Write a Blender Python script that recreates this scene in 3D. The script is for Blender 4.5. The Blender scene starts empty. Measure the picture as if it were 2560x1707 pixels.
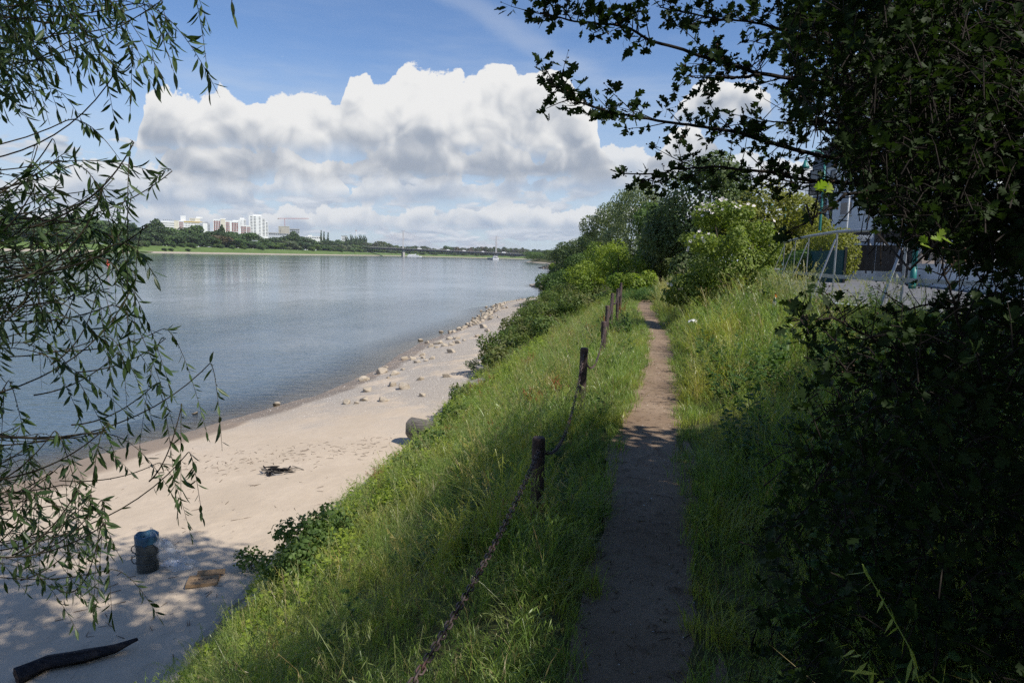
import bpy, bmesh, math, random
import numpy as np
from mathutils import Vector, Matrix, Euler
rng = np.random.default_rng(7)
random.seed(7)
sc = bpy.context.scene
COL = sc.collection

# ------------------------------------------------------------------ camera
F, CX, CY = 1707.0, 1280.0, 853.5            # focal length and centre in photo pixels (2560 wide)
PITCH, ROLL, CAMZ = math.radians(7.05), math.radians(1.5), 6.5   # the river is z = 0
cp, sp_, cr, sr = math.cos(PITCH), math.sin(PITCH), math.cos(ROLL), math.sin(ROLL)
CAM = np.array([0.0, 0.0, CAMZ])
def ray(px, py):
    x = (px-CX)/F; y = -(py-CY)/F
    xr = cr*x-sr*y; yr = sr*x+cr*y
    return np.array([xr, cp+yr*sp_, -sp_+yr*cp])
def atz(px, py, z):
    d = ray(px, py); return CAM+d*((z-CAMZ)/d[2])
def atd(px, py, y):
    d = ray(px, py); return CAM+d*(y/d[1])
def proj(P):
    v = np.asarray(P, float).reshape(-1, 3)-CAM
    f = np.maximum(v[:, 1]*cp-v[:, 2]*sp_, 1e-3); u = v[:, 1]*sp_+v[:, 2]*cp
    xr = v[:, 0]/f; yr = u/f
    return np.stack([CX+(cr*xr+sr*yr)*F, CY-(-sr*xr+cr*yr)*F], 1)
cam = bpy.data.cameras.new('camera'); cam.sensor_width = 36; cam.lens = 24.0
cam.clip_start = 0.05; cam.clip_end = 40000
camo = bpy.data.objects.new('camera', cam); COL.objects.link(camo)
fw = Vector((0, cp, -sp_)); up0 = Vector((0, sp_, cp)); rt0 = Vector((1, 0, 0))
rt = rt0*cr+up0*sr; up = up0*cr-rt0*sr
camo.matrix_world = Matrix.Translation((0, 0, CAMZ)) @ Matrix((rt, up, -fw)).transposed().to_4x4()
sc.camera = camo

# ------------------------------------------------------------------ light and exposure
SUN_AZ, SUN_EL = math.radians(122), math.radians(49)
SUN = np.array([math.sin(SUN_AZ)*math.cos(SUN_EL), math.cos(SUN_AZ)*math.cos(SUN_EL), math.sin(SUN_EL)])
sl = bpy.data.lights.new('sun', 'SUN'); sl.energy = 5.0; sl.angle = math.radians(0.53); sl.color = (1.0, 0.95, 0.87)
so = bpy.data.objects.new('sun', sl); COL.objects.link(so)
so.rotation_euler = Vector(-SUN).to_track_quat('-Z', 'Y').to_euler()
sc.view_settings.view_transform = 'Standard'; sc.view_settings.look = 'None'
sc.view_settings.exposure = 0.15; sc.view_settings.gamma = 1.0
sc.view_settings.use_curve_mapping = False
cy = sc.cycles
cy.use_denoising = False
cy.max_bounces = 5; cy.diffuse_bounces = 2; cy.glossy_bounces = 2; cy.transmission_bounces = 3
cy.transparent_max_bounces = 6; cy.volume_bounces = 0
cy.caustics_reflective = False; cy.caustics_refractive = False
cy.sample_clamp_indirect = 4.0
sc.render.use_persistent_data = False

# ------------------------------------------------------------------ sky
world = bpy.data.worlds.new('World'); sc.world = world; world.use_nodes = True
WN, WL = world.node_tree.nodes, world.node_tree.links
WN.clear()
class NG:
    """tiny helper for building node graphs"""
    def __init__(s, tree): s.n, s.l = tree.nodes, tree.links
    def link(s, a, b):
        if isinstance(a, (int, float)): b.default_value = a
        elif isinstance(a, (tuple, list)): b.default_value = a
        else: s.l.new(a, b)
    def m(s, op, a, b=0.0, c=None, clamp=False):
        x = s.n.new('ShaderNodeMath'); x.operation = op; x.use_clamp = clamp
        s.link(a, x.inputs[0]); s.link(b, x.inputs[1])
        if c is not None: s.link(c, x.inputs[2])
        return x.outputs[0]
    def vm(s, op, a, b=None, scale=None):
        x = s.n.new('ShaderNodeVectorMath'); x.operation = op
        s.link(a, x.inputs[0])
        if b is not None: s.link(b, x.inputs[1])
        if scale is not None: s.link(scale, x.inputs['Scale'])
        return x.outputs[0]
    def noise(s, vec, scale, detail=4.0, rough=0.55, dist=0.0, lac=2.0, typ='FBM'):
        x = s.n.new('ShaderNodeTexNoise'); x.noise_dimensions = '3D'
        try: x.noise_type = typ
        except Exception: pass
        if vec is not None: s.l.new(vec, x.inputs['Vector'])
        x.inputs['Scale'].default_value = scale; x.inputs['Detail'].default_value = detail
        x.inputs['Roughness'].default_value = rough; x.inputs['Lacunarity'].default_value = lac
        x.inputs['Distortion'].default_value = dist
        return x.outputs['Fac']
    def mix(s, f, a, b, blend='MIX'):
        x = s.n.new('ShaderNodeMix'); x.data_type = 'RGBA'; x.blend_type = blend
        s.link(f, x.inputs[0]); s.link(a, x.inputs[6]); s.link(b, x.inputs[7])
        return x.outputs[2]
    def ramp(s, f, stops, interp='LINEAR'):
        x = s.n.new('ShaderNodeValToRGB'); x.color_ramp.interpolation = interp
        e = x.color_ramp.elements
        while len(e) < len(stops): e.new(0.5)
        for q, (p, c) in zip(e, stops):
            q.position = p; q.color = c if len(c) == 4 else (*c, 1)
        s.link(f, x.inputs[0]); return x.outputs[0]
    def smooth(s, x, a, b):
        n = s.n.new('ShaderNodeMapRange'); n.interpolation_type = 'SMOOTHSTEP'
        s.link(x, n.inputs[0]); s.link(a, n.inputs[1]); s.link(b, n.inputs[2])
        return n.outputs[0]
    def comb(s, x, y, z):
        n = s.n.new('ShaderNodeCombineXYZ')
        s.link(x, n.inputs[0]); s.link(y, n.inputs[1]); s.link(z, n.inputs[2]); return n.outputs[0]

G = NG(world.node_tree)
sky = WN.new('ShaderNodeTexSky'); sky.sky_type = 'NISHITA'; sky.sun_disc = False
sky.sun_elevation = SUN_EL; sky.sun_rotation = SUN_AZ; sky.altitude = 60
sky.air_density = 1.0; sky.dust_density = 0.2; sky.ozone_density = 2.0
tc = WN.new('ShaderNodeTexCoord'); DIR = tc.outputs['Generated']
sx = WN.new('ShaderNodeSeparateXYZ'); WL.new(DIR, sx.inputs[0])
DX, DY, DZ = sx.outputs
DEG = 180/math.pi
U = G.m('MULTIPLY', G.m('ARCTAN2', DX, DY), DEG)
V = G.m('MULTIPLY', G.m('ARCSINE', DZ), DEG)
def azel(px, py):
    d = ray(px, py); d = d/np.linalg.norm(d)
    return math.degrees(math.atan2(d[0], d[1])), math.degrees(math.asin(d[2]))
# cumulus: banks of cloud with flat bases over the clear sky, drawn from the farthest to the nearest.
# Each bank has a base line and a top line over the azimuth; the pattern repeats mirrored round the whole sky.
warpn = WN.new('ShaderNodeTexNoise'); WL.new(DIR, warpn.inputs['Vector']); warpn.inputs['Scale'].default_value = 15; warpn.inputs['Detail'].default_value = 1
PW = G.vm('ADD', DIR, G.vm('SCALE', G.vm('SUBTRACT', warpn.outputs['Color'], (0.5, 0.5, 0.5)), scale=0.045))
wsep = WN.new('ShaderNodeSeparateXYZ'); WL.new(warpn.outputs['Color'], wsep.inputs[0])
U = G.m('ADD', U, G.m('MULTIPLY', G.m('SUBTRACT', wsep.outputs[0], 0.5), 2.6))
V = G.m('ADD', V, G.m('MULTIPLY', G.m('SUBTRACT', wsep.outputs[1], 0.5), G.m('MULTIPLY', G.smooth(V, 0.0, 9.0), 1.3)))
UP = G.m('DIVIDE', G.m('PINGPONG', G.m('ADD', U, 40.0), 80.0), 80.0)
def cells(vec, sc_, det):
    x = WN.new('ShaderNodeTexVoronoi'); x.voronoi_dimensions = '3D'; x.feature = 'F1'
    WL.new(vec, x.inputs['Vector']); x.inputs['Scale'].default_value = sc_
    x.inputs['Detail'].default_value = det; x.inputs['Roughness'].default_value = 0.5; x.inputs['Lacunarity'].default_value = 2.3
    x.normalize = True
    return x.outputs['Distance']
PUF = cells(PW, 16.0, 2.0)                                   # small at the middle of each puff
PUFL = cells(G.vm('ADD', PW, (0.008, -0.003, 0.016)), 16.0, 1.0)
FB = G.noise(PW, 24, 6, 0.62)
FB2 = G.noise(PW, 6, 2, 0.5)
RELIEF = G.m('SUBTRACT', PUFL, PUF)
NOI = G.m('ADD', G.m('MULTIPLY', G.m('SUBTRACT', 0.40, PUF), 1.9), G.m('MULTIPLY', G.m('SUBTRACT', FB, 0.5), 2.0))
cu = G.mix(1.0, sky.outputs[0], (0.86, 1.0, 1.22, 1), 'MULTIPLY')
lowband = G.m('SUBTRACT', 1.0, G.smooth(V, 0.0, 22.0))
veil = G.noise(G.vm('MULTIPLY', DIR, (1.2, 1.2, 7.0)), 3.2, 4, 0.6)
cu = G.mix(G.m('MULTIPLY', G.smooth(veil, 0.42, 0.8), G.m('ADD', 0.08, G.m('MULTIPLY', lowband, 0.75)), clamp=True), cu, (5.4, 6.0, 6.9, 1))
cu = G.mix(G.m('MULTIPLY', G.m('SUBTRACT', 1.0, G.smooth(V, 3.0, 17.0)), 0.72), cu, (4.7, 5.6, 6.7, 1))
(c0u, c0v), (c1u, c1v) = azel(1060, -60), azel(1560, 235)
L_ = math.hypot(c1u-c0u, c1v-c0v); tx, ty = (c1u-c0u)/L_, (c1v-c0v)/L_
du_, dv_ = G.m('SUBTRACT', U, c0u), G.m('SUBTRACT', V, c0v)
along = G.m('ADD', G.m('MULTIPLY', du_, tx), G.m('MULTIPLY', dv_, ty))
across = G.m('ABSOLUTE', G.m('ADD', G.m('MULTIPLY', du_, -ty), G.m('MULTIPLY', dv_, tx)))
wd = G.m('ADD', 1.3, G.m('MULTIPLY', G.m('SUBTRACT', FB, 0.5), 1.6))
tr = G.m('MULTIPLY', G.m('SUBTRACT', 1.0, G.smooth(across, 0.1, wd)), G.m('MULTIPLY', G.smooth(along, -9.0, 0.0), G.m('SUBTRACT', 1.0, G.smooth(along, L_-5, L_+1.0))))
cu = G.mix(G.m('MULTIPLY', tr, 0.20), cu, (6.2, 6.6, 7.2, 1))
WHITE, GREY = (7.7, 7.7, 7.65, 1), (3.2, 3.65, 4.4, 1)
def wait(cu, x):            # x, made to depend on the layer behind (keeps the shader stack small)
    bw = WN.new('ShaderNodeRGBToBW'); WL.new(cu, bw.inputs[0])
    return G.m('ADD', x, G.m('MULTIPLY', bw.outputs[0], 1e-7))
# far rows of small cumulus over the horizon, stretched sideways, flat below
def row_layer(cu, su, sv, thr, soft, gain, vlo, vhi, ofs):
    Vw = wait(cu, V)
    q = G.comb(G.m('MULTIPLY', U, su), G.m('ADD', G.m('MULTIPLY', Vw, sv), ofs), ofs*3.1)
    q2 = G.comb(G.m('MULTIPLY', U, su), G.m('ADD', G.m('MULTIPLY', Vw, sv), ofs+0.30), ofs*3.1)
    a = G.noise(q, 1.0, 4, 0.55); b = G.noise(q2, 1.0, 3, 0.55)
    win = G.m('MULTIPLY', G.smooth(Vw, vlo-1.0, vlo+1.0), G.m('SUBTRACT', 1.0, G.smooth(Vw, vhi-2.0, vhi+1.0)))
    dens = G.m('ADD', G.m('ADD', a, G.m('MULTIPLY', G.m('SUBTRACT', win, 1.0), 0.35)), G.m('MULTIPLY', NOI, 0.07))
    al = G.smooth(dens, thr, thr+soft)
    lit = G.m('ADD', 0.42, G.m('ADD', G.m('MULTIPLY', G.m('SUBTRACT', a, b), gain), G.m('MULTIPLY', RELIEF, 0.3)), clamp=True)
    return G.mix(al, cu, G.mix(lit, (3.4, 4.1, 5.2, 1), (7.2, 7.5, 7.9, 1)))
cu = row_layer(cu, 0.34, 1.35, 0.455, 0.10, 2.6, -1.0, 5.0, 3.0)
cu = row_layer(cu, 0.22, 0.75, 0.47, 0.08, 2.8, 1.0, 8.5, 11.0)
def curve_node(pts):
    """pts: (az, el) -> float curve over UP giving elevation in degrees"""
    x = WN.new('ShaderNodeFloatCurve'); WL.new(UP, x.inputs['Value'])
    c = x.mapping.curves[0]
    xs = [(min(max((a+40)/80, 0), 1), min(max((e+5)/40, 0), 1)) for a, e in pts]
    while len(c.points) < len(xs): c.points.new(0.5, 0.5)
    for p, (a, b) in zip(c.points, xs): p.location = (a, b); p.handle_type = 'AUTO_CLAMPED'
    x.mapping.update()
    return G.m('SUBTRACT', G.m('MULTIPLY', x.outputs[0], 40.0), 5.0)
def bank(cu, segs, grey=0.0, amp=1.5, soft=0.45, hscale=5.5, bsoft=1.3, white=WHITE, gcol=GREY):
    """segs: list of (base_y, [(x, top_y), ...]) cloud groups in photo directions"""
    tops, bases = [(-40.0, azel(segs[0][1][0][0], segs[0][0])[1]-1.6)], [(-40.0, azel(segs[0][1][0][0], segs[0][0])[1])]
    for by, ln in segs:
        ln = [(x, y) for x, y in ln]
        a0, e0 = azel(ln[0][0], by); a1, e1 = azel(ln[-1][0], by)
        tops.append((a0-0.4, e0-1.6)); bases.append((a0-0.4, e0))
        for x, y in ln:
            a, e = azel(x, y); tops.append((a, e)); bases.append((a, azel(x, by)[1]))
        tops.append((a1+0.4, e1-1.6)); bases.append((a1+0.4, e1))
    tops.append((40.0, e1-1.6)); bases.append((40.0, e1))
    T, B = curve_node(tops), curve_node(bases)
    Vw = wait(cu, V)
    hgt = G.m('SUBTRACT', Vw, B)
    st = G.m('ADD', G.m('SUBTRACT', T, Vw), G.m('MULTIPLY', NOI, amp))
    sb = G.m('ADD', hgt, G.m('MULTIPLY', NOI, amp*0.45))
    al = G.m('MULTIPLY', G.smooth(st, 0.0, soft), G.smooth(sb, -0.2, bsoft))
    t = G.m('ADD', G.m('ADD', G.m('DIVIDE', hgt, hscale), 0.20-grey), G.m('ADD', G.m('MULTIPLY', RELIEF, 2.3), G.m('MULTIPLY', G.m('SUBTRACT', FB2, 0.5), 0.9)))
    rim = G.m('MULTIPLY', G.m('SUBTRACT', 1.0, G.smooth(st, 0.2, 2.2)), 0.30)
    k = G.smooth(G.m('ADD', t, rim), -0.05, 1.0)
    return G.mix(al, cu, G.mix(k, gcol, white))
FAR = dict(white=(6.9, 7.1, 7.35, 1), gcol=(3.7, 4.4, 5.5, 1))
cu = bank(cu, [(580, [(-60,530),(60,540),(200,520),(330,512),(430,535),(520,522),(640,540),(720,518),(800,535),(900,518),(1000,540),(1080,520),(1190,530),(1280,515),(1380,530),(1480,522),(1600,535),(1700,520),(1850,510),(2000,530),(2200,510),(2400,530),(2600,520)])], grey=0.22, amp=1.7, hscale=2.6, bsoft=1.0, soft=0.25, **FAR)
cu = bank(cu, [(530, [(-60,430),(60,445),(200,425),(300,408),(400,412),(440,440),(530,445),(600,475),(640,520)]), (514, [(870,505),(913,450),(980,440),(1040,470),(1075,462),(1140,455),(1215,468),(1246,480),(1320,478),(1400,495),(1440,515)]), (540, [(1740,520),(1780,420),(1860,400),(1960,410),(2060,430),(2200,420),(2500,410),(2620,430)])], grey=0.22, hscale=5.2, amp=2.0, soft=0.25, **FAR)
cu = bank(cu, [(500, [(590,490),(640,458),(700,445),(722,405),(760,390),(800,418),(845,440),(880,490)]), (492, [(1225,480),(1260,450),(1310,440),(1380,446),(1430,440),(1480,405),(1540,386),(1600,390),(1640,395),(1675,450)])], grey=0.20, hscale=5.0, amp=1.8, soft=0.22, **FAR)
cu = bank(cu, [(456, [(392,430),(430,375),(500,362),(600,360),(690,362),(740,372),(790,395),(850,390),(890,405),(930,385),(990,370),(1100,356),(1220,366),(1290,372),(1335,398),(1400,398),(1470,400),(1520,412),(1550,440)]), (460, [(1610,440),(1660,360),(1720,335),(1790,350),(1830,430)])], grey=0.34, hscale=5.0, amp=1.8, soft=0.25)
cu = bank(cu, [(418, [(1345,410),(1385,375),(1415,356),(1450,354),(1490,385),(1520,412)]), (300, [(1680,290),(1725,240),(1780,216),(1850,214),(1905,240),(1940,290)]), (180, [(2100,170),(2200,90),(2350,60),(2500,90),(2600,170)])], grey=0.05, hscale=4.2, amp=1.9, soft=0.25)
cu = bank(cu, [(425, [(318,392),(342,320),(362,262),(395,244),(450,242),(490,256),(520,246),(570,240),(610,258),(650,270),(690,262),(730,252),(790,248),(828,258),(850,262),(866,226),(888,196),(916,188),(936,222),(970,206),(1005,180),(1045,170),(1085,182),(1115,174),(1165,174),(1190,186),(1220,174),(1265,174),(1300,192),(1345,184),(1392,180),(1425,212),(1455,245),(1480,285),(1496,335),(1505,385)])], grey=0.10, amp=1.4, hscale=7.0, bsoft=2.6, soft=0.2)
bg = WN.new('ShaderNodeBackground'); bg.inputs['Strength'].default_value = 0.10
wo = WN.new('ShaderNodeOutputWorld')
WL.new(cu, bg.inputs['Color']); WL.new(bg.outputs[0], wo.inputs['Surface'])
world.cycles.sampling_method = 'MANUAL'; world.cycles.sample_map_resolution = 512
# ------------------------------------------------------------------ helpers
def tag(o, label=None, cat=None, group=None, kind=None):
    if label: o['label'] = label
    if cat: o['category'] = cat
    if group: o['group'] = group
    if kind: o['kind'] = kind
    return o
def thing(name, label, cat, loc, group=None):
    o = bpy.data.objects.new(name, None); COL.objects.link(o)
    o.location = loc; o.empty_display_size = 0.2
    return tag(o, label, cat, group)
def root_loc(o):
    while o.parent: o = o.parent
    return np.array(o.location)
def to_mesh(name, V, Fc, rnd=None, smooth=False, attrs=None):
    V = np.asarray(V, np.float32); me = bpy.data.meshes.new(name)
    if isinstance(Fc, np.ndarray):
        M, k = Fc.shape
        me.vertices.add(len(V)); me.vertices.foreach_set('co', V.ravel())
        me.loops.add(M*k); me.loops.foreach_set('vertex_index', Fc.astype(np.int32).ravel())
        me.polygons.add(M); me.polygons.foreach_set('loop_start', np.arange(0, M*k, k, dtype=np.int32))
        me.update(calc_edges=True)
    else:
        me.from_pydata(V.tolist(), [], [list(map(int, f)) for f in Fc]); me.update()
    if smooth: me.polygons.foreach_set('use_smooth', np.ones(len(me.polygons), bool))
    if rnd is not None:
        a = me.attributes.new('rnd', 'FLOAT', 'POINT'); a.data.foreach_set('value', np.asarray(rnd, np.float32))
    for nm, v in (attrs or {}).items():
        a = me.attributes.new(nm, 'FLOAT', 'POINT'); a.data.foreach_set('value', np.asarray(v, np.float32))
    return me
def obj(name, me, mat, parent=None):
    if mat is not None and not me.materials:
        for m_ in (mat if isinstance(mat, (list, tuple)) else [mat]): me.materials.append(m_)
    o = bpy.data.objects.new(name, me); COL.objects.link(o)
    if parent is not None: o.parent = parent
    return o
def part(name, V, Fc, mat, parent, rnd=None, smooth=False, kind=None, label=None):
    """mesh given in world coordinates, hung under its thing"""
    o = obj(name, to_mesh(name, np.asarray(V)-root_loc(parent), Fc, rnd, smooth), mat, parent)
    if kind: o['kind'] = kind
    if label: o['label'] = label
    return o
class MB:
    """collects shapes, then builds ONE mesh object"""
    def __init__(s): s.V, s.F, s.n = [], [], 0
    def add(s, V, Fc):
        V = np.asarray(V, float); s.V.append(V)
        s.F += [[i+s.n for i in f] for f in Fc]; s.n += len(V); return s
    def box(s, c, size, rz=0.0, M=None, taper=1.0):
        x, y, z = np.array(size)/2
        P = np.array([[-x,-y,-z],[x,-y,-z],[x,y,-z],[-x,y,-z],[-x*taper,-y*taper,z],[x*taper,-y*taper,z],[x*taper,y*taper,z],[-x*taper,y*taper,z]])
        if M is not None: P = P @ np.array(M).T
        if rz:
            a, b = math.cos(rz), math.sin(rz); P = P @ np.array([[a,b,0],[-b,a,0],[0,0,1]])
        return s.add(P+np.array(c), [[3,2,1,0],[4,5,6,7],[0,1,5,4],[1,2,6,5],[2,3,7,6],[3,0,4,7]])
    def tube(s, pts, r, n=6, cap=True):
        pts = np.asarray(pts, float); m = len(pts); r = np.broadcast_to(np.asarray(r, float), (m,))
        T = np.gradient(pts, axis=0); T /= np.maximum(np.linalg.norm(T, axis=1, keepdims=True), 1e-9)
        ref = np.array([0, 0, 1.0]) if abs(T[0][2]) < 0.9 else np.array([1.0, 0, 0])
        a = np.cross(T[0], ref); a /= np.linalg.norm(a); A = [a]
        for i in range(1, m):
            a = A[-1]-T[i]*np.dot(A[-1], T[i]); a /= max(np.linalg.norm(a), 1e-9); A.append(a)
        A = np.array(A); B = np.cross(T, A)
        th = np.arange(n)*2*math.pi/n
        V = pts[:, None, :]+r[:, None, None]*(np.cos(th)[None, :, None]*A[:, None, :]+np.sin(th)[None, :, None]*B[:, None, :])
        Fc = [[i*n+j, i*n+(j+1) % n, (i+1)*n+(j+1) % n, (i+1)*n+j] for i in range(m-1) for j in range(n)]
        if cap: Fc += [list(range(n))[::-1], list(range((m-1)*n, m*n))]
        return s.add(V.reshape(-1, 3), Fc)
    def lathe(s, c, prof, n=12, cap=True):
        th = np.arange(n)*2*math.pi/n
        V = [[c[0]+r*math.cos(t), c[1]+r*math.sin(t), c[2]+z] for r, z in prof for t in th]; m = len(prof)
        Fc = [[i*n+j, i*n+(j+1) % n, (i+1)*n+(j+1) % n, (i+1)*n+j] for i in range(m-1) for j in range(n)]
        if cap: Fc += [list(range(n))[::-1], list(range((m-1)*n, m*n))]
        return s.add(V, Fc)
    def build(s, name, mat, parent=None, smooth=False, label=None, rnd=None):
        V = np.concatenate(s.V)
        if parent is not None: return part(name, V, s.F, mat, parent, rnd, smooth, label=label)
        return obj(name, to_mesh(name, V, s.F, rnd, smooth), mat)
def noise2(x, y, seed=0):
    """cheap smooth value noise, about -1..1"""
    r = np.random.default_rng(seed); o = np.zeros(np.broadcast(x, y).shape)
    for k in range(5):
        a, b, p, q = r.uniform(-1, 1, 4); f = 1.0
        o = o+np.sin((a*x+b*y)*f*2.2+p*6+1.7*np.sin((b*x-a*y)*f*1.7+q*6))
    return o/3.0
def frames(axis, normal):
    """rotation matrices with local y along axis, z near normal"""
    y = axis/np.maximum(np.linalg.norm(axis, axis=1, keepdims=True), 1e-9)
    x = np.cross(y, normal); x /= np.maximum(np.linalg.norm(x, axis=1, keepdims=True), 1e-9)
    z = np.cross(x, y); return np.stack([x, y, z], 2)
def randdir(n, r=None):
    v = (r or rng).normal(size=(n, 3)); return v/np.linalg.norm(v, axis=1, keepdims=True)
def scatter_mesh(tv, tf, pos, R, sc_, rn=None):
    """one mesh out of N copies of a small template"""
    tv = np.asarray(tv, float); N = len(pos); k = len(tv)
    V = np.einsum('nij,kj->nki', R, tv)*np.asarray(sc_).reshape(-1, 1, 1)+pos[:, None, :]
    tf = np.asarray(tf); Fc = (tf[None]+(np.arange(N)*k)[:, None, None]).reshape(-1, tf.shape[1])
    if rn is None: rn = rng.random(N)
    return V.reshape(-1, 3), Fc, np.repeat(rn, k)
# ------------------------------------------------------------------ materials (procedural)
def material(name):
    m = bpy.data.materials.new(name); m.use_nodes = True; t = m.node_tree
    t.nodes.clear(); g = NG(t); g.t = t
    out = t.nodes.new('ShaderNodeOutputMaterial'); g.out = out
    g.pos = t.nodes.new('ShaderNodeNewGeometry').outputs['Position']
    tcn = t.nodes.new('ShaderNodeTexCoord'); g.obj = tcn.outputs['Object']
    oi = t.nodes.new('ShaderNodeObjectInfo'); g.orand = oi.outputs['Random']
    return m, g
def attr(g, nm):
    a = g.n.new('ShaderNodeAttribute'); a.attribute_name = nm; return a.outputs['Fac']
def princ(g, col, rough=0.8, spec=0.3, metal=0.0, bump=None, bs=0.3, bd=0.02):
    p = g.n.new('ShaderNodeBsdfPrincipled')
    g.link(col, p.inputs['Base Color']); g.link(rough, p.inputs['Roughness'])
    p.inputs['Specular IOR Level'].default_value = spec; g.link(metal, p.inputs['Metallic'])
    if bump is not None:
        b = g.n.new('ShaderNodeBump'); b.inputs['Strength'].default_value = bs; b.inputs['Distance'].default_value = bd
        g.link(bump, b.inputs['Height']); g.l.new(b.outputs[0], p.inputs['Normal'])
    return p.outputs[0]
def finish(g, sh): g.l.new(sh, g.out.inputs['Surface'])
def c4(c): return (c[0], c[1], c[2], 1.0)
def plain(name, col, rough=0.7, spec=0.3, metal=0.0, var=0.25, scale=6.0, bs=0.15, bd=0.01, dirt=None):
    """even material with blotchy wear and slight relief"""
    m, g = material(name)
    n = g.noise(g.pos, scale, 5, 0.6)
    lo = tuple(c*(1-var) for c in col); hi = tuple(min(c*(1+var), 0.95) for c in col)
    c = g.mix(g.smooth(n, 0.3, 0.7), c4(lo), c4(hi))
    if dirt: c = g.mix(g.m('MULTIPLY', g.smooth(g.noise(g.pos, scale*0.35, 6, 0.65), 0.5, 0.75), 0.7), c, c4(dirt))
    finish(g, princ(g, c, rough, spec, metal, g.noise(g.pos, scale*4, 4), bs, bd)); return m
def foliage(name, c1, c2, trans=0.35, tcol=None, rough=0.5, spec=0.25, big=0.0, bigcol=None):
    m, g = material(name)
    r = g.m('FRACT', g.m('ADD', attr(g, 'rnd'), g.orand))
    c = g.mix(r, c4(c1), c4(c2))
    if big: c = g.mix(g.m('MULTIPLY', g.smooth(g.noise(g.pos, big, 3), 0.45, 0.65), 0.8), c, c4(bigcol))
    p = princ(g, c, rough, spec)
    tr = g.n.new('ShaderNodeBsdfTranslucent')
    g.l.new(g.mix(1.0, c, c4(tcol or (1.5, 1.6, 0.7)), 'MULTIPLY'), tr.inputs['Color'])
    mx = g.n.new('ShaderNodeMixShader'); mx.inputs[0].default_value = trans
    g.l.new(p, mx.inputs[1]); g.l.new(tr.outputs[0], mx.inputs[2]); finish(g, mx.outputs[0]); return m
# ------------------------------------------------------------------ the lie of the land: lines along the bank, x as a function of y
def line(pts):
    ys, xs = zip(*pts); return lambda y: np.interp(y, ys, xs)
xw = line([(-40,-17),(0,-15.5),(10,-14.6),(17.6,-13.6),(20.7,-12.9),(23.5,-11.6),(27.1,-10.3),(30.9,-8.8),(37.8,-7.6),(49.6,-6.9),(58,-5.2),(65.5,-3.6),(94.3,-1.8),(101,1.0),(107,2.3),(118,7),(135,10),(146,9),(153,4.6),(160,4.4),(168,8),(185,12),(242,13),(320,24),(400,27),(428,16),(440,20),(470,32),(600,42),(800,34),(950,16),(1500,40),(2100,160),(2700,420)])
xt0 = line([(-40,-4.8),(0,-4.4),(8.7,-4.2),(11.7,-4.1),(14.7,-3.5),(17.8,-2.9),(22.4,-2.6),(29.1,-1.7),(36.1,-1.0),(59.9,0.3),(93.4,3.4),(110,9)])
xt = lambda y: np.maximum(xt0(y), xw(y)+np.interp(y, [90, 120, 2700], [1.5, 4.5, 6]))
xc0 = line([(-40,-1.5),(0,-0.5),(4.5,-0.15),(7.7,0.45),(11.8,1.25),(14.6,1.7),(18,2.25),(22,3.1),(28,4.2),(36,5.4),(60,8),(93,11),(120,16)])
xc = lambda y: np.maximum(xc0(y), xt(y)+np.interp(y, [0, 30, 60], [3.5, 5.0, 7.0]))
xl = line([(-40,-1.2),(0,-0.15),(2.66,0.24),(3.34,0.37),(4.44,0.6),(6.5,1.0),(8.45,1.51),(11.97,2.35),(15,3.0),(20.1,3.83),(25,4.5),(28,5.1),(33,6.8),(42,10.5)])
xr_ = line([(-40,-0.4),(0,0.5),(2.69,0.85),(3.37,1.04),(4.48,1.29),(6.58,1.74),(8.54,2.16),(12.07,2.94),(15.17,3.58),(20.28,4.39),(25,5.1),(28,5.8),(33,7.5),(42,11.2)])
xp = line([(-40,9),(0,8),(3.5,7),(6.5,6.3),(8.44,5.75),(9.8,5.4),(10.9,5.1),(13.6,5.65),(20.8,7.65),(30,11.5),(60,22),(120,40),(2700,900)])
ZT, ZC, ZP, ZR = 1.0, 4.5, 4.75, 5.92
def wob(x, y): return 0.035*noise2(x*0.9, y*0.9, 3)+0.02*noise2(x*2.7, y*2.7, 4)
def zground(x, y):
    """ground height at (x, y) between the beach and the promenade"""
    x = np.asarray(x, float); y = np.asarray(y, float)
    a, b, c, d, e, f = xw(y), xt(y), xc(y), np.maximum(xl(y), xc(y)+0.02), np.maximum(xr_(y), xc(y)+0.04), np.maximum(xp(y), xc(y)+0.2)
    beach = np.interp(0, [0], [0])+ZT*(((x-a)/(b-a)).clip(-1.2, 1)*1.35-0.35*((x-a)/(b-a)).clip(0, 1)**2)
    s = ((x-b)/(c-b)).clip(0, 1); slope = ZT+(ZC-ZT)*(s*1.12-0.12*s*s)*np.where(True, 1/1.0, 1)
    mid = ZC+(ZP-ZC)*((x-c)/(d-c)).clip(0, 1)
    u = ((x-e)/(f-e)).clip(0, 1); verge = ZP+0.06*np.minimum(u*8, 1)+(ZR-ZP-0.06)*u**1.15
    z = np.where(x < b, beach, np.where(x < c, slope, np.where(x < d, mid, np.where(x < e, ZP, verge))))
    return z+wob(x, y)*np.where(x < b, 0.4, np.where((x > d) & (x < e), 0.35, 1.0))
def rows(y0, y1, d0, g):
    ys = [y0]; d = d0
    while ys[-1] < y1:
        ys.append(ys[-1]+max(d, (ys[-1]+3)*g))
    return np.array(ys)
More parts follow.
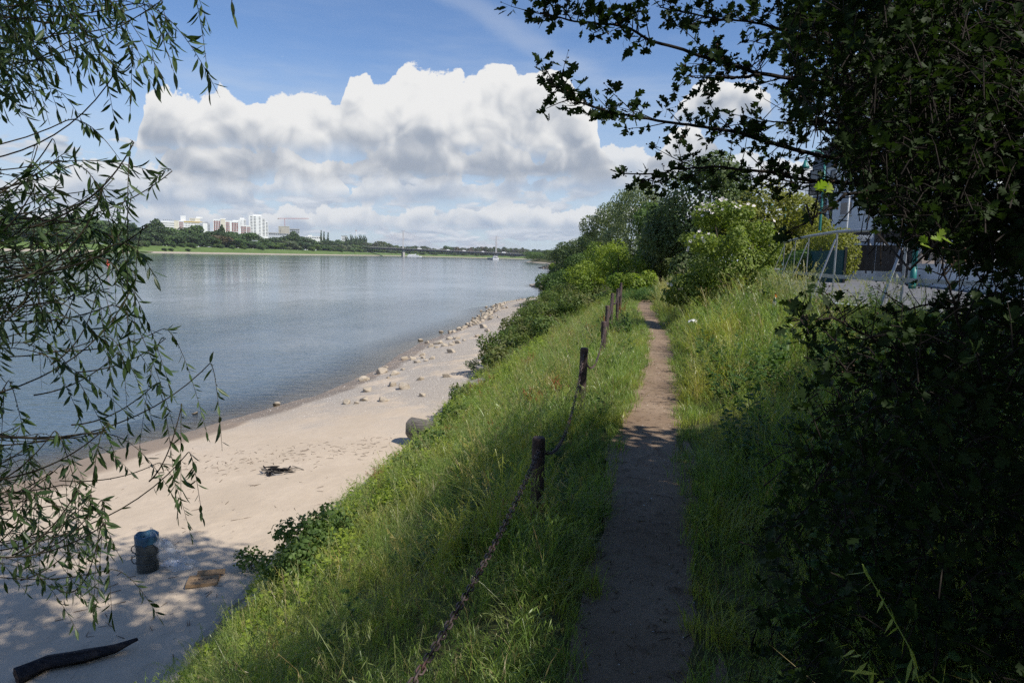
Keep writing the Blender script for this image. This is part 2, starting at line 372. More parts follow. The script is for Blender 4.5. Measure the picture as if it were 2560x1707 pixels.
def strip(name, fa, fb, n, ys, mat, zf=zground, zoff=0.0, pw=1.0, kind='structure', attrs=None, edge=0.0):
    t = np.linspace(0, 1, n+1)**pw
    Y = np.repeat(ys[:, None], n+1, 1); A, B = fa(ys)[:, None], fb(ys)[:, None]
    if edge: A, B = A+edge*noise2(ys*1.7, ys*0.9, 11)[:, None], B+edge*noise2(ys*1.5, ys*1.1, 12)[:, None]
    X = A+(B-A)*t[None]
    Z = zf(X, Y)+zoff
    V = np.stack([X, Y, Z], 2).reshape(-1, 3); m = len(ys)
    i = (np.arange(m-1)[:, None]*(n+1)+np.arange(n)[None]).ravel()
    Fc = np.stack([i, i+1, i+n+2, i+n+1], 1)
    at = {k: f(X, Y).ravel() for k, f in (attrs or {}).items()}
    o = obj(name, to_mesh(name, V, Fc, smooth=True, attrs=at), mat)
    if kind: o['kind'] = kind
    return o
# sand: pale, trodden into hollows, shingle towards the upstream stones, wet by the water
def sand_mat():
    m, g = material('sand')
    sp = g.n.new('ShaderNodeSeparateXYZ'); g.l.new(g.pos, sp.inputs[0]); X, Y, Z = sp.outputs
    n1 = g.noise(g.pos, 0.7, 5, 0.6); n2 = g.noise(g.pos, 4.5, 4, 0.6); n3 = g.noise(g.pos, 40, 3, 0.7)
    c = g.mix(g.smooth(n1, 0.3, 0.7), (0.475, 0.385, 0.285, 1), (0.545, 0.445, 0.335, 1))
    c = g.mix(g.m('MULTIPLY', g.smooth(n2, 0.35, 0.75), 0.35), c, (0.43, 0.345, 0.255, 1))
    # shingle
    vo = g.n.new('ShaderNodeTexVoronoi'); vo.inputs['Scale'].default_value = 26; g.l.new(g.pos, vo.inputs['Vector'])
    peb = g.mix(g.smooth(vo.outputs['Distance'], 0.15, 0.6), g.mix(g.noise(g.pos, 14, 2), (0.42, 0.38, 0.33, 1), (0.68, 0.63, 0.56, 1)), (0.34, 0.29, 0.235, 1))
    sh = g.m('MULTIPLY', g.smooth(g.m('ADD', Y, g.m('MULTIPLY', n1, 14)), 27, 36), g.smooth(g.noise(g.pos, 0.45, 4, 0.6), 0.36, 0.5))
    c = g.mix(sh, c, peb)
    # debris line of dark bits
    bits = g.m('MULTIPLY', g.smooth(g.noise(g.vm('MULTIPLY', g.pos, (1, 0.5, 1)), 11, 3, 0.6), 0.64, 0.70), g.smooth(g.noise(g.pos, 0.5, 3), 0.5, 0.65))
    c = g.mix(g.m('MULTIPLY', bits, 0.6), c, (0.12, 0.09, 0.07, 1))
    wet = g.m('SUBTRACT', 1.0, g.smooth(g.m('ADD', Z, g.m('MULTIPLY', g.m('SUBTRACT', n1, 0.5), 0.14)), 0.20, 0.30))
    c = g.mix(wet, c, g.mix(1.0, c, (0.56, 0.50, 0.44, 1), 'MULTIPLY'))
    foot = g.n.new('ShaderNodeTexVoronoi'); foot.inputs['Scale'].default_value = 3.3; foot.feature = 'SMOOTH_F1'
    g.l.new(g.vm('ADD', g.pos, g.vm('SCALE', g.comb(n1, n2, 0.0), scale=0.4)), foot.inputs['Vector'])
    trod = g.m('ADD', 0.22, g.m('MULTIPLY', g.m('SUBTRACT', 1.0, g.smooth(g.m('ADD', Y, g.m('MULTIPLY', n1, 4)), 11.0, 17.0)), 1.1))
    h = g.m('ADD', g.m('MULTIPLY', g.m('MINIMUM', foot.outputs['Distance'], 0.55), trod), g.m('ADD', g.m('MULTIPLY', n2, 0.25), g.m('MULTIPLY', n3, 0.10)))
    h = g.m('ADD', h, g.m('MULTIPLY', g.m('MULTIPLY', vo.outputs['Distance'], sh), -0.5))
    finish(g, princ(g, c, g.m('SUBTRACT', 0.95, g.m('MULTIPLY', wet, 0.5)), 0.25, 0, h, 0.55, 0.09)); return m
M_sand = sand_mat()
def soil_mat(name, c1, c2, c3, sc_=1.0, bs=0.6):
    m, g = material(name)
    n1 = g.noise(g.pos, 1.3*sc_, 5, 0.6); n2 = g.noise(g.pos, 9*sc_, 5, 0.65); n3 = g.noise(g.pos, 60*sc_, 3, 0.7)
    c = g.mix(g.smooth(n1, 0.3, 0.7), c4(c1), c4(c2))
    c = g.mix(g.smooth(n2, 0.5, 0.72), c, c4(c3))
    c = g.mix(g.m('MULTIPLY', g.smooth(n3, 0.62, 0.72), 0.5), c, c4([min(1, k*1.7) for k in c2]))
    finish(g, princ(g, c, 0.95, 0.15, 0, g.m('ADD', n2, g.m('MULTIPLY', n3, 0.35)), bs, 0.03)); return m
M_path = soil_mat('trodden_earth', (0.205, 0.142, 0.094), (0.285, 0.208, 0.145), (0.150, 0.102, 0.066))
M_soil = soil_mat('grassy_soil', (0.07, 0.075, 0.025), (0.11, 0.10, 0.04), (0.05, 0.06, 0.02))
M_land = soil_mat('meadow', (0.075, 0.13, 0.028), (0.11, 0.17, 0.04), (0.09, 0.12, 0.035), 0.08, 0.2)
M_fland = soil_mat('far_meadow', (0.085, 0.135, 0.035), (0.12, 0.175, 0.05), (0.10, 0.13, 0.045), 0.03, 0.1)
M_fsand = soil_mat('far_shingle', (0.33, 0.28, 0.22), (0.42, 0.36, 0.29), (0.28, 0.235, 0.19), 0.2, 0.2)
M_prom = soil_mat('promenade_asphalt', (0.125, 0.125, 0.130), (0.160, 0.160, 0.165), (0.11, 0.11, 0.115), 1.0, 0.15)

ys_n = rows(-14, 2700, 0.22, 0.012)
strip('beach', lambda y: xw(y)-9, lambda y: xt(y)+0.02, 46, ys_n[ys_n < 700], M_sand)
strip('near_shore', lambda y: xw(y)-9, lambda y: xt(y)+0.02, 12, ys_n[ys_n >= ys_n[ys_n < 700][-1]], M_fsand)
strip('embankment', xt, lambda y: np.where(y < 42, np.maximum(xl(y)+0.16, xc(y)+0.02), xc(y)), 26, ys_n, M_soil)
ys_p = rows(-14, 42, 0.16, 0.006)
strip('footpath', xl, xr_, 10, ys_p, M_path, zoff=0.006, edge=0.08)
strip('verge', lambda y: np.where(y < 42, np.maximum(xr_(y)-0.16, xc(y)+0.04), xc(y)), xp, 26, ys_n, M_soil)
strip('promenade', lambda y: xp(y)+0.0, lambda y: xp(y)+14, 6, ys_n[ys_n < 90], M_prom, zf=lambda x, y: ZR+0*x)
strip('hinterland', lambda y: np.where(y < 88, xp(y)+14, xp(y)), lambda y: xp(y)+9000, 8, ys_n, M_land, zf=lambda x, y: ZR-0.02+0*x, pw=3.0)
# far bank
xfb = line([(-200,-700),(0,-640),(400,-545),(785,-450),(1141,-389),(1600,-368),(2035,-362),(2200,-320),(2384,-63),(2460,160),(2600,600),(2900,1600)])
def fbank():
    """far bank swept along its shoreline: shingle, grass slope, plateau"""
    y0 = np.array([-200,0,200,400,600,785,950,1141,1350,1600,1850,2035,2120,2200,2300,2384,2460,2600,2900.])
    P = np.stack([xfb(y0), y0], 1)
    T = np.gradient(P, axis=0); T /= np.linalg.norm(T, axis=1, keepdims=True); N = np.stack([-T[:, 1], T[:, 0]], 1)
    return P, N
FP, FN = fbank()
def sweep(name, offs, zs, mat):
    V = np.concatenate([np.concatenate([FP+FN*o, np.full((len(FP), 1), z)], 1)[:, None, :] for o, z in zip(offs, zs)], 1)
    n = len(offs); m = len(FP); i = (np.arange(m-1)[:, None]*n+np.arange(n-1)[None]).ravel()
    o = obj(name, to_mesh(name, V.reshape(-1, 3), np.stack([i, i+n, i+n+1, i+1], 1), smooth=False), mat); o['kind'] = 'structure'
    return o
sweep('far_shore', [-10, 0, 4.5, 6], [-1.5, 0.0, 1.5, 1.8], M_fsand)
sweep('far_bank_meadow', [6, 12, 26, 33, 60], [1.82, 3.6, 7.8, 8.9, 9.2], M_fland)
sweep('far_land', [60, 300, 1500, 6000, 14000], [9.2, 9.5, 10, 12, 12], M_land)
def fpoint(px, off, z):
    """a point on the far bank: along the photo direction px, `off` metres behind the shoreline, at height z"""
    d = ray(px, CY); q = d[:2]/np.linalg.norm(d[:2])
    best, bt = None, 1e9
    P = FP+FN*off
    for a, b in zip(P[:-1], P[1:]):
        e = b-a; den = q[0]*(-e[1])+q[1]*e[0]
        if abs(den) < 1e-9: continue
        t = (a[0]*(-e[1])+a[1]*e[0])/den; s = (q[0]*a[1]-q[1]*a[0])/den
        if 0 <= s <= 1 and 0 < t < bt: bt, best = t, q*t
    if best is None: best = q*2450
    return np.array([best[0], best[1], z])
# river
def water_mat():
    m, g = material('river_water')
    dep = attr(g, 'depth')
    sp = g.n.new('ShaderNodeSeparateXYZ'); g.l.new(g.pos, sp.inputs[0])
    dist = sp.outputs[1]
    big = g.noise(g.vm('MULTIPLY', g.pos, (1.0, 0.5, 1.0)), 0.03, 4, 0.6)
    w1 = g.noise(g.vm('MULTIPLY', g.pos, (0.55, 1.6, 1.0)), 2.2, 4, 0.6, 0.3)
    w2 = g.noise(g.vm('MULTIPLY', g.pos, (0.7, 1.5, 1.0)), 0.8, 4, 0.55, 0.3)
    w3 = g.noise(g.vm('MULTIPLY', g.pos, (0.6, 1.3, 1.0)), 0.13, 3, 0.5)
    h = g.m('ADD', g.m('ADD', g.m('MULTIPLY', w1, 0.24), g.m('MULTIPLY', w2, 0.34)), g.m('MULTIPLY', w3, 0.35))
    amp = g.m('MULTIPLY', g.m('ADD', 0.22, g.m('MULTIPLY', g.smooth(big, 0.38, 0.62), 0.78)), g.m('SUBTRACT', 1.5, g.m('MULTIPLY', g.smooth(dist, 15.0, 150.0), 1.2)))
    b = g.n.new('ShaderNodeBump'); b.inputs['Distance'].default_value = 0.36; b.inputs['Strength'].default_value = 0.55
    g.l.new(g.m('MULTIPLY', h, amp), b.inputs['Height'])
    p = g.n.new('ShaderNodeBsdfPrincipled'); p.inputs['Base Color'].default_value = (0.075, 0.110, 0.140, 1)
    p.inputs['Roughness'].default_value = 0.09; p.inputs['IOR'].default_value = 1.33; g.l.new(b.outputs[0], p.inputs['Normal'])
    gl = g.n.new('ShaderNodeBsdfGlossy'); gl.inputs['Roughness'].default_value = 0.08; g.l.new(b.outputs[0], gl.inputs['Normal'])
    tr = g.n.new('ShaderNodeBsdfTransparent'); tr.inputs['Color'].default_value = (0.72, 0.74, 0.70, 1)
    fr = g.n.new('ShaderNodeFresnel'); fr.inputs['IOR'].default_value = 1.33; g.l.new(b.outputs[0], fr.inputs['Normal'])
    sh = g.n.new('ShaderNodeMixShader'); g.l.new(fr.outputs[0], sh.inputs[0]); g.l.new(tr.outputs[0], sh.inputs[1]); g.l.new(gl.outputs[0], sh.inputs[2])
    mx = g.n.new('ShaderNodeMixShader'); g.l.new(g.smooth(dep, 0.0, 0.55), mx.inputs[0]); g.l.new(sh.outputs[0], mx.inputs[1]); g.l.new(p.outputs[0], mx.inputs[2])
    finish(g, mx.outputs[0]); return m
def river():
    ys = rows(-60, 3200, 0.5, 0.02); off = np.array([3.0, 1.0, 0.3, 0.0, -0.3, -0.7, -1.2, -2, -3.5, -6, -12, -30, -80, -200, -450, -1200])
    X = xw(np.minimum(ys, 2700))[:, None]+off[None]; Y = np.repeat(ys[:, None], len(off), 1)
    V = np.stack([X, Y, 0*X], 2).reshape(-1, 3); n = len(off); m = len(ys)
    i = (np.arange(m-1)[:, None]*n+np.arange(n-1)[None]).ravel()
    o = obj('river', to_mesh('river', V, np.stack([i, i+n, i+n+1, i+1], 1), smooth=True, attrs={'depth': np.clip(-np.repeat(off[None], m, 0)*0.11, 0, 3).ravel()}), water_mat())
    o['kind'] = 'structure'
river()
# ------------------------------------------------------------------ foliage building blocks
SPRAY_V = np.array([[0,0,0],[0.42,0.25,0.06],[0.30,0.75,-0.05],[0,1.0,0.08],[-0.36,0.66,-0.04],[-0.45,0.22,0.07],[0.0,0.45,0.14]])
SPRAY_F = np.array([[0,1,6],[1,2,6],[2,3,6],[3,4,6],[4,5,6],[5,0,6]])
QUAD_V = np.array([[-0.5,0,0],[0.5,0.1,0.05],[0.35,1,0.0],[-0.4,0.9,0.12]]); QUAD_F = np.array([[0,1,2],[0,2,3]])
def crown_points(lobes, n, r, rmin=0.62):
    """points through the outer shell of a union of ellipsoids, with outward directions"""
    lobes = [(np.array(c, float), np.array(q, float)) for c, q in lobes]
    w = np.array([(q[0]*q[1]*q[2])**(2/3) for c, q in lobes]); k = r.choice(len(lobes), int(n*1.7), p=w/w.sum())
    d = r.normal(size=(len(k), 3)); d /= np.linalg.norm(d, axis=1, keepdims=True)
    rad = rmin+(1.06-rmin)*r.random(len(k))**0.55
    C = np.array([c for c, q in lobes])[k]; Q = np.array([q for c, q in lobes])[k]
    P = C+d*Q*rad[:, None]; keep = np.ones(len(P), bool)
    for i, (c, q) in enumerate(lobes):
        keep &= ~((k != i) & ((((P-c)/q)**2).sum(1) < 0.36))
    P, d = P[keep][:n], (d/Q)[keep][:n]; d /= np.linalg.norm(d, axis=1, keepdims=True)
    return P, d
def crown_mesh(lobes, n, size, r, tv=SPRAY_V, tf=SPRAY_F, droop=0.0, rmin=0.62):
    P, d = crown_points(lobes, n, r, rmin); N = len(P)
    nrm = d*0.8+randdir(N, r)*0.75+np.array([0, 0, 0.25])
    ax = np.cross(nrm, randdir(N, r))+np.array([0, 0, -droop])
    sz = size*(0.6+0.8*r.random(N))
    return scatter_mesh(tv, tf, P-ax/np.linalg.norm(ax, axis=1, keepdims=True)*0.4*sz[:, None], frames(ax, nrm), sz, r.random(N)*0.6+0.4*((np.floor(P[:, 0]*1.3/size/6)+np.floor(P[:, 2]*1.1/size/6)) % 3)/2)
def lobes_for(r, w, h, kind='round', base=0.12):
    L = []
    if kind == 'round':
        L.append(((0, 0, h*0.56), (w*0.36, w*0.36, h*0.36)))
        for i in range(9):
            a = i*2.4+r.uniform(-.4, .4); z = r.uniform(base, 0.86); q = w*0.5*math.sqrt(max(0.08, 1-((z-0.5)/0.52)**2))*0.66
            s = r.uniform(0.17, 0.27)
            L.append(((math.cos(a)*q, math.sin(a)*q, h*z), (w*s, w*s, h*s*0.72)))
    elif kind == 'poplar':
        for i in range(6): L.append(((r.uniform(-.1, .1)*w, r.uniform(-.1, .1)*w, h*(0.2+0.14*i)), (w*0.5*(1-0.11*i), w*0.5*(1-0.11*i), h*0.17)))
    elif kind == 'bush':
        for i in range(8):
            a = i*2.4; q = w*0.32*r.random()**0.5
            L.append(((math.cos(a)*q, math.sin(a)*q, h*r.uniform(0.25, 0.66)), (w*r.uniform(.16, .3), w*r.uniform(.16, .3), h*r.uniform(.22, .36))))
    return L
def trunk_mb(r, w, h, rad, lobes):
    m = MB(); m.tube([(0, 0, -0.02*h), (0.01*w, 0, h*0.2), (0.0, 0.02*w, h*0.42), (0, 0, h*0.7)], [rad*1.3, rad, rad*0.7, rad*0.25], 7)
    for c, q in lobes[1:6]:
        c = np.array(c); m.tube([(0, 0, h*0.22), c*np.array([0.5, 0.5, 0])+np.array([0, 0, (h*0.25+c[2])/2]), c], [rad*0.5, rad*0.35, rad*0.12], 5)
    return m
M_bark = plain('bark', (0.085, 0.065, 0.05), 0.95, 0.1, var=0.4, scale=9, bs=0.6, bd=0.03)
M_fg = [foliage('far_leaf_dark', (0.043, 0.073, 0.025), (0.065, 0.105, 0.035), 0.25),
        foliage('far_leaf_mid', (0.060, 0.107, 0.030), (0.095, 0.150, 0.043), 0.3),
        foliage('far_leaf_light', (0.088, 0.138, 0.035), (0.138, 0.194, 0.053), 0.3),
        foliage('far_leaf_grey', (0.088, 0.112, 0.056), (0.125, 0.150, 0.075), 0.2),
        foliage('far_leaf_rusty', (0.088, 0.069, 0.037), (0.119, 0.100, 0.050), 0.2)]
PROTO = {}
def proto(kind, v, mi):
    """unit tree (height 1, width 1 along x, y): crown and trunk meshes, shared by its copies"""
    if (kind, v, mi) not in PROTO:
        r = np.random.default_rng(100+v*7+len(kind)); L = lobes_for(r, 1.15, 1.0, kind)
        V, Fc, rn = crown_mesh(L, 1500 if kind != 'poplar' else 900, 0.075, r, QUAD_V, QUAD_F, rmin=0.45)
        me = to_mesh('crown', V, Fc, rn); me.materials.append(M_fg[mi])
        t = trunk_mb(r, 1.0, 1.0, 0.022, L); tm = to_mesh('trunk', np.concatenate(t.V), t.F); tm.materials.append(M_bark)
        PROTO[(kind, v, mi)] = (me, tm)
    return PROTO[(kind, v, mi)]
SEEN = {}
def tree(name, label, cat, base, w, h, kind, v, mi, group=None, rz=0.0):
    n_ = SEEN[label] = SEEN.get(label, 0)+1
    if n_ > 1: label += ', '+['', '', 'second', 'third', 'fourth', 'fifth', 'sixth', 'seventh', 'eighth', 'ninth'][min(n_, 9)]+' from left'
    me, tm = proto(kind, v, mi)
    e = thing(name, label, cat, base, group); e.scale = (w, w, h); e.rotation_euler.z = rz
    obj('crown', me, None, e); obj('trunk', tm, None, e)
    return e
def top_z(px, ytop, base):
    d = ray(px, ytop); return CAMZ+d[2]*np.hypot(base[0], base[1])/np.hypot(d[0], d[1])
# ------------------------------------------------------------------ far bank: trees
TOPS = line2 = lambda x: np.interp(x, [-80,0,60,150,230,285,330,372,396,420,455,480,500,540,560,580,605,640,665,690,715,735,760,785,815,850,900,930,960,985,1010,1040,1100], [540,535,528,538,532,548,548,560,548,560,568,556,560,574,562,575,572,585,592,588,590,578,584,594,594,597,592,602,602,608,618,622,628])
r4 = np.random.default_rng(41)
GF = 'trees on the far bank'
KL = {0: 'dark green broad tree in the row along the far bank', 1: 'mid green broad tree in the row along the far bank', 2: 'light green broad tree in the row along the far bank', 3: 'greyish green tree in the row along the far bank', 4: 'reddish brown tree in the row along the far bank'}
LAND = [(40,'far left behind the willow twigs'),(150,'left behind the willow twigs'),(240,'behind the tips of the willow twigs'),(310,'left of the small white house'),(351,'beside the small white house'),(396,'under the tall domed tree'),(444,'beside the villa'),(485,'below the stepped white block'),(513,'below the blank white gable'),(550,'below the red balcony block'),(585,'below the slim white block'),(615,'below the low red block'),(647,'below the white tower'),(680,'right of the white tower'),(710,'below the red crane'),(740,'below the parking deck'),(785,'below the white low building'),(815,'by the poplar trio'),(845,'left of the small office block'),(870,'by the poplar clump'),(925,'right of the poplar clump'),(965,'left of the bridge end'),(1008,'by the left pylon'),(1050,'right of the left pylon'),(1090,'left of mid span'),(1125,'behind mid span'),(1165,'right of mid span'),(1205,'left of the right pylon'),(1240,'behind the right pylon'),(1275,'right of the right pylon'),(1320,'over near bushes'),(1390,'at the river bend')]
def near_mark(px): return min(LAND, key=lambda k: abs(k[0]-px))[1].replace('the ', '')
SZ = lambda h, a, b: 'low ' if h < a else ('tall ' if h > b else '')
CN = {0: 'dark green', 1: 'mid green', 2: 'light green', 3: 'greyish green', 4: 'reddish brown'}
x = -70.0
while x < 1000:
    wpx = r4.uniform(26, 44)*np.interp(x, [0, 700, 1000], [1.25, 1.0, 0.7])
    for off, kk in ((r4.uniform(44, 60), 0.78), (r4.uniform(85, 120), 1.0)):
        px = x+r4.uniform(-6, 6); b = fpoint(px, off, 9.1)
        yt = 640-(640-TOPS(px))*kk*r4.uniform(0.86, 1.0)+ (4 if kk < 1 else 0)
        h = top_z(px, yt, b)-9.1; w = wpx*np.hypot(b[0], b[1])/F*r4.uniform(0.9, 1.25)
        if h < 4: continue
        mi = int(r4.choice([0, 1, 2, 3, 4], p=[.36, .34, .17, .10, .03])) if kk < 1 else int(r4.choice([0, 1], p=[.6, .4]))
        tree('bank_tree', SZ(h, 17, 26)+CN[mi]+(' front' if kk < 1 else ' rear')+' bank tree '+near_mark(px), 'tree', b, w, h, 'round', int(r4.integers(6)), mi, GF, r4.uniform(0, 6))
    x += wpx*0.62
for px, yt, wp, mi, lab in [(396,546,34,0,'dark domed tree rising highest left of the far apartment blocks'),(735,577,26,0,'dark tree beside the parking deck on the far bank'),(560,561,14,0,'narrow dark conifer in front of the red windowed blocks')]:
    b = fpoint(px, 75, 9.1); tree('bank_tree', lab, 'tree', b, wp*np.hypot(b[0], b[1])/F, top_z(px, yt, b)-9.1, 'round', 2, mi, None)
for px, yt in [(805,579),(812,582),(822,584)]:
    b = fpoint(px, 120, 9.1); tree('poplar_tree', 'slim dark poplar in the trio on the far bank', 'tree', b, 6.5*np.hypot(b[0], b[1])/F, top_z(px, yt, b)-9.1, 'poplar', 1, 0, 'poplars on the far bank')
for px, yt in [(868,592),(880,588),(892,591),(902,588),(912,589)]:
    b = fpoint(px, 70, 9.1); tree('poplar_tree', 'tall dark poplar in the clump left of the bridge', 'tree', b, 14*np.hypot(b[0], b[1])/F, top_z(px, yt, b)-9.1, 'poplar', 2, 0, 'poplar clump left of the bridge')
for px in np.sort(r4.uniform(-40, 990, 46)):
    b = fpoint(px, r4.uniform(24, 36), 8.2)
    wp = r4.uniform(9, 20); mi = int(r4.choice([0, 1, 2, 3])); tree('bank_bush', ('small ' if wp < 14 else 'wide ')+CN[mi]+' bush on far slope '+near_mark(px), 'bush', b, wp*np.hypot(b[0], b[1])/F, wp*0.62*np.hypot(b[0], b[1])/F, 'bush', int(r4.integers(3)), mi, 'bushes on the far bank slope')
for px, yy in [(420,0),(436,1),(478,0)]:
    b = fpoint(px, 9, 3); tree('shore_bush', 'small bush at the water line of the far bank', 'bush', b, 6, 4.0, 'bush', 1, 0, 'bushes at the far water line')
# the wood behind the bridge and round the bend
x = 985.0
while x < 1420:
    for off, top, kk in ((30, 634, .85), (90, 625, 1.0)):
        px = x+r4.uniform(-4, 4); b = fpoint(px, off+r4.uniform(0, 20), 5)
        t_ = np.interp(px, [985,1060,1095,1110,1160,1250,1320,1420], [614,615,624,615,617,618,621,626]) if kk == 1 else np.interp(px, [985,1100,1250,1420], [628,630,633,640])
        h = top_z(px, t_+r4.uniform(-1.5, 2), b)-5
        mi = int(r4.choice([0, 1, 4], p=[.5, .3, .2])) if kk == 1 else int(r4.choice([1, 2, 0], p=[.4, .3, .3]))
        tree('river_bend_tree', SZ(h, 17, 24)+CN[mi]+(' front edge' if kk < 1 else '')+' tree in far wood '+near_mark(px), 'tree', b, r4.uniform(14, 20)*np.hypot(b[0], b[1])/F, max(h, 8), 'round', int(r4.integers(6)), mi, 'trees behind the bridge', r4.uniform(0, 6))
    x += 7.5
# ------------------------------------------------------------------ far bank: buildings
M_white = plain('render_white', (0.74, 0.74, 0.73), 0.85, 0.2, var=0.06, scale=0.2)
M_cream = plain('render_cream', (0.62, 0.58, 0.48), 0.85, 0.2, var=0.08, scale=0.2)
M_grey = plain('render_grey', (0.46, 0.48, 0.52), 0.85, 0.2, var=0.08, scale=0.2)
M_conc = plain('bare_concrete', (0.42, 0.39, 0.34), 0.9, 0.2, var=0.12, scale=0.3)
M_pane = plain('window_glass', (0.035, 0.045, 0.06), 0.08, 0.6, var=0.3, scale=0.5, bs=0.0)
M_red = plain('red_balcony_panel', (0.42, 0.10, 0.075), 0.8, 0.2, var=0.15, scale=0.4)
M_ochre = plain('ochre_panel', (0.48, 0.36, 0.14), 0.8, 0.2, var=0.12, scale=0.4)
M_roofd = plain('dark_roofing', (0.10, 0.10, 0.105), 0.9, 0.2, var=0.2, scale=0.5)
class Facade:
    """frame of a far building seen square-on: u to the right, w away, z up, in metres from photo columns and rows"""
    def __init__(s, name, label, pxc, off, cat='building', z0=9.2):
        b = fpoint(pxc, off, z0); s.b = b; s.D = np.hypot(b[0], b[1]); q = b[:2]/s.D
        s.w = np.array([q[0], q[1], 0]); s.u = np.array([q[1], -q[0], 0]); s.pxc = pxc; s.z0 = z0
        s.e = thing(name, label, cat, tuple(b)); s.cache = {}
    def U(s, px):
        d = ray(px, 600); d = d/np.hypot(d[0], d[1]); t = s.D/np.dot(d[:2], s.w[:2]); return float(np.dot(d[:2]*t-s.b[:2], s.u[:2]))
    def Z(s, py): return top_z(s.pxc, py, s.b)
    def block(s, part_name, px0, px1, ytop, depth, mat, ybot=None, back=0.0):
        u0, u1 = s.U(px0), s.U(px1); z1 = s.Z(ytop); z0 = s.z0 if ybot is None else s.Z(ybot)
        P = [s.b+s.u*u+s.w*(back+w)+np.array([0, 0, z-s.z0]) for z in (z0, z1) for (u, w) in ((u0, 0), (u1, 0), (u1, depth), (u0, depth))]
        return part(part_name, P, [[3,2,1,0],[4,5,6,7],[0,1,5,4],[1,2,6,5],[2,3,7,6],[3,0,4,7]], mat, s.e)
    def opening(s, name, u, z, w, h, mat, back=0.0, proud=0.12, parent=None):
        key = (name, round(w, 2), round(h, 2), mat.name)
        if key not in s.cache:
            P = [s.u*a+s.w*c+np.array([0, 0, k]) for k in (0, h) for (a, c) in ((-w/2, -proud), (w/2, -proud), (w/2, 0.3), (-w/2, 0.3))]
            s.cache[key] = to_mesh(name, P, [[3,2,1,0],[4,5,6,7],[0,1,5,4],[1,2,6,5],[2,3,7,6],[3,0,4,7]])
        o = obj(name, s.cache[key], mat, parent or s.e)
        p = s.u*u+s.w*back+np.array([0, 0, z-s.z0]); o.location = p; return o
    def grid(s, name, px0, px1, ytop, ybot, nc, nr, mat, fw=0.6, fh=0.5, back=0.0, under=None):
        u0, u1, z1, z0 = s.U(px0), s.U(px1), s.Z(ytop), s.Z(ybot); cw, ch = (u1-u0)/nc, (z1-z0)/nr
        for i in range(nc):
            for j in range(nr):
                o = s.opening(name, u0+(i+.5)*cw, z0+(j+.35)*ch, cw*fw, ch*fh, mat, back)
                if under is not None: s.opening('balcony_panel', u0+(i+.5)*cw, z0+j*ch, cw*fw*1.08, ch*0.34, under, back, 0.5)
# white tower with stepped right side
f = Facade('apartment_tower', 'white stepped apartment tower, tallest block on the far bank', 647, 260)
f.block('wall', 623, 655, 540, 16, M_white); f.block('side_wing', 655, 664, 545, 15, M_white, back=1.0); f.block('outer_wing', 664, 671, 553, 14, M_white, back=2.0); f.block('penthouse', 633, 655, 536, 10, M_white, 540, back=2.0)
f.grid('window', 625, 642, 541.5, 590, 2, 13, M_pane, 0.62, 0.42); f.grid('window', 646, 654, 541.5, 590, 1, 13, M_pane, 0.5, 0.34); f.grid('window', 655.5, 663.5, 546.5, 590, 1, 12, M_pane, 0.72, 0.42, 1.0); f.grid('window', 664.5, 670.5, 554.5, 590, 1, 10, M_pane, 0.75, 0.42, 2.0)
f = Facade('apartment_block', 'long apartment block with red balconies left of the white tower', 568, 270)
f.block('wall', 534, 553, 549.5, 14, M_white); f.block('stair_tower', 553, 564, 548, 15, M_cream, back=-0.8); f.block('wall', 564, 597, 551.5, 14, M_white, back=0.5); f.block('roof_house', 551, 566, 546.5, 7, M_white, 548, back=3); f.block('roof_house', 582, 602, 549.5, 7, M_white, 551.5, back=3)
f.grid('window', 535, 552, 552, 578, 4, 6, M_pane, 0.62, 0.46, under=M_red); f.grid('window', 565, 575, 554, 578, 3, 5, M_pane, 0.66, 0.46, 0.5, under=M_red); f.grid('window', 580, 596, 554.5, 578, 4, 5, M_pane, 0.66, 0.46, 0.5, under=M_red)
f = Facade('apartment_block', 'slim white block with roof mast behind the red balconies', 607, 330)
f.block('wall', 598, 616, 548, 12, M_white); f.block('roof_house', 601, 612, 544.5, 7, M_white, 548, back=2)
m_ = MB(); q_ = f.b+f.u*f.U(607)+f.w*4; m_.tube([q_+[0,0,f.Z(544.5)-9.2], q_+[0,0,f.Z(541)-9.2]], 0.25, 5); m_.build('mast', M_roofd, f.e)
f.grid('window', 610, 616, 550, 572, 1, 7, M_pane, 0.7, 0.4); f.grid('window', 600, 606, 551, 572, 2, 6, M_pane, 0.35, 0.35)
f = Facade('apartment_block', 'low block with red balconies at the foot of the white tower', 615, 235)
f.block('wall', 602, 628, 563.5, 13, M_white); f.grid('window', 603, 616, 565, 588, 4, 5, M_pane, 0.66, 0.46, under=M_red); f.grid('window', 617, 627, 566, 588, 3, 5, M_pane, 0.6, 0.46, under=M_red)
f = Facade('apartment_block', 'stepped white block with ochre band on the far bank', 485, 290)
f.block('wall', 448, 513, 553, 14, M_white); f.block('roof_block', 453, 466, 540.5, 10, M_white, 553, back=2); f.block('roof_block', 475, 502, 545.5, 10, M_cream, 553, back=2); f.block('roof_block', 491, 508, 541.5, 9, M_white, 545.5, back=3); f.block('ochre_band', 461, 507, 553.5, 1.0, M_ochre, 557, back=-0.6)
f.grid('window', 449, 460, 554.5, 572, 4, 4, M_pane, 0.6, 0.45, under=M_red); f.grid('window', 477, 489, 547, 553, 4, 2, M_pane, 0.55, 0.5, 2.0); f.grid('window', 462, 500, 558, 572, 10, 3, M_pane, 0.5, 0.4)
f = Facade('apartment_block', 'pale block with blank white gable in front of the stepped block', 513, 225)
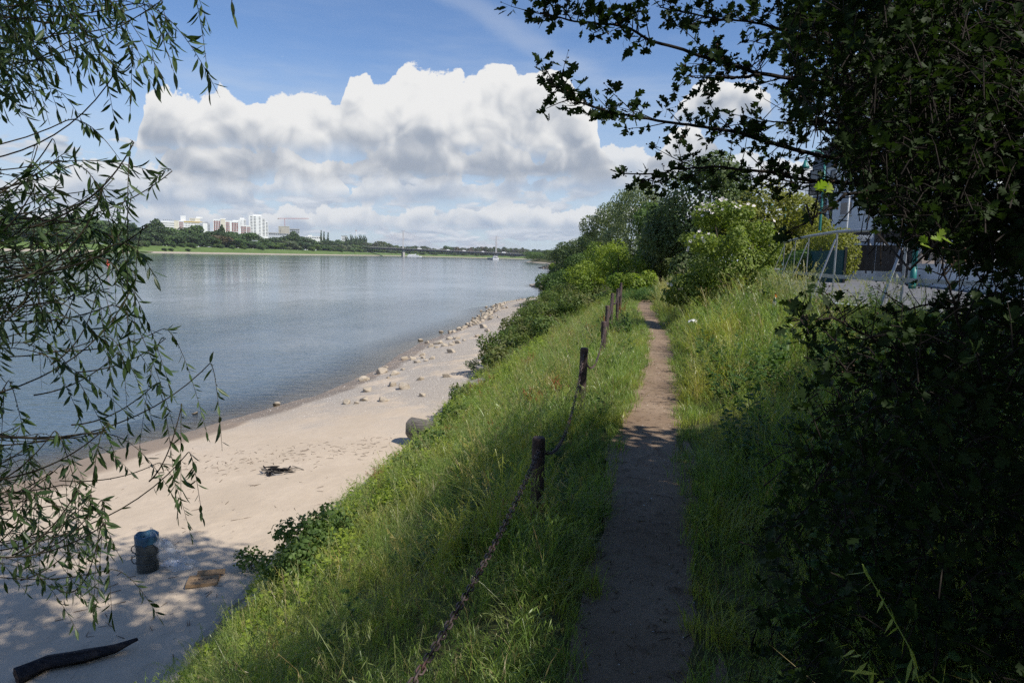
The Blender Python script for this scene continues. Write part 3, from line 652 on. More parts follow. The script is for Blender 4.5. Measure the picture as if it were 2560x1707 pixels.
f.block('wall', 500, 526, 557, 12, M_grey); f.block('gable', 508, 519, 558, 1.0, M_white, back=-0.5); f.block('roof', 506, 521, 555.5, 8, M_roofd, 557, back=1.5); f.grid('window', 501, 507, 560, 584, 2, 6, M_pane, 0.6, 0.45); f.grid('window', 519.5, 525.5, 559, 584, 2, 7, M_pane, 0.7, 0.45)
f = Facade('office_block', 'long white slab with flat roof at the left of the far blocks', 425, 300)
f.block('wall', 404, 447, 553.5, 14, M_white); f.block('roof_edge', 404, 446.8, 551.3, 13, M_grey, 553.5, back=1.0); f.grid('roof_vent', 408, 432, 549.5, 551.3, 5, 1, M_roofd, 0.35, 0.8, 2.0); f.grid('window', 405, 446, 556, 572, 14, 3, M_pane, 0.7, 0.4)
f = Facade('office_block', 'cream gable end beside the long white slab', 442, 240); f.block('wall', 436.5, 448, 551.5, 12, M_cream); f.block('roof_edge', 436, 448.5, 550.6, 12.6, M_grey, 551.5, back=-0.2)
f = Facade('villa', 'pale villa with dark roof between the trees on the far bank', 444, 100)
f.block('wall', 435, 453, 586, 10, M_cream); f.block('roof', 434, 454, 583.5, 11, M_roofd, 586, back=-0.4); f.block('gable', 440, 449, 579.5, 6, M_cream, 583.5, back=1); f.grid('window', 436, 452, 587, 602, 4, 3, M_pane, 0.4, 0.55)
f = Facade('villa', 'small white house with grey roof left of the villa on the far bank', 351, 95)
f.block('wall', 341, 361, 588, 10, M_white); f.block('roof', 340, 362, 582, 9, M_roofd, 588, back=0.8); f.grid('window', 343, 360, 589, 601, 4, 2, M_pane, 0.4, 0.5)
f = Facade('house', 'white low house below the white tower on the far bank', 636, 92)
f.block('wall', 630, 644, 603, 8, M_white); f.block('roof', 629.5, 644.5, 601, 8, M_grey, 603, back=-0.3); f.grid('window', 631, 643, 604, 611, 3, 1, M_pane, 0.5, 0.5)
f = Facade('house', 'white flat house right of the low house on the far bank', 657, 110); f.block('wall', 650, 664, 601, 8, M_white); f.block('roof_edge', 649.6, 664.4, 600, 8.6, M_grey, 601, back=-0.3); f.grid('window', 651, 663, 602, 610, 4, 1, M_pane, 0.5, 0.5)
f = Facade('concrete_block', 'bare beige concrete tower block under the red crane', 710, 300)
f.block('wall', 696.5, 724, 566.5, 14, M_conc); f.block('parapet', 696, 724.5, 565.8, 15, M_cream, 566.5, back=-0.4); f.grid('window', 699, 703, 572, 583, 1, 3, M_pane, 0.8, 0.35)
f = Facade('parking_deck', 'grey parking deck with open floors right of the concrete block', 736, 310)
f.block('wall', 724, 749, 573, 14, M_grey); f.block('floor_edge', 723.5, 749.5, 572.4, 15, M_conc, 573.6, back=-0.6); f.grid('opening', 724.5, 748.5, 574, 584, 5, 3, M_pane, 0.88, 0.5)
f = Facade('low_building', 'long low flat building between the white tower and the concrete block', 696, 240)
f.block('wall', 671, 722, 583.5, 12, M_grey); f.block('roof_edge', 670.6, 722.4, 582.3, 13, M_conc, 583.5, back=-0.5); f.grid('window', 672, 721, 584, 589, 9, 1, M_pane, 0.8, 0.5)
f = Facade('low_building', 'white low building right of the parking deck behind dark trees', 785, 260)
f.block('wall', 762, 808, 591, 12, M_white); f.block('roof_house', 770, 780, 588, 7, M_white, 591, back=2); f.grid('window', 764, 806, 592, 598, 9, 1, M_pane, 0.6, 0.5)
f = Facade('office_block', 'small white office block left of the dark poplar clump', 861, 130)
f.block('wall', 853.5, 868, 590, 12, M_white); f.block('roof', 853, 868.5, 589.3, 13, M_roofd, 590, back=-0.3); f.grid('window', 854.5, 867, 591.5, 606, 1, 4, M_pane, 0.92, 0.42)
# chimney
b = fpoint(890.5, 380, 9); e = thing('chimney', 'thin white factory chimney behind the poplar clump', 'chimney', tuple(b)); zt = top_z(890.5, 575, b)
m_ = MB(); m_.lathe(b, [(2.0, 0), (1.3, zt-b[2]-4)], 10); m_.build('shaft', M_white, e); m_ = MB(); m_.lathe(b+[0, 0, zt-b[2]-4], [(1.45, 0.01), (1.45, 2.4), (1.1, 4)], 10); m_.build('head', M_red, e)
# tower crane
M_crane = plain('crane_red', (0.48, 0.13, 0.12), 0.6, 0.3, var=0.1, scale=0.5)
b = fpoint(716, 330, 9.2); D_ = np.hypot(b[0], b[1]); e = thing('tower_crane', 'red tower crane above the concrete block on the far bank', 'crane', tuple(b))
zj = top_z(716, 546.5, b); us = np.array([b[1], -b[0], 0])/D_; ws = np.array([b[0], b[1], 0])/D_; pm = D_/F
def lattice(p0, p1, half, n, name):
    m = MB(); p0, p1 = np.array(p0, float), np.array(p1, float); ax = (p1-p0)/np.linalg.norm(p1-p0); a = np.cross(ax, ws); a /= np.linalg.norm(a); c = ws
    cs = [a*half+c*half, a*half-c*half, -a*half-c*half, -a*half+c*half]
    for q in cs: m.tube([p0+q, p1+q], 0.22, 4)
    for i in range(n):
        k0, k1 = p0+(p1-p0)*i/n, p0+(p1-p0)*(i+1)/n
        for j in range(4): m.tube([k0+cs[j], k1+cs[(j+1) % 4]], 0.12, 3)
    return m.build(name, M_crane, e)
lattice(b, [b[0], b[1], zj], 0.9, 14, 'mast'); pj = np.array([b[0], b[1], zj])
lattice(pj, pj+us*54*pm+[0, 0, 2.0*pm], 0.7, 20, 'jib'); lattice(pj, pj-us*15*pm-[0, 0, 0.5*pm], 0.7, 6, 'counter_jib')
m_ = MB(); m_.box(pj-us*14*pm-[0, 0, 1.6], (3.2, 3.2, 2.6)); m_.build('counterweight', M_conc, e); m_ = MB(); m_.box(pj+us*1.6-[0, 0, 1.8], (2.0, 2.0, 2.4), taper=0.85); m_.build('cab', M_white, e)
# ------------------------------------------------------------------ bridge
M_steel = plain('bridge_steel', (0.085, 0.09, 0.095), 0.7, 0.3, var=0.15, scale=0.1)
M_pylon = plain('pylon_paint', (0.50, 0.48, 0.47), 0.7, 0.3, var=0.06, scale=0.1)
PA, PB = atd(1008, 621.5, 1900), atd(1240, 632, 2000); ax_ = (PB-PA)/np.linalg.norm(PB-PA)
e = thing('cable_stayed_bridge', 'long cable stayed bridge with two slim pylons crossing the river', 'bridge', (PA[0], PA[1], 0))
c0, c1 = PA-ax_*140, PB+ax_*330
def slab(p, q, w, zt, zb, name, mat):
    n = np.array([ax_[1], -ax_[0], 0])*w/2; P = [k+s*n+[0, 0, z] for z in (zb, zt) for k, s in ((p, 1), (q, 1), (q, -1), (p, -1))]
    return part(name, P, [[3,2,1,0],[4,5,6,7],[0,1,5,4],[1,2,6,5],[2,3,7,6],[3,0,4,7]], mat, e)
slab(c0, c1, 30, 0.0, -1.2, 'deck', M_steel); slab(c0, c1, 14, -1.2, -5.4, 'box_girder', M_steel)
for s_ in (-1, 1):
    m_ = MB(); nn = np.array([ax_[1], -ax_[0], 0])*15*s_
    m_.tube([c0+nn+[0, 0, 1.0], c1+nn+[0, 0, 1.0]], 0.12, 4)
    for k in range(60): p = c0+(c1-c0)*k/59+nn; m_.tube([p, p+[0, 0, 1.0]], 0.09, 3)
    m_.build('guard_rail', M_pylon, e)
M_cable = plain('cable_red', (0.33, 0.16, 0.15), 0.6, 0.3, var=0.05, scale=0.1)
for P_, ht in ((PA, 49.5), (PB, 48.5)):
    for s_ in (-1, 1):
        m_ = MB(); pp = P_+ax_*1.3*s_; m_.box(pp+[0, 0, ht/2], (1.5, 1.9, ht), math.atan2(ax_[1], ax_[0]), taper=0.8); m_.build('pylon', M_pylon, e)
    m_ = MB(); m_.box([P_[0], P_[1], (P_[2]-4.4)/2-1], (6, 20, P_[2]-4.4+2), math.atan2(ax_[1], ax_[0]), taper=0.86); m_.build('pier', M_conc, e)
    for k in range(1, 11):
        for s_ in (-1, 1):
            m_ = MB(); m_.tube([P_+[0, 0, ht*(0.45+0.055*k)], P_+ax_*s_*12.5*k+[0, 0, 0.2]], 0.13, 4); m_.build('stay_cable', M_cable, e)
for k in range(7):
    p = PA+ax_*(-70+k*72); m_ = MB(); m_.tube([p+[0, 0, 0], p+[0, 0, 11]], [0.16, 0.1], 5); m_.tube([p+[0, 0, 11]-ax_*1.5, p+[0, 0, 11]+ax_*1.5], 0.1, 4); m_.build('lamp_mast', M_pylon, e)
def van(P, L, H, col, label):
    b_ = thing('van', label, 'vehicle', tuple(P), 'vehicles on the bridge'); ra = math.atan2(ax_[1], ax_[0])
    z0 = np.array([0, 0, 0.5])
    m = MB(); m.box(P+z0+[0, 0, H*0.4]-ax_*L*0.1, (L*0.76, 2.3, H*0.8), ra, taper=0.95); m.build('cargo_box', col, b_)
    m = MB(); m.box(P+z0+[0, 0, H*0.3]+ax_*L*0.4, (L*0.24, 2.2, H*0.6), ra, taper=0.8); m.build('cab', col, b_)
    for s in (-0.3, 0.36):
        m = MB(); m.box(P+ax_*L*s+[0, 0, 0.45], (0.9, 2.32, 0.9), ra); m.build('wheel_pair', M_roofd, b_)
nn = np.array([ax_[1], -ax_[0], 0])*9
for px, L, H, lab in [(1045,12,3.6,'white lorry nearest the left pylon on the bridge deck'),(1115,9,3.2,'white van left of mid span on the bridge deck'),(1155,10,3.4,'white lorry right of mid span on the bridge deck'),(1203,8,3.0,'white van left of the right pylon on the bridge deck'),(1258,12,3.6,'white lorry right of the right pylon on the bridge deck')]:
    t = (px-1008)/(1240-1008); P = PA+(PB-PA)*t+nn; van(P, L, H, M_white, lab)
# ------------------------------------------------------------------ boats and buoy
M_hull = plain('dark_hull', (0.05, 0.055, 0.065), 0.5, 0.4, var=0.2, scale=0.5)
b = atz(1239.5, 650, 0); e = thing('river_barge', 'white sterned cargo barge heading for the right bridge pylon', 'boat', tuple(b)); q = b[:2]/np.linalg.norm(b[:2]); fwv = np.array([q[0]-0.16, q[1], 0]); fwv /= np.linalg.norm(fwv); rv = np.array([fwv[1], -fwv[0], 0])
def hullpts(L, W, z0, z1, nose):
    out = [(-W/2, 0), (W/2, 0), (W/2, L*0.85), (0.12*W*nose, L), (-0.12*W*nose, L), (-W/2, L*0.85)]
    V = [b+rv*u*(1 if z > 0.9 else 0.9)+fwv*v+[0, 0, z] for z in (z0, z1) for u, v in out]; n = len(out)
    return V, [list(range(n))[::-1], list(range(n, 2*n))]+[[i, (i+1) % n, n+(i+1) % n, n+i] for i in range(n)]
V, Fc = hullpts(85, 11.4, -0.4, 2.2, 1); part('hull', V, Fc, M_hull, e)
ra = math.atan2(fwv[1], fwv[0])
m_ = MB(); m_.box(b+fwv*0.06+[0, 0, 1.6], (0.4, 11.2, 2.4), ra); m_.build('transom', M_white, e)
m_ = MB(); m_.box(b+fwv*7+[0, 0, 3.7], (12, 10.2, 3.0), ra, taper=0.94); m_.build('deckhouse', M_white, e)
m_ = MB(); m_.box(b+fwv*11+[0, 0, 6.3], (5, 6.5, 2.2), ra, taper=0.9); m_.build('wheelhouse', M_white, e)
m_ = MB(); m_.box(b+fwv*0.92+[0, 0, 4.0], (0.3, 8, 1.0), ra); m_.build('stern_windows', M_pane, e)
m_ = MB(); m_.box(b+fwv*8.2+[0, 0, 6.5], (0.3, 5.4, 1.0), ra); m_.build('wheelhouse_windows', M_pane, e)
m_ = MB(); m_.box(b+fwv*48+[0, 0, 2.9], (62, 9.4, 1.4), ra); m_.build('cargo_hatch', M_grey, e)
m_ = MB(); m_.tube([b+fwv*13+[0, 0, 7.4], b+fwv*13+[0, 0, 10.5]], 0.15, 5); m_.build('mast', M_white, e)
b = atz(1020, 641.2, 0); b = b*np.array([0.93, 0.93, 1]); e = thing('passenger_ship', 'white passenger ship moored by the far bank under the left pylon', 'boat', tuple(b))
rv = np.array([1, 0.25, 0])/math.hypot(1, .25); fwv = rv; ra = math.atan2(rv[1], rv[0]); nv = np.array([-rv[1], rv[0], 0])
out = [(-3, -2.6), (30, -2.6), (37, 0), (30, 2.6), (-3, 2.6)]
V = [b+rv*u+nv*v*k+[0, 0, z] for z, k in ((-0.3, 0.8), (2.2, 1.0)) for u, v in out]; part('hull', V, [[4,3,2,1,0],[5,6,7,8,9]]+[[i, (i+1) % 5, 5+(i+1) % 5, 5+i] for i in range(5)], M_white, e)
m_ = MB(); m_.box(b+rv*14+[0, 0, 3.4], (30, 4.4, 2.4), ra, taper=0.96); m_.build('saloon', M_white, e); m_ = MB(); m_.box(b+rv*11+[0, 0, 5.5], (20, 3.8, 1.8), ra, taper=0.95); m_.build('upper_deck', M_white, e)
m_ = MB(); m_.box(b+rv*14-nv*2.22+[0, 0, 3.5], (27, 0.2, 0.9), ra); m_.build('window_band', M_pane, e); m_ = MB(); m_.box(b+rv*20+[0, 0, 6.9], (5, 3, 1.2), ra, taper=0.85); m_.build('bridge_house', M_grey, e)
b = atz(269, 662, 0); e = thing('channel_buoy', 'small red channel buoy floating on the left of the river', 'buoy', tuple(b))
M_buoy = plain('buoy_red', (0.55, 0.06, 0.04), 0.5, 0.4, var=0.15, scale=2)
m_ = MB(); m_.lathe(b, [(0.45, -0.3), (0.62, 0.0), (0.62, 0.35), (0.3, 0.5)], 12); m_.build('float', M_buoy, e, True); m_ = MB(); m_.lathe(b+[0, 0, 0.5], [(0.26, 0.0), (0.16, 0.9), (0.2, 0.95), (0.2, 1.35), (0.05, 1.4)], 10); m_.build('topmark', M_buoy, e)
# ------------------------------------------------------------------ near bank: trees and shrubs
M_leafs = dict(
 dark=foliage('leaf_dark_round', (0.060, 0.092, 0.034), (0.105, 0.148, 0.052), 0.28, big=0.5, bigcol=(0.13, 0.165, 0.06)),
 willow=foliage('leaf_grey_willow', (0.150, 0.190, 0.090), (0.230, 0.265, 0.130), 0.3, big=0.35, bigcol=(0.11, 0.15, 0.06)),
 mid=foliage('leaf_mid', (0.070, 0.119, 0.031), (0.112, 0.175, 0.045), 0.35),
 lime=foliage('leaf_lime', (0.147, 0.210, 0.025), (0.245, 0.301, 0.042), 0.4, big=0.5, bigcol=(0.098, 0.168, 0.028)),
 bramble=foliage('leaf_bramble', (0.077, 0.126, 0.028), (0.133, 0.182, 0.045), 0.35, big=0.9, bigcol=(0.140, 0.140, 0.049)),
 rose=foliage('leaf_rose', (0.120, 0.175, 0.032), (0.220, 0.270, 0.060), 0.38),
 gold=foliage('leaf_golden', (0.154, 0.168, 0.031), (0.231, 0.238, 0.049), 0.4),
 hedge=foliage('leaf_hedge', (0.063, 0.119, 0.028), (0.105, 0.175, 0.042), 0.3))
r5 = np.random.default_rng(55)
def leafy(name, label, cat, base, w, h, kind, n, size, mat, group=None, droop=0.0, lobes=None, rmin=0.55, trunk=0.02, tv=SPRAY_V, tf=SPRAY_F):
    base = np.array(base, float); e = thing(name, label, cat, tuple(base), group)
    L = lobes or lobes_for(r5, w, h, kind)
    V, Fc, rn = crown_mesh(L, n, size, r5, tv, tf, droop, rmin)
    part('crown', V+base, Fc, M_leafs[mat], e, rn)
    t = trunk_mb(r5, w, h, trunk*h, L); part('trunk', np.concatenate(t.V)+base, t.F, M_bark, e)
    return e
NARROW_V = SPRAY_V*np.array([0.45, 1.15, 1]); 
def gp(px, y, dz=0.0):
    p = atd(px, 700, y); return (p[0], y, float(zground(p[0], y))+dz)
leafy('round_tree', 'dark dense round tree where the footpath ends', 'tree', gp(1738, 38), 6.0, 7.8, 'round', 17000, 0.15, 'dark')
leafy('round_tree', 'dark low tree leaning left of the dense round tree', 'tree', gp(1650, 43), 3.4, 4.6, 'round', 6000, 0.15, 'dark')
leafy('willow_tree', 'tall pale grey green willow left of the dark round tree', 'tree', gp(1592, 72), 7.6, 10.0, 'round', 12000, 0.24, 'willow', None, 0.7, tv=NARROW_V)
leafy('willow_tree', 'lower pale willow at the left shoulder of the tall willow', 'tree', gp(1515, 80), 6.6, 8.2, 'round', 9000, 0.25, 'willow', None, 0.7, tv=NARROW_V)
leafy('leafy_tree', 'mid green tree between the pale willow and dark round tree', 'tree', gp(1632, 56), 4.0, 6.4, 'round', 6500, 0.18, 'mid')
for px, y, w, top, lab in [(1475,135,9,577,'dark green tree left of the pale willows'),(1440,150,9,588,'second dark green tree left of the pale willows'),(1415,170,9,600,'third dark green tree left of the pale willows'),(1500,120,7,580,'dark green tree half hidden behind the lower pale willow')]:
    b = gp(px, y); leafy('bank_tree', lab, 'tree', b, w, top_z(px, top, b)-b[2], 'round', 5000, 0.32, 'dark')
for px, y, w, top, mt in [(1385,260,15,615,'mid'),(1362,330,17,622,'mid'),(1345,430,22,624,'dark'),(1352,560,30,622,'mid'),(1330,640,30,627,'mid'),(1318,760,30,628,'dark'),(1308,900,34,630,'mid'),(1400,420,24,612,'dark'),(1300,1050,36,633,'dark'),(1325,1000,36,628,'mid')]:
    p_ = atd(px, 650, y); b = (max(p_[0], float(xt(y))+6), y, 3.0)
    leafy('bank_tree', {260: 'mid green tree nearest beyond the stone spit', 330: 'second mid green tree beyond the stone spit', 430: 'dark green tree by the far stone spit', 560: 'tall mid green tree above the far stone spit', 640: 'mid green tree left of the tall one above the far spit', 760: 'dark green tree at the bend of the near bank', 900: 'mid green tree standing out farthest into the river view', 420: 'dark green tree right of the far stone spit', 1050: 'outermost dark tree of the near bank by the water', 1000: 'mid green tree behind the bend of the near bank'}[y], 'tree', b, w, top_z(px, top, b)-3, 'round', 2600, 0.6 if y < 600 else 0.9, mt, 'trees along the near bank downstream')
# bushes from the path end down to the water
BUSH = [(1545,42,4.2,3.4,'lime','bright lime green bush below the pale willow'),(1478,48,3.6,2.8,'lime','lime green bush left of the brightest bush'),(1500,60,4.4,4.2,'lime','tall lime green bush in front of the lower willow'),(1585,34,2.6,1.7,'lime','low lime bush beside the last chain posts'),
        (1420,62,4.0,2.6,'mid','mid green bush above the slope brambles'),(1390,80,5.0,3.2,'mid','spreading green bush above the first stone spit'),(1440,88,5.5,4.0,'mid','tall green bush right of the spreading bush'),(1365,118,6.0,3.6,'mid','green bush reaching out over the stone spit'),
        (1395,140,8.0,5.0,'lime','light green bush behind the stone spit'),(1352,170,6.0,3.4,'mid','outermost green bush over the water by the spit'),(1400,200,10,6.0,'mid','broad green bush beyond the stone spit'),(1370,230,9,5,'lime','light green bush far along the near bank'),(1440,38,1.8,1.3,'mid','small dark leaved bush at the crest of the slope'),(1325,300,10,6,'mid','last green bush before the far stone spit')]
for px, y, w, h, mt, lab in BUSH:
    p_ = atd(px, 680, y); xx = max(p_[0], float(xw(y))+w*0.35) if y > 100 else p_[0]
    b = (xx, y, float(zground(xx, y))-0.1)
    leafy('bush', lab, 'bush', b, w, h, 'bush', int(2600*max(1, w*h/9)), 0.11*max(1, y/45)**0.6, mt, 'bushes on the near bank', 0.15)
k_ = 0
for y, s in [(27,.3),(29.5,.55),(31,.2),(33,.45),(35,.75),(36,.25),(38.5,.5),(41,.2),(42,.7),(45,.4),(48,.75),(50,.25),(54,.5),(58,.3),(60,.7),(66,.4),(72,.6),(80,.35),(88,.5)]:
    xx = float(xt(y)+(xc(y)-xt(y))*s); w = r5.uniform(2.0, 2.8)*(1+y/120); h = r5.uniform(1.0, 1.5)
    lab = ['low', 'waist high', 'spreading', 'tangled', 'rounded'][k_ % 5]+' bramble bush on the '+('foot' if s < .33 else ('top' if s > .66 else 'middle'))+' of the slope, '+['nearest', 'second', 'third', 'fourth', 'fifth', 'sixth', 'seventh', 'eighth', 'ninth', 'tenth', 'eleventh', 'twelfth', 'thirteenth', 'fourteenth', 'fifteenth', 'sixteenth', 'seventeenth', 'eighteenth', 'nineteenth'][k_]+' along the bank'
    leafy('bramble_bush', lab, 'bush', (xx, y, float(zground(xx, y))-0.15), w, h, 'bush', 2600, 0.10, 'bramble', 'brambles on the slope', 0.1, trunk=0.03); k_ += 1
# rose bush in flower
gb = gp(1832, 17.5); RLB = [((0, 0, 1.0), (.95, .85, .85))]
for k in range(26):
    a_ = r5.uniform(0, 6.28); zz = r5.uniform(.25, 2.45); q_ = 1.35*math.sqrt(max(.05, 1-((zz-1.0)/1.75)**2))*r5.uniform(.55, 1.08); RLB.append(((math.cos(a_)*q_, math.sin(a_)*q_, zz), (r5.uniform(.2, .48), r5.uniform(.2, .48), r5.uniform(.16, .36))))
rose = leafy('rose_bush', 'large wild rose bush dotted with white flowers beside the railing', 'bush', (gb[0]-0.15, gb[1], gb[2]-0.1), 3.0, 2.75, 'bush', 15000, 0.068, 'rose', None, 0.15, lobes=RLB, rmin=0.4)
M_petal = plain('rose_petal', (0.78, 0.72, 0.72), 0.7, 0.2, var=0.06, scale=30); M_yolk = plain('rose_centre', (0.6, 0.42, 0.06), 0.8, 0.2)
fv, ff = [[0, 0, 0.004]], []
for k in range(5):
    a = k*2*math.pi/5; i = len(fv)
    fv += [[math.cos(a-.5)*.5, math.sin(a-.5)*.5, .08], [math.cos(a-.25)*1.0, math.sin(a-.25)*1.0, .2], [math.cos(a+.25)*1.0, math.sin(a+.25)*1.0, .2], [math.cos(a+.5)*.5, math.sin(a+.5)*.5, .08]]; ff += [[0, i, i+1, i+2, i+3]]
fm = to_mesh('flower', np.array(fv)*0.046, ff); fm.materials.append(M_petal); ym = MB(); ym.lathe((0, 0, 0.004), [(0.009, 0), (0.006, 0.006)], 6); ymm = to_mesh('stamens', np.concatenate(ym.V), ym.F); ymm.materials.append(M_yolk)
cr_ = [c for c in rose.children if c.name.startswith('crown')][0]
cv = np.empty(len(cr_.data.vertices)*3, np.float32); cr_.data.vertices.foreach_get('co', cv); cv = cv.reshape(-1, 3)
cc = np.array([0, 0, 1.2]); dv = (cv-cc)/np.array([1.5, 1.5, 1.45]); rr = np.linalg.norm(dv, axis=1); cand = np.where((rr > 0.93) & ((dv[:, 1] < 0.1) | (dv[:, 2] > 0.5)) & (cv[:, 2] > 0.3))[0]
for i in r5.choice(cand, 95, replace=False):
    d = dv[i]/rr[i]; o = obj('flower', fm, None, rose); o.location = cv[i]+d*0.06; o.rotation_euler = Vector(d*0.6+np.array([0, -.5, .25])+r5.normal(size=3)*.35).to_track_quat('Z', 'Y').to_euler(); s_ = r5.uniform(.7, 1.15); o.scale = (s_,)*3
    c = obj('stamens', ymm, None, o)
leafy('golden_tree', 'yellowish green tree behind the rose bush and hook lamp', 'tree', gp(1900, 37), 5.0, 5.4, 'round', 9000, 0.15, 'gold')
leafy('golden_tree', 'lower yellowish tree against the white building', 'tree', gp(1985, 44), 3.6, 4.4, 'round', 5000, 0.15, 'gold')
leafy('dark_shrub', 'dark shrub at the left corner of the white building', 'bush', gp(1992, 50), 2.8, 3.8, 'bush', 4000, 0.15, 'dark')
# ------------------------------------------------------------------ promenade: railing, wall, lamps
M_galv = plain('galvanised_steel', (0.34, 0.35, 0.37), 0.5, 0.5, metal=0.5, var=0.15, scale=5)
RL = [(8.6,24.2),(7.9,21.6),(7.25,19.2),(6.65,17.0),(6.1,15.0),(5.62,13.2),(5.22,11.2),(5.5,9.7),(5.88,8.2),(6.25,6.7),(6.6,5.2)]
rail = thing('railing', 'grey metal railing with slanting braces along the promenade edge', 'railing', (5.22, 11.2, ZR))
P3 = np.array([(a, b, ZR) for a, b in RL])
m_ = MB(); m_.tube(P3+[0, 0, 1.12], 0.026, 8); m_.build('top_rail', M_galv, rail, True)
m_ = MB()
for a, b in zip(P3[:-1], P3[1:]):
    c = (a+b)/2+[0, 0, 0.40]; L = np.linalg.norm(b-a); m_.box(c, (L*0.99, 0.012, 0.06), math.atan2(b[1]-a[1], b[0]-a[0]))
m_.build('lower_rail', M_galv, rail)
m_ = MB(); m_.tube(P3[5:]+[0, 0, 0.16], 0.004, 4); m_.build('tension_wire', M_galv, rail)
for i, p in enumerate(P3):
    t = P3[min(i+1, len(P3)-1)]-P3[max(i-1, 0)]; a = math.atan2(t[1], t[0]); t = t/np.linalg.norm(t); nrm = np.array([-t[1], t[0], 0]); nrm = nrm if nrm[0] < 0 else -nrm
    m_ = MB(); m_.box(p+[0, 0, 0.48], (0.05, 0.012, 1.24), a); m_.build('post', M_galv, rail)
    q = p+nrm*0.42+t*0.02; q[2] = float(zground(q[0], q[1]))-0.05; top = p+[0, 0, 1.0]+nrm*0.02
    d = top-q; L = np.linalg.norm(d); z = d/L; y_ = np.cross(z, t); y_ /= np.linalg.norm(y_); x_ = np.cross(y_, z)
    m_ = MB(); m_.box((q+top)/2, (0.05, 0.012, L), M=np.stack([x_, y_, z], 1)); m_.build('brace', M_galv, rail)
M_wallw = plain('white_wall_paint', (0.72, 0.72, 0.72), 0.9, 0.15, var=0.05, scale=1.2, dirt=(0.5, 0.5, 0.48))
M_tealp = plain('teal_paint', (0.015, 0.15, 0.135), 0.45, 0.4, var=0.15, scale=4)
M_black = plain('black_paint', (0.012, 0.012, 0.013), 0.5, 0.4, var=0.3, scale=6)
WA, WB = atz(2066, 685, ZR), atz(2480, 733, ZR)
def on_wall(px):          # foot of the low wall below a photo column
    d = ray(px, 700); e_ = WB-WA; den = d[0]*(-e_[1])+d[1]*e_[0]; s = (d[0]*WA[1]-d[1]*WA[0])/den; return WA+e_*s
wd = (WB-WA)/np.linalg.norm(WB-WA); wa = math.atan2(wd[1], wd[0]); wn = np.array([wd[1], -wd[0], 0]); wn = wn if wn[0] > 0 else -wn    # wn points away from the camera
def wall(p0, p1, label):
    e = thing('low_wall', label, 'wall', tuple((p0+p1)/2)); L = np.linalg.norm(p1-p0); c = (p0+p1)/2
    m = MB(); m.box(c+wn*0.12+[0, 0, 0.33], (L, 0.24, 0.68), wa); m.build('wall_body', M_wallw, e); m = MB(); m.box(c+wn*0.12+[0, 0, 0.69], (L+0.03, 0.27, 0.035), wa); m.build('coping', M_wallw, e)
wall(WA, on_wall(2240), 'low white terrace wall left of the steps'); wall(on_wall(2268), WB+wd*3, 'low white terrace wall right of the steps')
e = thing('steps', 'pale stone steps in the gap of the white wall', 'steps', tuple(on_wall(2254)))
for k in range(3):
    m_ = MB(); m_.box(on_wall(2254)+wn*(0.2+0.3*k)+[0, 0, 0.08+0.08*k], (0.62, 0.3, 0.16*(k+1)), wa); m_.build('tread', M_cream, e)
terr = on_wall(2254)
o = MB(); o.box((WA+WB)/2+wn*6.3+[0, 0, 0.2], (np.linalg.norm(WB-WA)+16, 12, 0.4), wa); o = o.build('terrace_floor', M_prom); o['kind'] = 'structure'
# hook lamp and lamp posts
def lamp(px, y, h, label, hook=True, r=0.05, lean=0.0):
    p = atd(px, 690, y); p[2] = ZR; e = thing('street_lamp', label, 'lamp', tuple(p))
    tp = p+[lean, 0, h]
    m = MB(); m.tube([p, p+[lean*.5, 0, h*0.5], tp], [r*1.25, r, r*0.85], 10); m.build('pole', M_tealp, e, True)
    m = MB(); m.lathe(p, [(r*1.6, 0), (r*1.6, 0.08), (r*1.4, 0.3), (r*1.3, 0.6)], 10); m.build('pole_base', M_tealp, e, True)
    if hook:
        q = [tp+np.array([-0.42*(1-math.cos(a)), 0, 0.42*math.sin(a)]) for a in np.linspace(0, math.pi, 9)]
        m = MB(); m.tube(q, r*0.6, 8); m.build('hook_arm', M_tealp, e, True); s = q[-1]
    else: s = tp+[0, 0, 0.45]; m = MB(); m.tube([tp, s], r*0.8, 8); m.build('stem', M_tealp, e)
    m = MB(); m.lathe(s-[0, 0, 0.34], [(0.19, 0), (0.16, 0.1), (0.09, 0.2), (0.05, 0.35)], 12); m.build('lamp_shade', M_tealp, e, True); m = MB(); m.lathe(s-[0, 0, 0.42], [(0.05, 0), (0.12, 0.04), (0.13, 0.085)], 10); m.build('lamp_glass', M_white, e, True)
    return e, p
lamp(1952, 40, 4.0, 'slim teal lamp with hooked arm above the rose bush')
e, p = lamp(2040, 30, 5.0, 'teal lamp post with white band beside the white building', True, 0.055)
m_ = MB(); m_.lathe(p+[0, 0, 1.7], [(0.062, 0), (0.062, 0.35)], 10, False); m_.build('white_sticker_band', M_white, e)
lamp(2283, 18.8, 4.2, 'thick teal lamp post in front of the low white wall', True, 0.06)
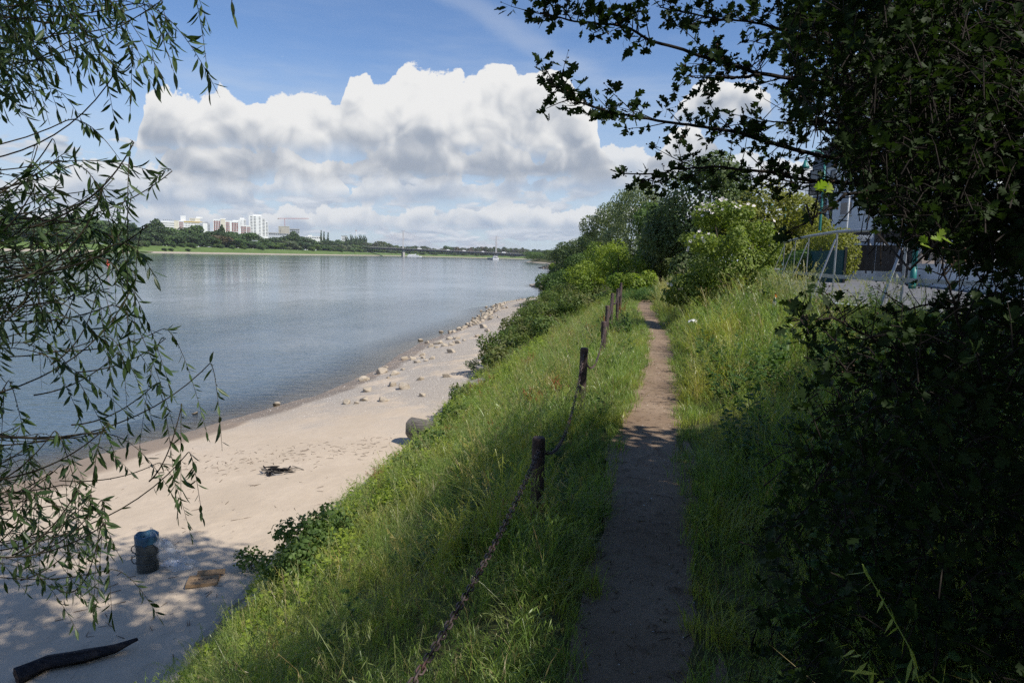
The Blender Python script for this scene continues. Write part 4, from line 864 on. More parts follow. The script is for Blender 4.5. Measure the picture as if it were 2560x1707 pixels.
# lantern posts with chains on the wall
M_lant = plain('lantern_grey', (0.10, 0.105, 0.11), 0.5, 0.4, var=0.2, scale=6)
lp = []
for px, lab in [(2117,'leftmost short lantern post behind the white wall'),(2140,'second short lantern post, left of the lit lantern'),(2171,'grey lantern post with clear lantern below the menu board'),(2208,'lantern post left of the slanting railing brace'),(2300,'lantern post right of the thick teal lamp'),(2375,'lantern post behind the hawthorn twigs on the right')]:
    p = on_wall(px)+wn*0.5+[0, 0, 0.4]; lp.append(p); e = thing('lantern_post', lab, 'lantern', tuple(p), 'lantern posts on the terrace')
    m_ = MB(); m_.lathe(p, [(0.06, 0), (0.06, 0.25), (0.045, 0.3), (0.045, 0.85), (0.06, 0.9), (0.035, 0.98)], 10); m_.build('post', M_lant, e, True)
    m_ = MB(); m_.lathe(p+[0, 0, 0.98], [(0.05, 0), (0.10, 0.2)], 6); m_.build('lantern_glass', M_grey, e); m_ = MB(); m_.lathe(p+[0, 0, 1.18], [(0.13, 0), (0.05, 0.09), (0.015, 0.15)], 6); m_.build('lantern_cap', M_lant, e)
for k, (a, b) in enumerate(zip(lp[:-1], lp[1:])):
    t = np.linspace(0, 1, 12)[:, None]; q = (a+[0, 0, 0.75])*(1-t)+(b+[0, 0, 0.75])*t; q[:, 2] -= (0.55*4*t*(1-t)).ravel()
    m_ = MB(); m_.tube(q, 0.022, 6); o = m_.build('barrier_rope', M_black); tag(o, ['slack black rope between the two leftmost lantern posts', 'slack black rope left of the clear lantern', 'slack black rope right of the clear lantern', 'long slack black rope behind the steps', 'slack black rope at the right end of the terrace'][k], 'rope', 'ropes between the lantern posts')
# menu boards with chalk lettering
def script_text(txt, size, origin, ex, name, parent, mat, shear=0.25):
    cu_ = bpy.data.curves.new(name, 'FONT'); cu_.body = txt; cu_.size = size; cu_.shear = shear; cu_.extrude = 0.004; cu_.align_x = 'LEFT'
    o = bpy.data.objects.new(name, cu_); me = o.to_mesh().copy(); bpy.data.objects.remove(o)
    me.name = name; me.materials.clear(); me.materials.append(mat)
    o = bpy.data.objects.new(name, me); COL.objects.link(o); o.parent = parent
    ez = np.array([0, 0, 1.0]); n_ = np.cross(ex, ez); M = Matrix((Vector(ex), Vector(ez), Vector(n_))).transposed().to_4x4()
    o.matrix_local = Matrix.Translation(Vector(np.array(origin)-root_loc(parent))) @ M; return o
bq = atd(2113, 600, 27.0); bq[2] = ZR+0.4; bdir = np.array([bq[1], -bq[0], 0])/np.hypot(bq[0], bq[1]); ba = math.atan2(bdir[1], bdir[0]); bnn = np.array([-bdir[1], bdir[0], 0])   # bdir to the right, bnn away from the camera
M_chalk = plain('chalk_white', (0.75, 0.75, 0.75), 0.9, 0.1, var=0.1, scale=10)
def board(u0, u1, z0, z1, label, lines):
    c = bq+bdir*(u0+u1)/2; e = thing('menu_board', label, 'sign', tuple(c))
    m = MB(); m.box(c+[0, 0, (z0+z1)/2], (u1-u0, 0.05, z1-z0), ba); m.build('board', M_black, e); m = MB(); m.box(c+[0, 0, z1+0.02], (u1-u0, 0.07, 0.035), ba); m.build('red_edge', M_red, e)
    for k in (u0+0.04, u1-0.04):
        m = MB(); m.box(bq+bdir*k+bnn*0.05+[0, 0, (z0-0.1)/2], (0.06, 0.04, z0+0.1), ba); m.build('leg', M_black, e)
    for txt, size, u, z in lines: script_text(txt, size, bq+bdir*u-bnn*0.028+[0, 0, z], bdir, 'lettering', e, M_chalk)
zs = lambda py: top_z(2140, py, bq)-bq[2]
board(0.0, 0.86, zs(606), zs(576), 'black menu board with large white script behind the lantern posts', [('Spargel', 0.30, 0.05, zs(597)), ('Saison', 0.11, 0.48, zs(603))])
board(1.0, 2.1, zs(606), zs(577), 'second black menu board half hidden by the hawthorn leaves', [('Speisen', 0.17, 0.45, zs(595))])
e = thing('shade_panels', 'low black panels in place of shadow and dark furniture below the menu boards', 'fence', tuple(bq+bdir*1.2+bnn*0.5))  # black panels stand in for shadows and dark furniture there
for k in range(4):
    m_ = MB(); m_.box(bq+bdir*(0.1+0.68*k)+bnn*0.5+[0, 0, 0.5], (0.67, 0.04, 1.0), ba); m_.build('panel', M_black, e)
# beige covered benches
M_beige = plain('beige_cover', (0.46, 0.38, 0.31), 0.9, 0.15, var=0.1, scale=3)
for k, (px, w, h, lab) in enumerate([(2170,0.9,0.75,'beige covered chair stack below the clear lantern'),(2196,0.7,0.72,'beige covered chair stack left of the slanting brace'),(2222,1.0,0.78,'beige covered bench behind the railing brace'),(2262,0.9,0.8,'beige covered bench above the steps'),(2320,1.1,0.7,'beige covered bench right of the thick teal lamp'),(2400,1.2,0.75,'beige covered bench behind the hawthorn twigs')]):
    p = on_wall(px)+wn*1.3+[0, 0, 0.4]; e = thing('covered_bench', lab, 'bench', tuple(p), 'covered benches on the terrace')
    m_ = MB(); m_.box(p+[0, 0, h*0.3], (w, 0.6, h*0.6), wa, taper=0.96); m_.build('seat_cover', M_beige, e); m_ = MB(); m_.box(p+wn*0.25+[0, 0, h*0.55], (w*0.97, 0.14, h*1.06), wa, taper=0.94); m_.build('back_cover', M_beige, e)
    for s_ in (-1, 1):
        m_ = MB(); m_.box(p+wd*s_*w*0.42-wn*0.305+[0, 0, h*0.14], (0.05, 0.02, h*0.28), wa); m_.build('leg', M_black, e)
# teal screen and hedges left of the terrace
M_screen = plain('dark_teal_screen', (0.008, 0.055, 0.055), 0.7, 0.3, var=0.15, scale=2)
s0, s1 = atd(2020, 665, 27), atd(2108, 665, 23); s0[2] = s1[2] = ZR; sd = (s1-s0)/np.linalg.norm(s1-s0); sa = math.atan2(sd[1], sd[0]); sL = np.linalg.norm(s1-s0)
e = thing('screen_fence', 'dark teal privacy screen left of the black menu board', 'fence', tuple((s0+s1)/2))
for k in range(3):
    m_ = MB(); m_.box(s0+sd*sL*(k+.5)/3+[0, 0, 0.55], (sL/3*0.985, 0.05, 1.1), sa); m_.build('panel', M_screen, e)
for k in range(4):
    m_ = MB(); m_.box(s0+sd*sL*k/3+np.array([-sd[1], sd[0], 0])*0.05+[0, 0, 0.6], (0.07, 0.07, 1.2), sa); m_.build('post', M_black, e)
def hedge(p0, p1, w, h, n, mt, name, label):
    L = [(np.array(p0)*(1-t)+np.array(p1)*t-np.array(p0)+[0, 0, h*0.5], (w*.62, w*.62, h*.52)) for t in np.linspace(0, 1, 7)]
    leafy(name, label, 'hedge', p0, w, h, '', n, 0.09, mt, lobes=L, rmin=0.7)
h0, h1 = atd(1995, 670, 30), atd(2022, 670, 27); hedge((h0[0], h0[1], ZR), (h1[0], h1[1], ZR), 1.0, 1.15, 4500, 'hedge', 'hedge', 'clipped green hedge left of the dark teal screen')
h0, h1 = atd(2030, 640, 29.5), atd(2105, 640, 25.5); hedge((h0[0], h0[1], ZR), (h1[0], h1[1], ZR), 1.0, 1.9, 6000, 'gold', 'golden_hedge', 'golden green hedge standing above the dark teal screen')
# bottle and paper in the grass
M_glass = plain('bottle_glass', (0.02, 0.05, 0.025), 0.1, 0.6, var=0.1, bs=0); M_orange = plain('orange_label', (0.7, 0.22, 0.03), 0.6, 0.3)
bp = atd(1937, 762, 12.6); bp[2] = float(zground(bp[0], bp[1]))
e = thing('bottle', 'bottle with white label and orange neck standing in the tall grass', 'bottle', tuple(bp)); bp = bp+[0, 0, 0.04]
bp = bp+[0,0,0.0]
m_ = MB(); m_.lathe(bp, [(0.036, 0), (0.038, 0.02), (0.038, 0.17), (0.014, 0.24), (0.014, 0.3), (0.016, 0.305)], 12); m_.build('glass', M_glass, e, True); m_ = MB(); m_.lathe(bp, [(0.0395, 0.03), (0.0395, 0.15)], 12, False); m_.build('label', M_white, e, True); m_ = MB(); m_.lathe(bp, [(0.024, 0.222), (0.0155, 0.242), (0.0155, 0.285)], 12, False); m_.build('neck_label', M_orange, e, True)
def crumple(name, label, c, w, h, mat, seed, cat='litter'):
    r = np.random.default_rng(seed); n = 9; g_ = np.linspace(-.5, .5, n); X, Y = np.meshgrid(g_, g_)
    Z = (noise2(X*7, Y*7, seed)*0.22+noise2(X*15, Y*15, seed+1)*0.08+0.25*(1-(X*X+Y*Y)*2.4))*h
    V = np.stack([X*w*(1+0.12*noise2(X*5, Y*5, seed+2)), Y*w*0.8, np.maximum(Z, 0.0)], 2).reshape(-1, 3)+np.array(c)
    i = (np.arange(n-1)[:, None]*n+np.arange(n-1)[None]).ravel(); Fc = np.stack([i, i+1, i+n+1, i+n], 1)
    o = obj(name, to_mesh(name, V-np.array(c), Fc), mat); o.location = c; sm = o.modifiers.new('thick', 'SOLIDIFY'); sm.thickness = 0.003
    return tag(o, label, cat)
M_paper = plain('paper_white', (0.7, 0.7, 0.72), 0.8, 0.2, var=0.15, scale=25)
pp = atd(1728, 850, 14.3); pp[2] = float(zground(pp[0], pp[1]))+0.28; crumple('paper_scrap', 'crumpled white paper caught in the grass right of the path', pp, 0.2, 0.16, M_paper, 3)
# ------------------------------------------------------------------ white building
M_frame = plain('slate_blue_frame', (0.085, 0.105, 0.14), 0.5, 0.4, var=0.1, scale=1); M_tile = plain('brown_fascia', (0.10, 0.085, 0.085), 0.8, 0.2, var=0.2, scale=3); M_bglass = plain('house_glass', (0.06, 0.07, 0.085), 0.06, 0.6, var=0.2, scale=0.8, bs=0)
C0 = np.array([25.6, 60.0, ZR]); fe = np.array([0.174, -0.985, 0]); fn = np.array([-0.985, -0.174, 0])
def hit(px, py):
    d = ray(px, py); t = np.dot(C0-CAM, fn)/np.dot(d, fn); p = CAM+d*t-C0; return float(np.dot(p, fe)), float(p[2])
e = thing('town_house', 'white house with slate blue window frames behind the terrace', 'building', tuple(C0)); fa = math.atan2(fe[1], fe[0])
def fbox(u0, u1, z0, z1, d0, d1, name, mat, parent=e):     # d: metres out from the facade
    P = [C0+fe*u+fn*d+[0, 0, z] for z in (z0, z1) for u, d in ((u0, d1), (u1, d1), (u1, d0), (u0, d0))]
    return part(name, P, [[3,2,1,0],[4,5,6,7],[0,1,5,4],[1,2,6,5],[2,3,7,6],[3,0,4,7]], mat, parent)
UR = hit(2112, 500)[0]; ztop = hit(2008, 432)[1]; zfas = hit(2008, 398)[1]
fbox(0, UR, -0.2, ztop, -9, 0, 'wall', M_white); fbox(-0.15, UR+0.1, ztop, ztop+0.75, -9.2, 0.15, 'beam', M_frame); fbox(-0.1, UR, ztop+0.76, zfas+0.5, -9.1, 0.08, 'roof_fascia', M_tile)
for (a0, a1) in ((2029, 2066), (2080, 2117)):
    for (yt_, yb_) in ((425, 487), (503, 566), (584, 640)):
        u0 = hit(a0-8, yb_)[0] if False else hit(a0, yt_)[0]; u1 = hit(a1, yt_)[0]; z0, z1 = hit((a0+a1)/2, yb_)[1], hit((a0+a1)/2, yt_)[1]
        w = fbox(u0, u1, z0, z1, -0.1, 0.03, 'window', M_bglass)
        fbox(u0-0.09, u0, z0-0.08, z1+0.08, -0.05, 0.07, 'frame', M_frame, w); fbox(u1, u1+0.09, z0-0.08, z1+0.08, -0.05, 0.07, 'frame', M_frame, w); fbox(u0, u1, z1, z1+0.1, -0.05, 0.07, 'frame', M_frame, w); fbox((u0+u1)/2-0.05, (u0+u1)/2+0.05, z0, z1, 0.0, 0.06, 'mullion', M_frame, w)
        fbox(u0-0.1, u1+0.1, z0-0.5, z0-0.1, -0.05, 0.05, 'sill_panel', M_frame)
        if yb_ < 600:
            m_ = MB()
            for k in range(13): q = C0+fe*(u0-0.15+(u1-u0+0.3)*k/12)+fn*0.3; m_.tube([q+[0, 0, z0], q+[0, 0, z0+1.0]], 0.02, 4, False)
            for zz in (0.05, 1.0): m_.tube([C0+fe*(u0-0.15)+fn*0.3+[0, 0, z0+zz], C0+fe*(u1+0.15)+fn*0.3+[0, 0, z0+zz]], 0.025, 4)
            m_.build('balcony_grille', M_black, e)
fbox(UR-0.18, UR-0.02, -0.2, zfas, 0.0, 0.14, 'downpipe', M_galv)
# taller neighbour nearer to the camera, seen through the leaves
C1 = C0+fe*(UR+0.3)+fn*1.2; e2 = thing('corner_house', 'white house with roller shutters and sloped grey roof behind the hawthorn', 'building', tuple(C1))
def gbox(u0, u1, z0, z1, d0, d1, name, mat, parent=e2, slope=0):
    P = [C1+fe*u+fn*(d-(slope if z == z1 else 0))+[0, 0, z] for z in (z0, z1) for u, d in ((u0, d1), (u1, d1), (u1, d0), (u0, d0))]
    return part(name, P, [[3,2,1,0],[4,5,6,7],[0,1,5,4],[1,2,6,5],[2,3,7,6],[3,0,4,7]], mat, parent)
gbox(0, 15, -0.2, 11.0, -9, 0, 'wall', M_white); gbox(-0.4, 15.4, 11.0, 11.25, -9.4, 0.4, 'eaves', M_frame); gbox(-0.2, 15.2, 11.26, 14.0, -9.0, 0.2, 'roof', M_grey, slope=2.5)
for k in range(5):
    for j in range(3):
        w = gbox(1+k*2.9, 2.3+k*2.9, 1.2+j*3.3, 3.2+j*3.3, -0.1, 0.03, 'window', M_bglass); 
        for q in range(8): gbox(1+k*2.9, 2.3+k*2.9, 2.1+j*3.3+q*0.135, 2.1+j*3.3+q*0.135+0.115, 0.035, 0.06, 'shutter_slat', M_grey, w)
        gbox(0.9+k*2.9, 2.4+k*2.9, 1.1+j*3.3, 1.18+j*3.3, 0, 0.15, 'sill', M_white, w)
fp_ = atd(2109, 660, 33); fp_[2] = ZR; m_ = MB(); e3 = thing('flagpole', 'slim white flagpole in front of the white house', 'flagpole', tuple(fp_)); m_.tube([fp_, fp_+[0, 0, 7.6]], [0.055, 0.035], 8); m_.build('pole', M_white, e3, True); m_ = MB(); m_.lathe(fp_+[0, 0, 7.6], [(0.03, 0), (0.06, 0.05), (0.03, 0.1)], 8); m_.build('finial', M_galv, e3, True)
# cafe awning
aw = thing('awning', 'white slanting cafe awning above the black menu board', 'awning', tuple(on_wall(2180)+wn*3.2))
for k in range(7):
    p = on_wall(2125)+wn*3.0+wd*(0.62*k+0.3); P = [p+wd*u-wn*0.9*f_+[0, 0, z] for z, f_ in ((2.75, 1), (3.4, 0)) for u in (-0.305, 0.305)]
    P = np.array(P); P = np.concatenate([P, P+[0, 0, 0.03]]); part('panel', P, [[0,1,3,2],[6,7,5,4],[0,4,5,1],[2,3,7,6],[0,2,6,4],[1,5,7,3]], M_white if k % 2 else M_grey, aw)
for k in (0, 1):
    p = on_wall(2125)+wn*2.2+wd*(0.1+4.1*k); m_ = MB(); m_.tube([p+[0, 0, 0.4], p+[0, 0, 2.76]], 0.03, 6); m_.build('support', M_galv, aw)
# ------------------------------------------------------------------ chain fence along the path
M_post = plain('weathered_post', (0.070, 0.050, 0.046), 0.75, 0.3, var=0.35, scale=9, bs=0.4, bd=0.01, dirt=(0.16, 0.09, 0.075))
M_chain = plain('rusty_chain', (0.10, 0.075, 0.07), 0.6, 0.4, metal=0.3, var=0.35, scale=14, bs=0.3, bd=0.004, dirt=(0.22, 0.075, 0.05))
POSTS = [(-0.42, 1.35, 5.27), (0.2, 4.52, 5.29), (0.81, 7.68, 5.5), (1.6, 11.82, 5.43), (2.03, 14.63, 5.52), (2.61, 18.07, 5.62), (3.14, 20.48, 5.65), (3.55, 22.6, 5.75)]
PL = ['', 'nearest dark chain post beside the shaded path', 'second chain post with rusty chain hanging on its face', 'third chain post from the front', 'fourth chain post, reddish, from the front', 'fifth chain post from the front', 'sixth chain post, small and reddish', 'last chain post before the lime bushes']
for k, (x_, y_, zt_) in enumerate(POSTS):
    if k == 0: continue
    g_ = float(zground(x_, y_)); e = thing('chain_post', PL[k], 'post', (x_, y_, g_), 'posts of the chain fence'); h = zt_-g_; lean = np.array([0.012*(k % 3-1), 0.01*(k % 2), 0])
    m_ = MB(); m_.tube([(x_, y_, g_-0.3), (x_, y_, g_), np.array([x_, y_, g_+h-0.012])+lean, np.array([x_, y_, g_+h])+lean], [0.046, 0.046, 0.045, 0.039], 16); m_.build('shaft', M_post, e)
    m_ = MB(); q = np.array([x_, y_, g_+h-0.075])+lean; m_.tube([q+[-0.006, -0.055, 0], q+[0.006, 0.055, 0]], 0.011, 8); m_.build('chain_eye', M_chain, e)
# near post in front on the beach side of the far bushes
b = gp(1378, 33); e = thing('chain_post', 'lone short post standing in the grass left of the fence', 'post', b); m_ = MB(); m_.tube([b, (b[0], b[1], b[2]+0.9)], [0.045, 0.04], 10); m_.build('shaft', M_post, e); m_ = MB(); m_.lathe((b[0], b[1], b[2]+0.9), [(0.042, 0), (0.02, 0.02)], 10); m_.build('cap', M_post, e)
th = np.linspace(0, 2*math.pi, 11)[:-1]; lx = np.where(np.cos(th) > 0, 0.014, -0.014)+0.0115*np.cos(th); ly = 0.0125*np.sin(th)
V = []; Fc = []
for i in range(10):
    c = np.array([lx[i], ly[i], 0]); nx = np.array([math.cos(th[i]), math.sin(th[i]), 0])
    for a in range(4): V.append(c+0.0042*(nx*math.cos(a*math.pi/2)+np.array([0, 0, 1])*math.sin(a*math.pi/2)))
    for a in range(4): Fc.append([i*4+a, i*4+(a+1) % 4, ((i+1) % 10)*4+(a+1) % 4, ((i+1) % 10)*4+a])
LINK = to_mesh('link', np.array(V), Fc, smooth=True); LINK.materials.append(M_chain)
CL = ['rusty chain hanging in the sunlit grass from the nearest post', 'chain hanging between the nearest and second post', 'chain hanging between the second and third post', 'chain between the third and fourth post', 'chain between the fourth and fifth post', 'chain between the fifth and sixth post', 'chain between the last two posts']
SAG = [0.10, 0.42, 0.40, 0.34, 0.34, 0.3, 0.25]
for k in range(len(POSTS)-1):
    a, b = np.array(POSTS[k])-[0, 0, 0.075]+[0, 0.06, 0], np.array(POSTS[k+1])-[0, 0, 0.075]-[0, 0.06, 0]
    t = np.linspace(0, 1, 400)[:, None]; P = a*(1-t)+b*t; P[:, 2] -= (SAG[k]*4*t*(1-t)).ravel()
    s = np.concatenate([[0], np.cumsum(np.linalg.norm(np.diff(P, axis=0), axis=1))]); pitch = 0.0395 if k < 4 else 0.08; n = int(s[-1]/pitch)
    e = thing('hanging_chain', CL[k], 'chain', tuple(b), 'chains of the chain fence')
    for i in range(n):
        d = (i+.5)*s[-1]/n; p = np.array([np.interp(d, s, P[:, j]) for j in range(3)]); p2 = np.array([np.interp(d+0.02, s, P[:, j]) for j in range(3)]); ax = (p2-p)/max(np.linalg.norm(p2-p), 1e-6)
        o = obj('link', LINK, None, e); up_ = Vector(ax); q = up_.to_track_quat('X', 'Z'); q = q @ Euler((math.pi/2*(i % 2)+0.35, 0, 0)).to_quaternion()
        o.rotation_mode = 'QUATERNION'; o.rotation_quaternion = q; o.location = p-root_loc(e)
        if k >= 4: o.scale = (2.0, 1.5, 1.5)
# ------------------------------------------------------------------ stones
def rock_mat(name, c1, c2, wet=True):
    m, g = material(name); n1 = g.noise(g.pos, 3, 5, 0.6); n2 = g.noise(g.pos, 18, 4, 0.6)
    c = g.mix(g.smooth(n1, 0.3, 0.7), c4(c1), c4(c2)); c = g.mix(g.m('MULTIPLY', g.smooth(n2, 0.5, 0.7), 0.5), c, c4([k*0.6 for k in c1]))
    c = g.mix(g.m('MULTIPLY', g.orand, 0.35), c, (0.30, 0.25, 0.19, 1))
    sp = g.n.new('ShaderNodeSeparateXYZ'); g.l.new(g.pos, sp.inputs[0])
    w = g.m('SUBTRACT', 1.0, g.smooth(g.m('ADD', sp.outputs[2], g.m('MULTIPLY', n1, 0.06)), 0.06, 0.14))
    c = g.mix(g.m('MULTIPLY', w, 0.8), c, (0.10, 0.075, 0.045, 1))
    finish(g, princ(g, c, 0.9, 0.2, 0, g.m('ADD', n1, g.m('MULTIPLY', n2, 0.4)), 0.6, 0.04)); return m
M_rock = rock_mat('shore_stone', (0.36, 0.30, 0.225), (0.47, 0.405, 0.32)); M_slab = rock_mat('revetment_stone', (0.20, 0.19, 0.175), (0.28, 0.265, 0.245))
def rock_mesh(seed, n=13):
    r = np.random.default_rng(seed); bm = bmesh.new()
    for p in r.uniform(-1, 1, (n, 3)):
        p = p/max(np.abs(p)**3 @ np.ones(3), 1e-3)**(1/3)*r.uniform(.85, 1); bm.verts.new((p[0]*.5, p[1]*.42, p[2]*.34))
    bmesh.ops.convex_hull(bm, input=bm.verts); bmesh.ops.bevel(bm, geom=bm.edges[:], offset=0.035, segments=1, affect='EDGES')
    me = bpy.data.meshes.new('stone'); bm.to_mesh(me); bm.free(); return me
ROCKS = [rock_mesh(200+i) for i in range(8)]
for me in ROCKS: me.materials.append(M_rock)
r6 = np.random.default_rng(66)
def ground_px(px, py):
    p = atz(px, py, 0.3)
    for _ in range(6): p = atz(px, py, max(float(zground(p[0], p[1])), 0.0))
    return p
STONES = [(908,952,28,'square pale stone alone in the shallows'),(985,938,26,'flat pale stone at the water edge'),(953,934,38,'brown flat stone awash in the shallows'),(963,920,14,'small brown stone awash behind the flat one'),(969,946,12,'small dark stone beside the flat pale stone'),(1041,907,20,'pale stone at the edge where the shingle begins'),(1030,900,24,'low stone half in the water by the shingle'),(1056,889,20,'pair stone standing just off the shingle'),(1057,896,14,'small stone in front of the pair stone'),
 (1076,868,24,'leftmost stone of the heap in the water'),(1095,860,26,'second stone of the heap in the water'),(1110,866,22,'stone at the front of the heap'),(1092,869,13,'small stone at the front of the heap'),(1128,864,18,'dark edged stone at the right of the heap'),(1123,849,20,'upright stone at the back of the heap'),(1136,848,16,'stone at the back right of the heap'),(1143,848,18,'tilted stone at the back of the heap'),(1143,859,20,'rightmost pale stone of the heap'),(1133,857,16,'middle stone of the heap'),(1160,852,12,'small stone right of the heap'),
 (1126,882,26,'flat pale slab below the heap'),(1080,898,18,'low pale stone on the shingle'),(1065,903,14,'small pale stone on the shingle'),(1066,858,18,'brown stone awash left of the heap'),(1050,852,14,'brown stone far left of the heap in the water'),(1207,820,26,'brown stone where the stone line begins'),(1217,829,20,'pale stone in front of the stone line'),(1195,842,18,'dark stone alone below the stone line'),
 (981,966,28,'pale stone half buried in the sand'),(1008,974,40,'broad sunken stone in the sand'),(918,979,32,'low stone at the wet sand edge'),(910,1002,28,'dark sided boulder on the sand'),(889,1010,18,'grey stone leaning on the sand'),(868,1010,26,'sand covered stone left of the boulder'),(956,1004,32,'brown angular boulder on the sand'),(1054,992,24,'grey flat stone on the sand'),(1052,951,22,'small stone beside a hollow in the sand'),(1114,944,26,'pale stone half buried in the shingle'),(690,1014,22,'pale stone at the water line by the open sand'),(486,1036,15,'small yellowish stone in the water at left'),(1010,899,22,'dark flat stone awash left of the shingle'),(1005,925,16,'brown stone awash by the flat pale stone')]
for px, py, wpx, lab in STONES:
    p = ground_px(px, py); d = p[1]; w = wpx*d/F*1.12
    o = obj('stone', ROCKS[int(r6.integers(8))], None); o.scale = (w*r6.uniform(.95, 1.2), w*r6.uniform(.8, 1.1), w*r6.uniform(.75, 1.0)); o.rotation_euler = (r6.uniform(-.15, .15), r6.uniform(-.15, .15), r6.uniform(0, 6)); o.location = (p[0], p[1]+w*0.3, max(p[2], -0.05)+w*0.09); tag(o, lab, 'stone', 'stones along the near shore')
def heap_stones(name, label, pts, sizes, mat):
    V, Fc, n = [], [], 0
    for p, s in zip(pts, sizes):
        me = ROCKS[int(r6.integers(8))]; v = np.empty(len(me.vertices)*3); me.vertices.foreach_get('co', v); v = v.reshape(-1, 3)*s*np.array([r6.uniform(.8, 1.3), r6.uniform(.8, 1.2), r6.uniform(.8, 1.2)])
        a = r6.uniform(0, 6.28); c, q = math.cos(a), math.sin(a); v = v @ np.array([[c, q, 0], [-q, c, 0], [0, 0, 1]])+p
        V.append(v); Fc += [[i+n for i in f.vertices] for f in me.polygons]; n += len(v)
    o = obj(name, to_mesh(name, np.concatenate(V), Fc), mat); o['kind'] = 'stuff'; o['label'] = label; return o
pts, sz = [], []
for y in np.arange(56, 118, 0.3):
    k = 1 if y < 64 else 2
    for _ in range(k):
        xx = float(xw(y))+r6.normal()*0.55+0.25; s = r6.uniform(.22, .6); pts.append((xx, y+r6.uniform(-.2, .2), max(float(zground(xx, y)), -0.05)+s*0.12)); sz.append(s)
heap_stones('stone_line', 'line of broken pale stones along the water edge', pts, sz, M_rock)
pts, sz = [], []
for y0, y1, w, n in ((145, 172, 4.5, 420), (418, 446, 9, 300)):
    for _ in range(n):
        y = r6.uniform(y0, y1); xx = float(xw(y))+r6.uniform(-0.3, w); s = r6.uniform(.5, 1.1)*(1 if y < 200 else 1.8); pts.append((xx, y, max(float(zground(xx, y)), 0)+0.15*s+0.12*min(1, max(0, (xx-float(xw(y)))/2)))); sz.append(s)
heap_stones('stone_spits', 'spits of dumped pale stones reaching into the river', pts, sz, M_rock)
# pebbles on the shingle
pts = []
while len(pts) < 6500:
    y = 24+r6.random()**1.5*36; a, b_ = float(xw(y)), float(xt(y)); t = r6.beta(1.1, 1.2); xx = a+(b_-a)*t
    if r6.random() < np.interp(y, [24, 30, 36], [.1, .5, 1]): pts.append((xx, y, float(zground(xx, y))))
pts = np.array(pts); PV = np.array([[0.5,0,0],[-0.5,0.05,0],[0,0.4,0.02],[0.05,-0.42,0],[0.1,0.05,0.3],[-0.12,-0.08,0.24]]); PF = np.array([[0,2,4],[2,5,4],[2,1,5],[1,3,5],[3,4,5],[3,0,4]])
Vp, Fp, rn = scatter_mesh(PV, PF, pts-[0, 0, 0.004], frames(np.stack([np.cos(a_ := r6.uniform(0, 6.28, len(pts))), np.sin(a_), 0*a_], 1), np.tile([0, 0, 1.0], (len(pts), 1))), r6.uniform(.02, .065, len(pts)), r6.random(len(pts)))
def peb_mat():
    m, g = material('pebbles'); finish(g, princ(g, g.ramp(attr(g, 'rnd'), [(0, (0.20, 0.185, 0.17)), (0.4, (0.42, 0.37, 0.31)), (0.8, (0.60, 0.56, 0.50)), (1, (0.75, 0.72, 0.68))]), 0.85, 0.2)); return m
o = obj('pebbles', to_mesh('pebbles', Vp, Fp, rn), peb_mat()); tag(o, 'grey and pale pebbles strewn over the upper beach', kind='stuff')
# driftwood bits and reed stalks on the sand
pts, ax = [], []
for _ in range(520):
    if r6.random() < 0.5: t = r6.uniform(0, 1); px, py = 430+t*560+r6.normal()*30, 1175-t*70+r6.normal()*14
    else: px, py = r6.uniform(100, 1100), r6.uniform(1080, 1640)
    p = ground_px(px, py)
    if p[0] > xt(p[1])-0.3 or p[2] < 0.15: continue
    pts.append(p); a = r6.uniform(0, 6.28); ax.append((math.cos(a), math.sin(a), 0.03))
pts, ax = np.array(pts), np.array(ax); SV = np.array([[-.03,0,0],[.03,0,0],[0,0,.05],[-.02,.5,.01],[.03,.55,0.01],[0,.5,.06],[.02,1,.0],[.04,1,.02],[.03,1,.03]]); SF = np.array([[0,1,4],[0,4,3],[1,2,5],[1,5,4],[2,0,3],[2,3,5],[3,4,7],[3,7,6],[4,5,8],[4,8,7],[5,3,6],[5,6,8]])
Vp, Fp, rn = scatter_mesh(SV, SF, pts+[0, 0, 0.004], frames(ax, np.tile([0, 0, 1.0], (len(pts), 1))), r6.uniform(.04, .22, len(pts)))
o = obj('beach_debris', to_mesh('beach_debris', Vp, Fp, rn), plain('drift_twigs', (0.13, 0.095, 0.07), 0.95, 0.1, var=0.5, scale=8)); tag(o, 'short dark drift twigs scattered over the sand', kind='stuff')
# grey setts of the old bank revetment along the foot of the slope
e = thing('stone_revetment', 'rows of grey revetment stones along the foot of the slope', 'revetment', (float(xt(14)), 14.0, 1.0)); bx = MB(); bx.box((0, 0, 0), (0.36, 0.46, 0.22), taper=0.93); SET = to_mesh('stone', np.concatenate(bx.V), bx.F); SET.materials.append(M_slab)
for y in np.arange(9, 62, 0.52):
    for row_ in range(3):
        if r6.random() < 0.12: continue
        xx = float(xt(y))+0.12+row_*0.40+r6.uniform(-.03, .03); sl_ = math.atan2(float(xc(y)-xt(y)), 1); dz = float(zground(xx+.2, y)-zground(xx-.2, y))
        o = obj('stone', SET, None, e); o.location = np.array([xx, y+(row_ % 2)*0.26, float(zground(xx, y))-0.03+r6.uniform(0, .03)])-root_loc(e); o.rotation_euler = (r6.uniform(-.05, .05), -math.atan2(dz, .4)+r6.uniform(-.06, .06), r6.uniform(-.06, .06)); o.scale = (r6.uniform(.9, 1.05), r6.uniform(.9, 1.04), 1)
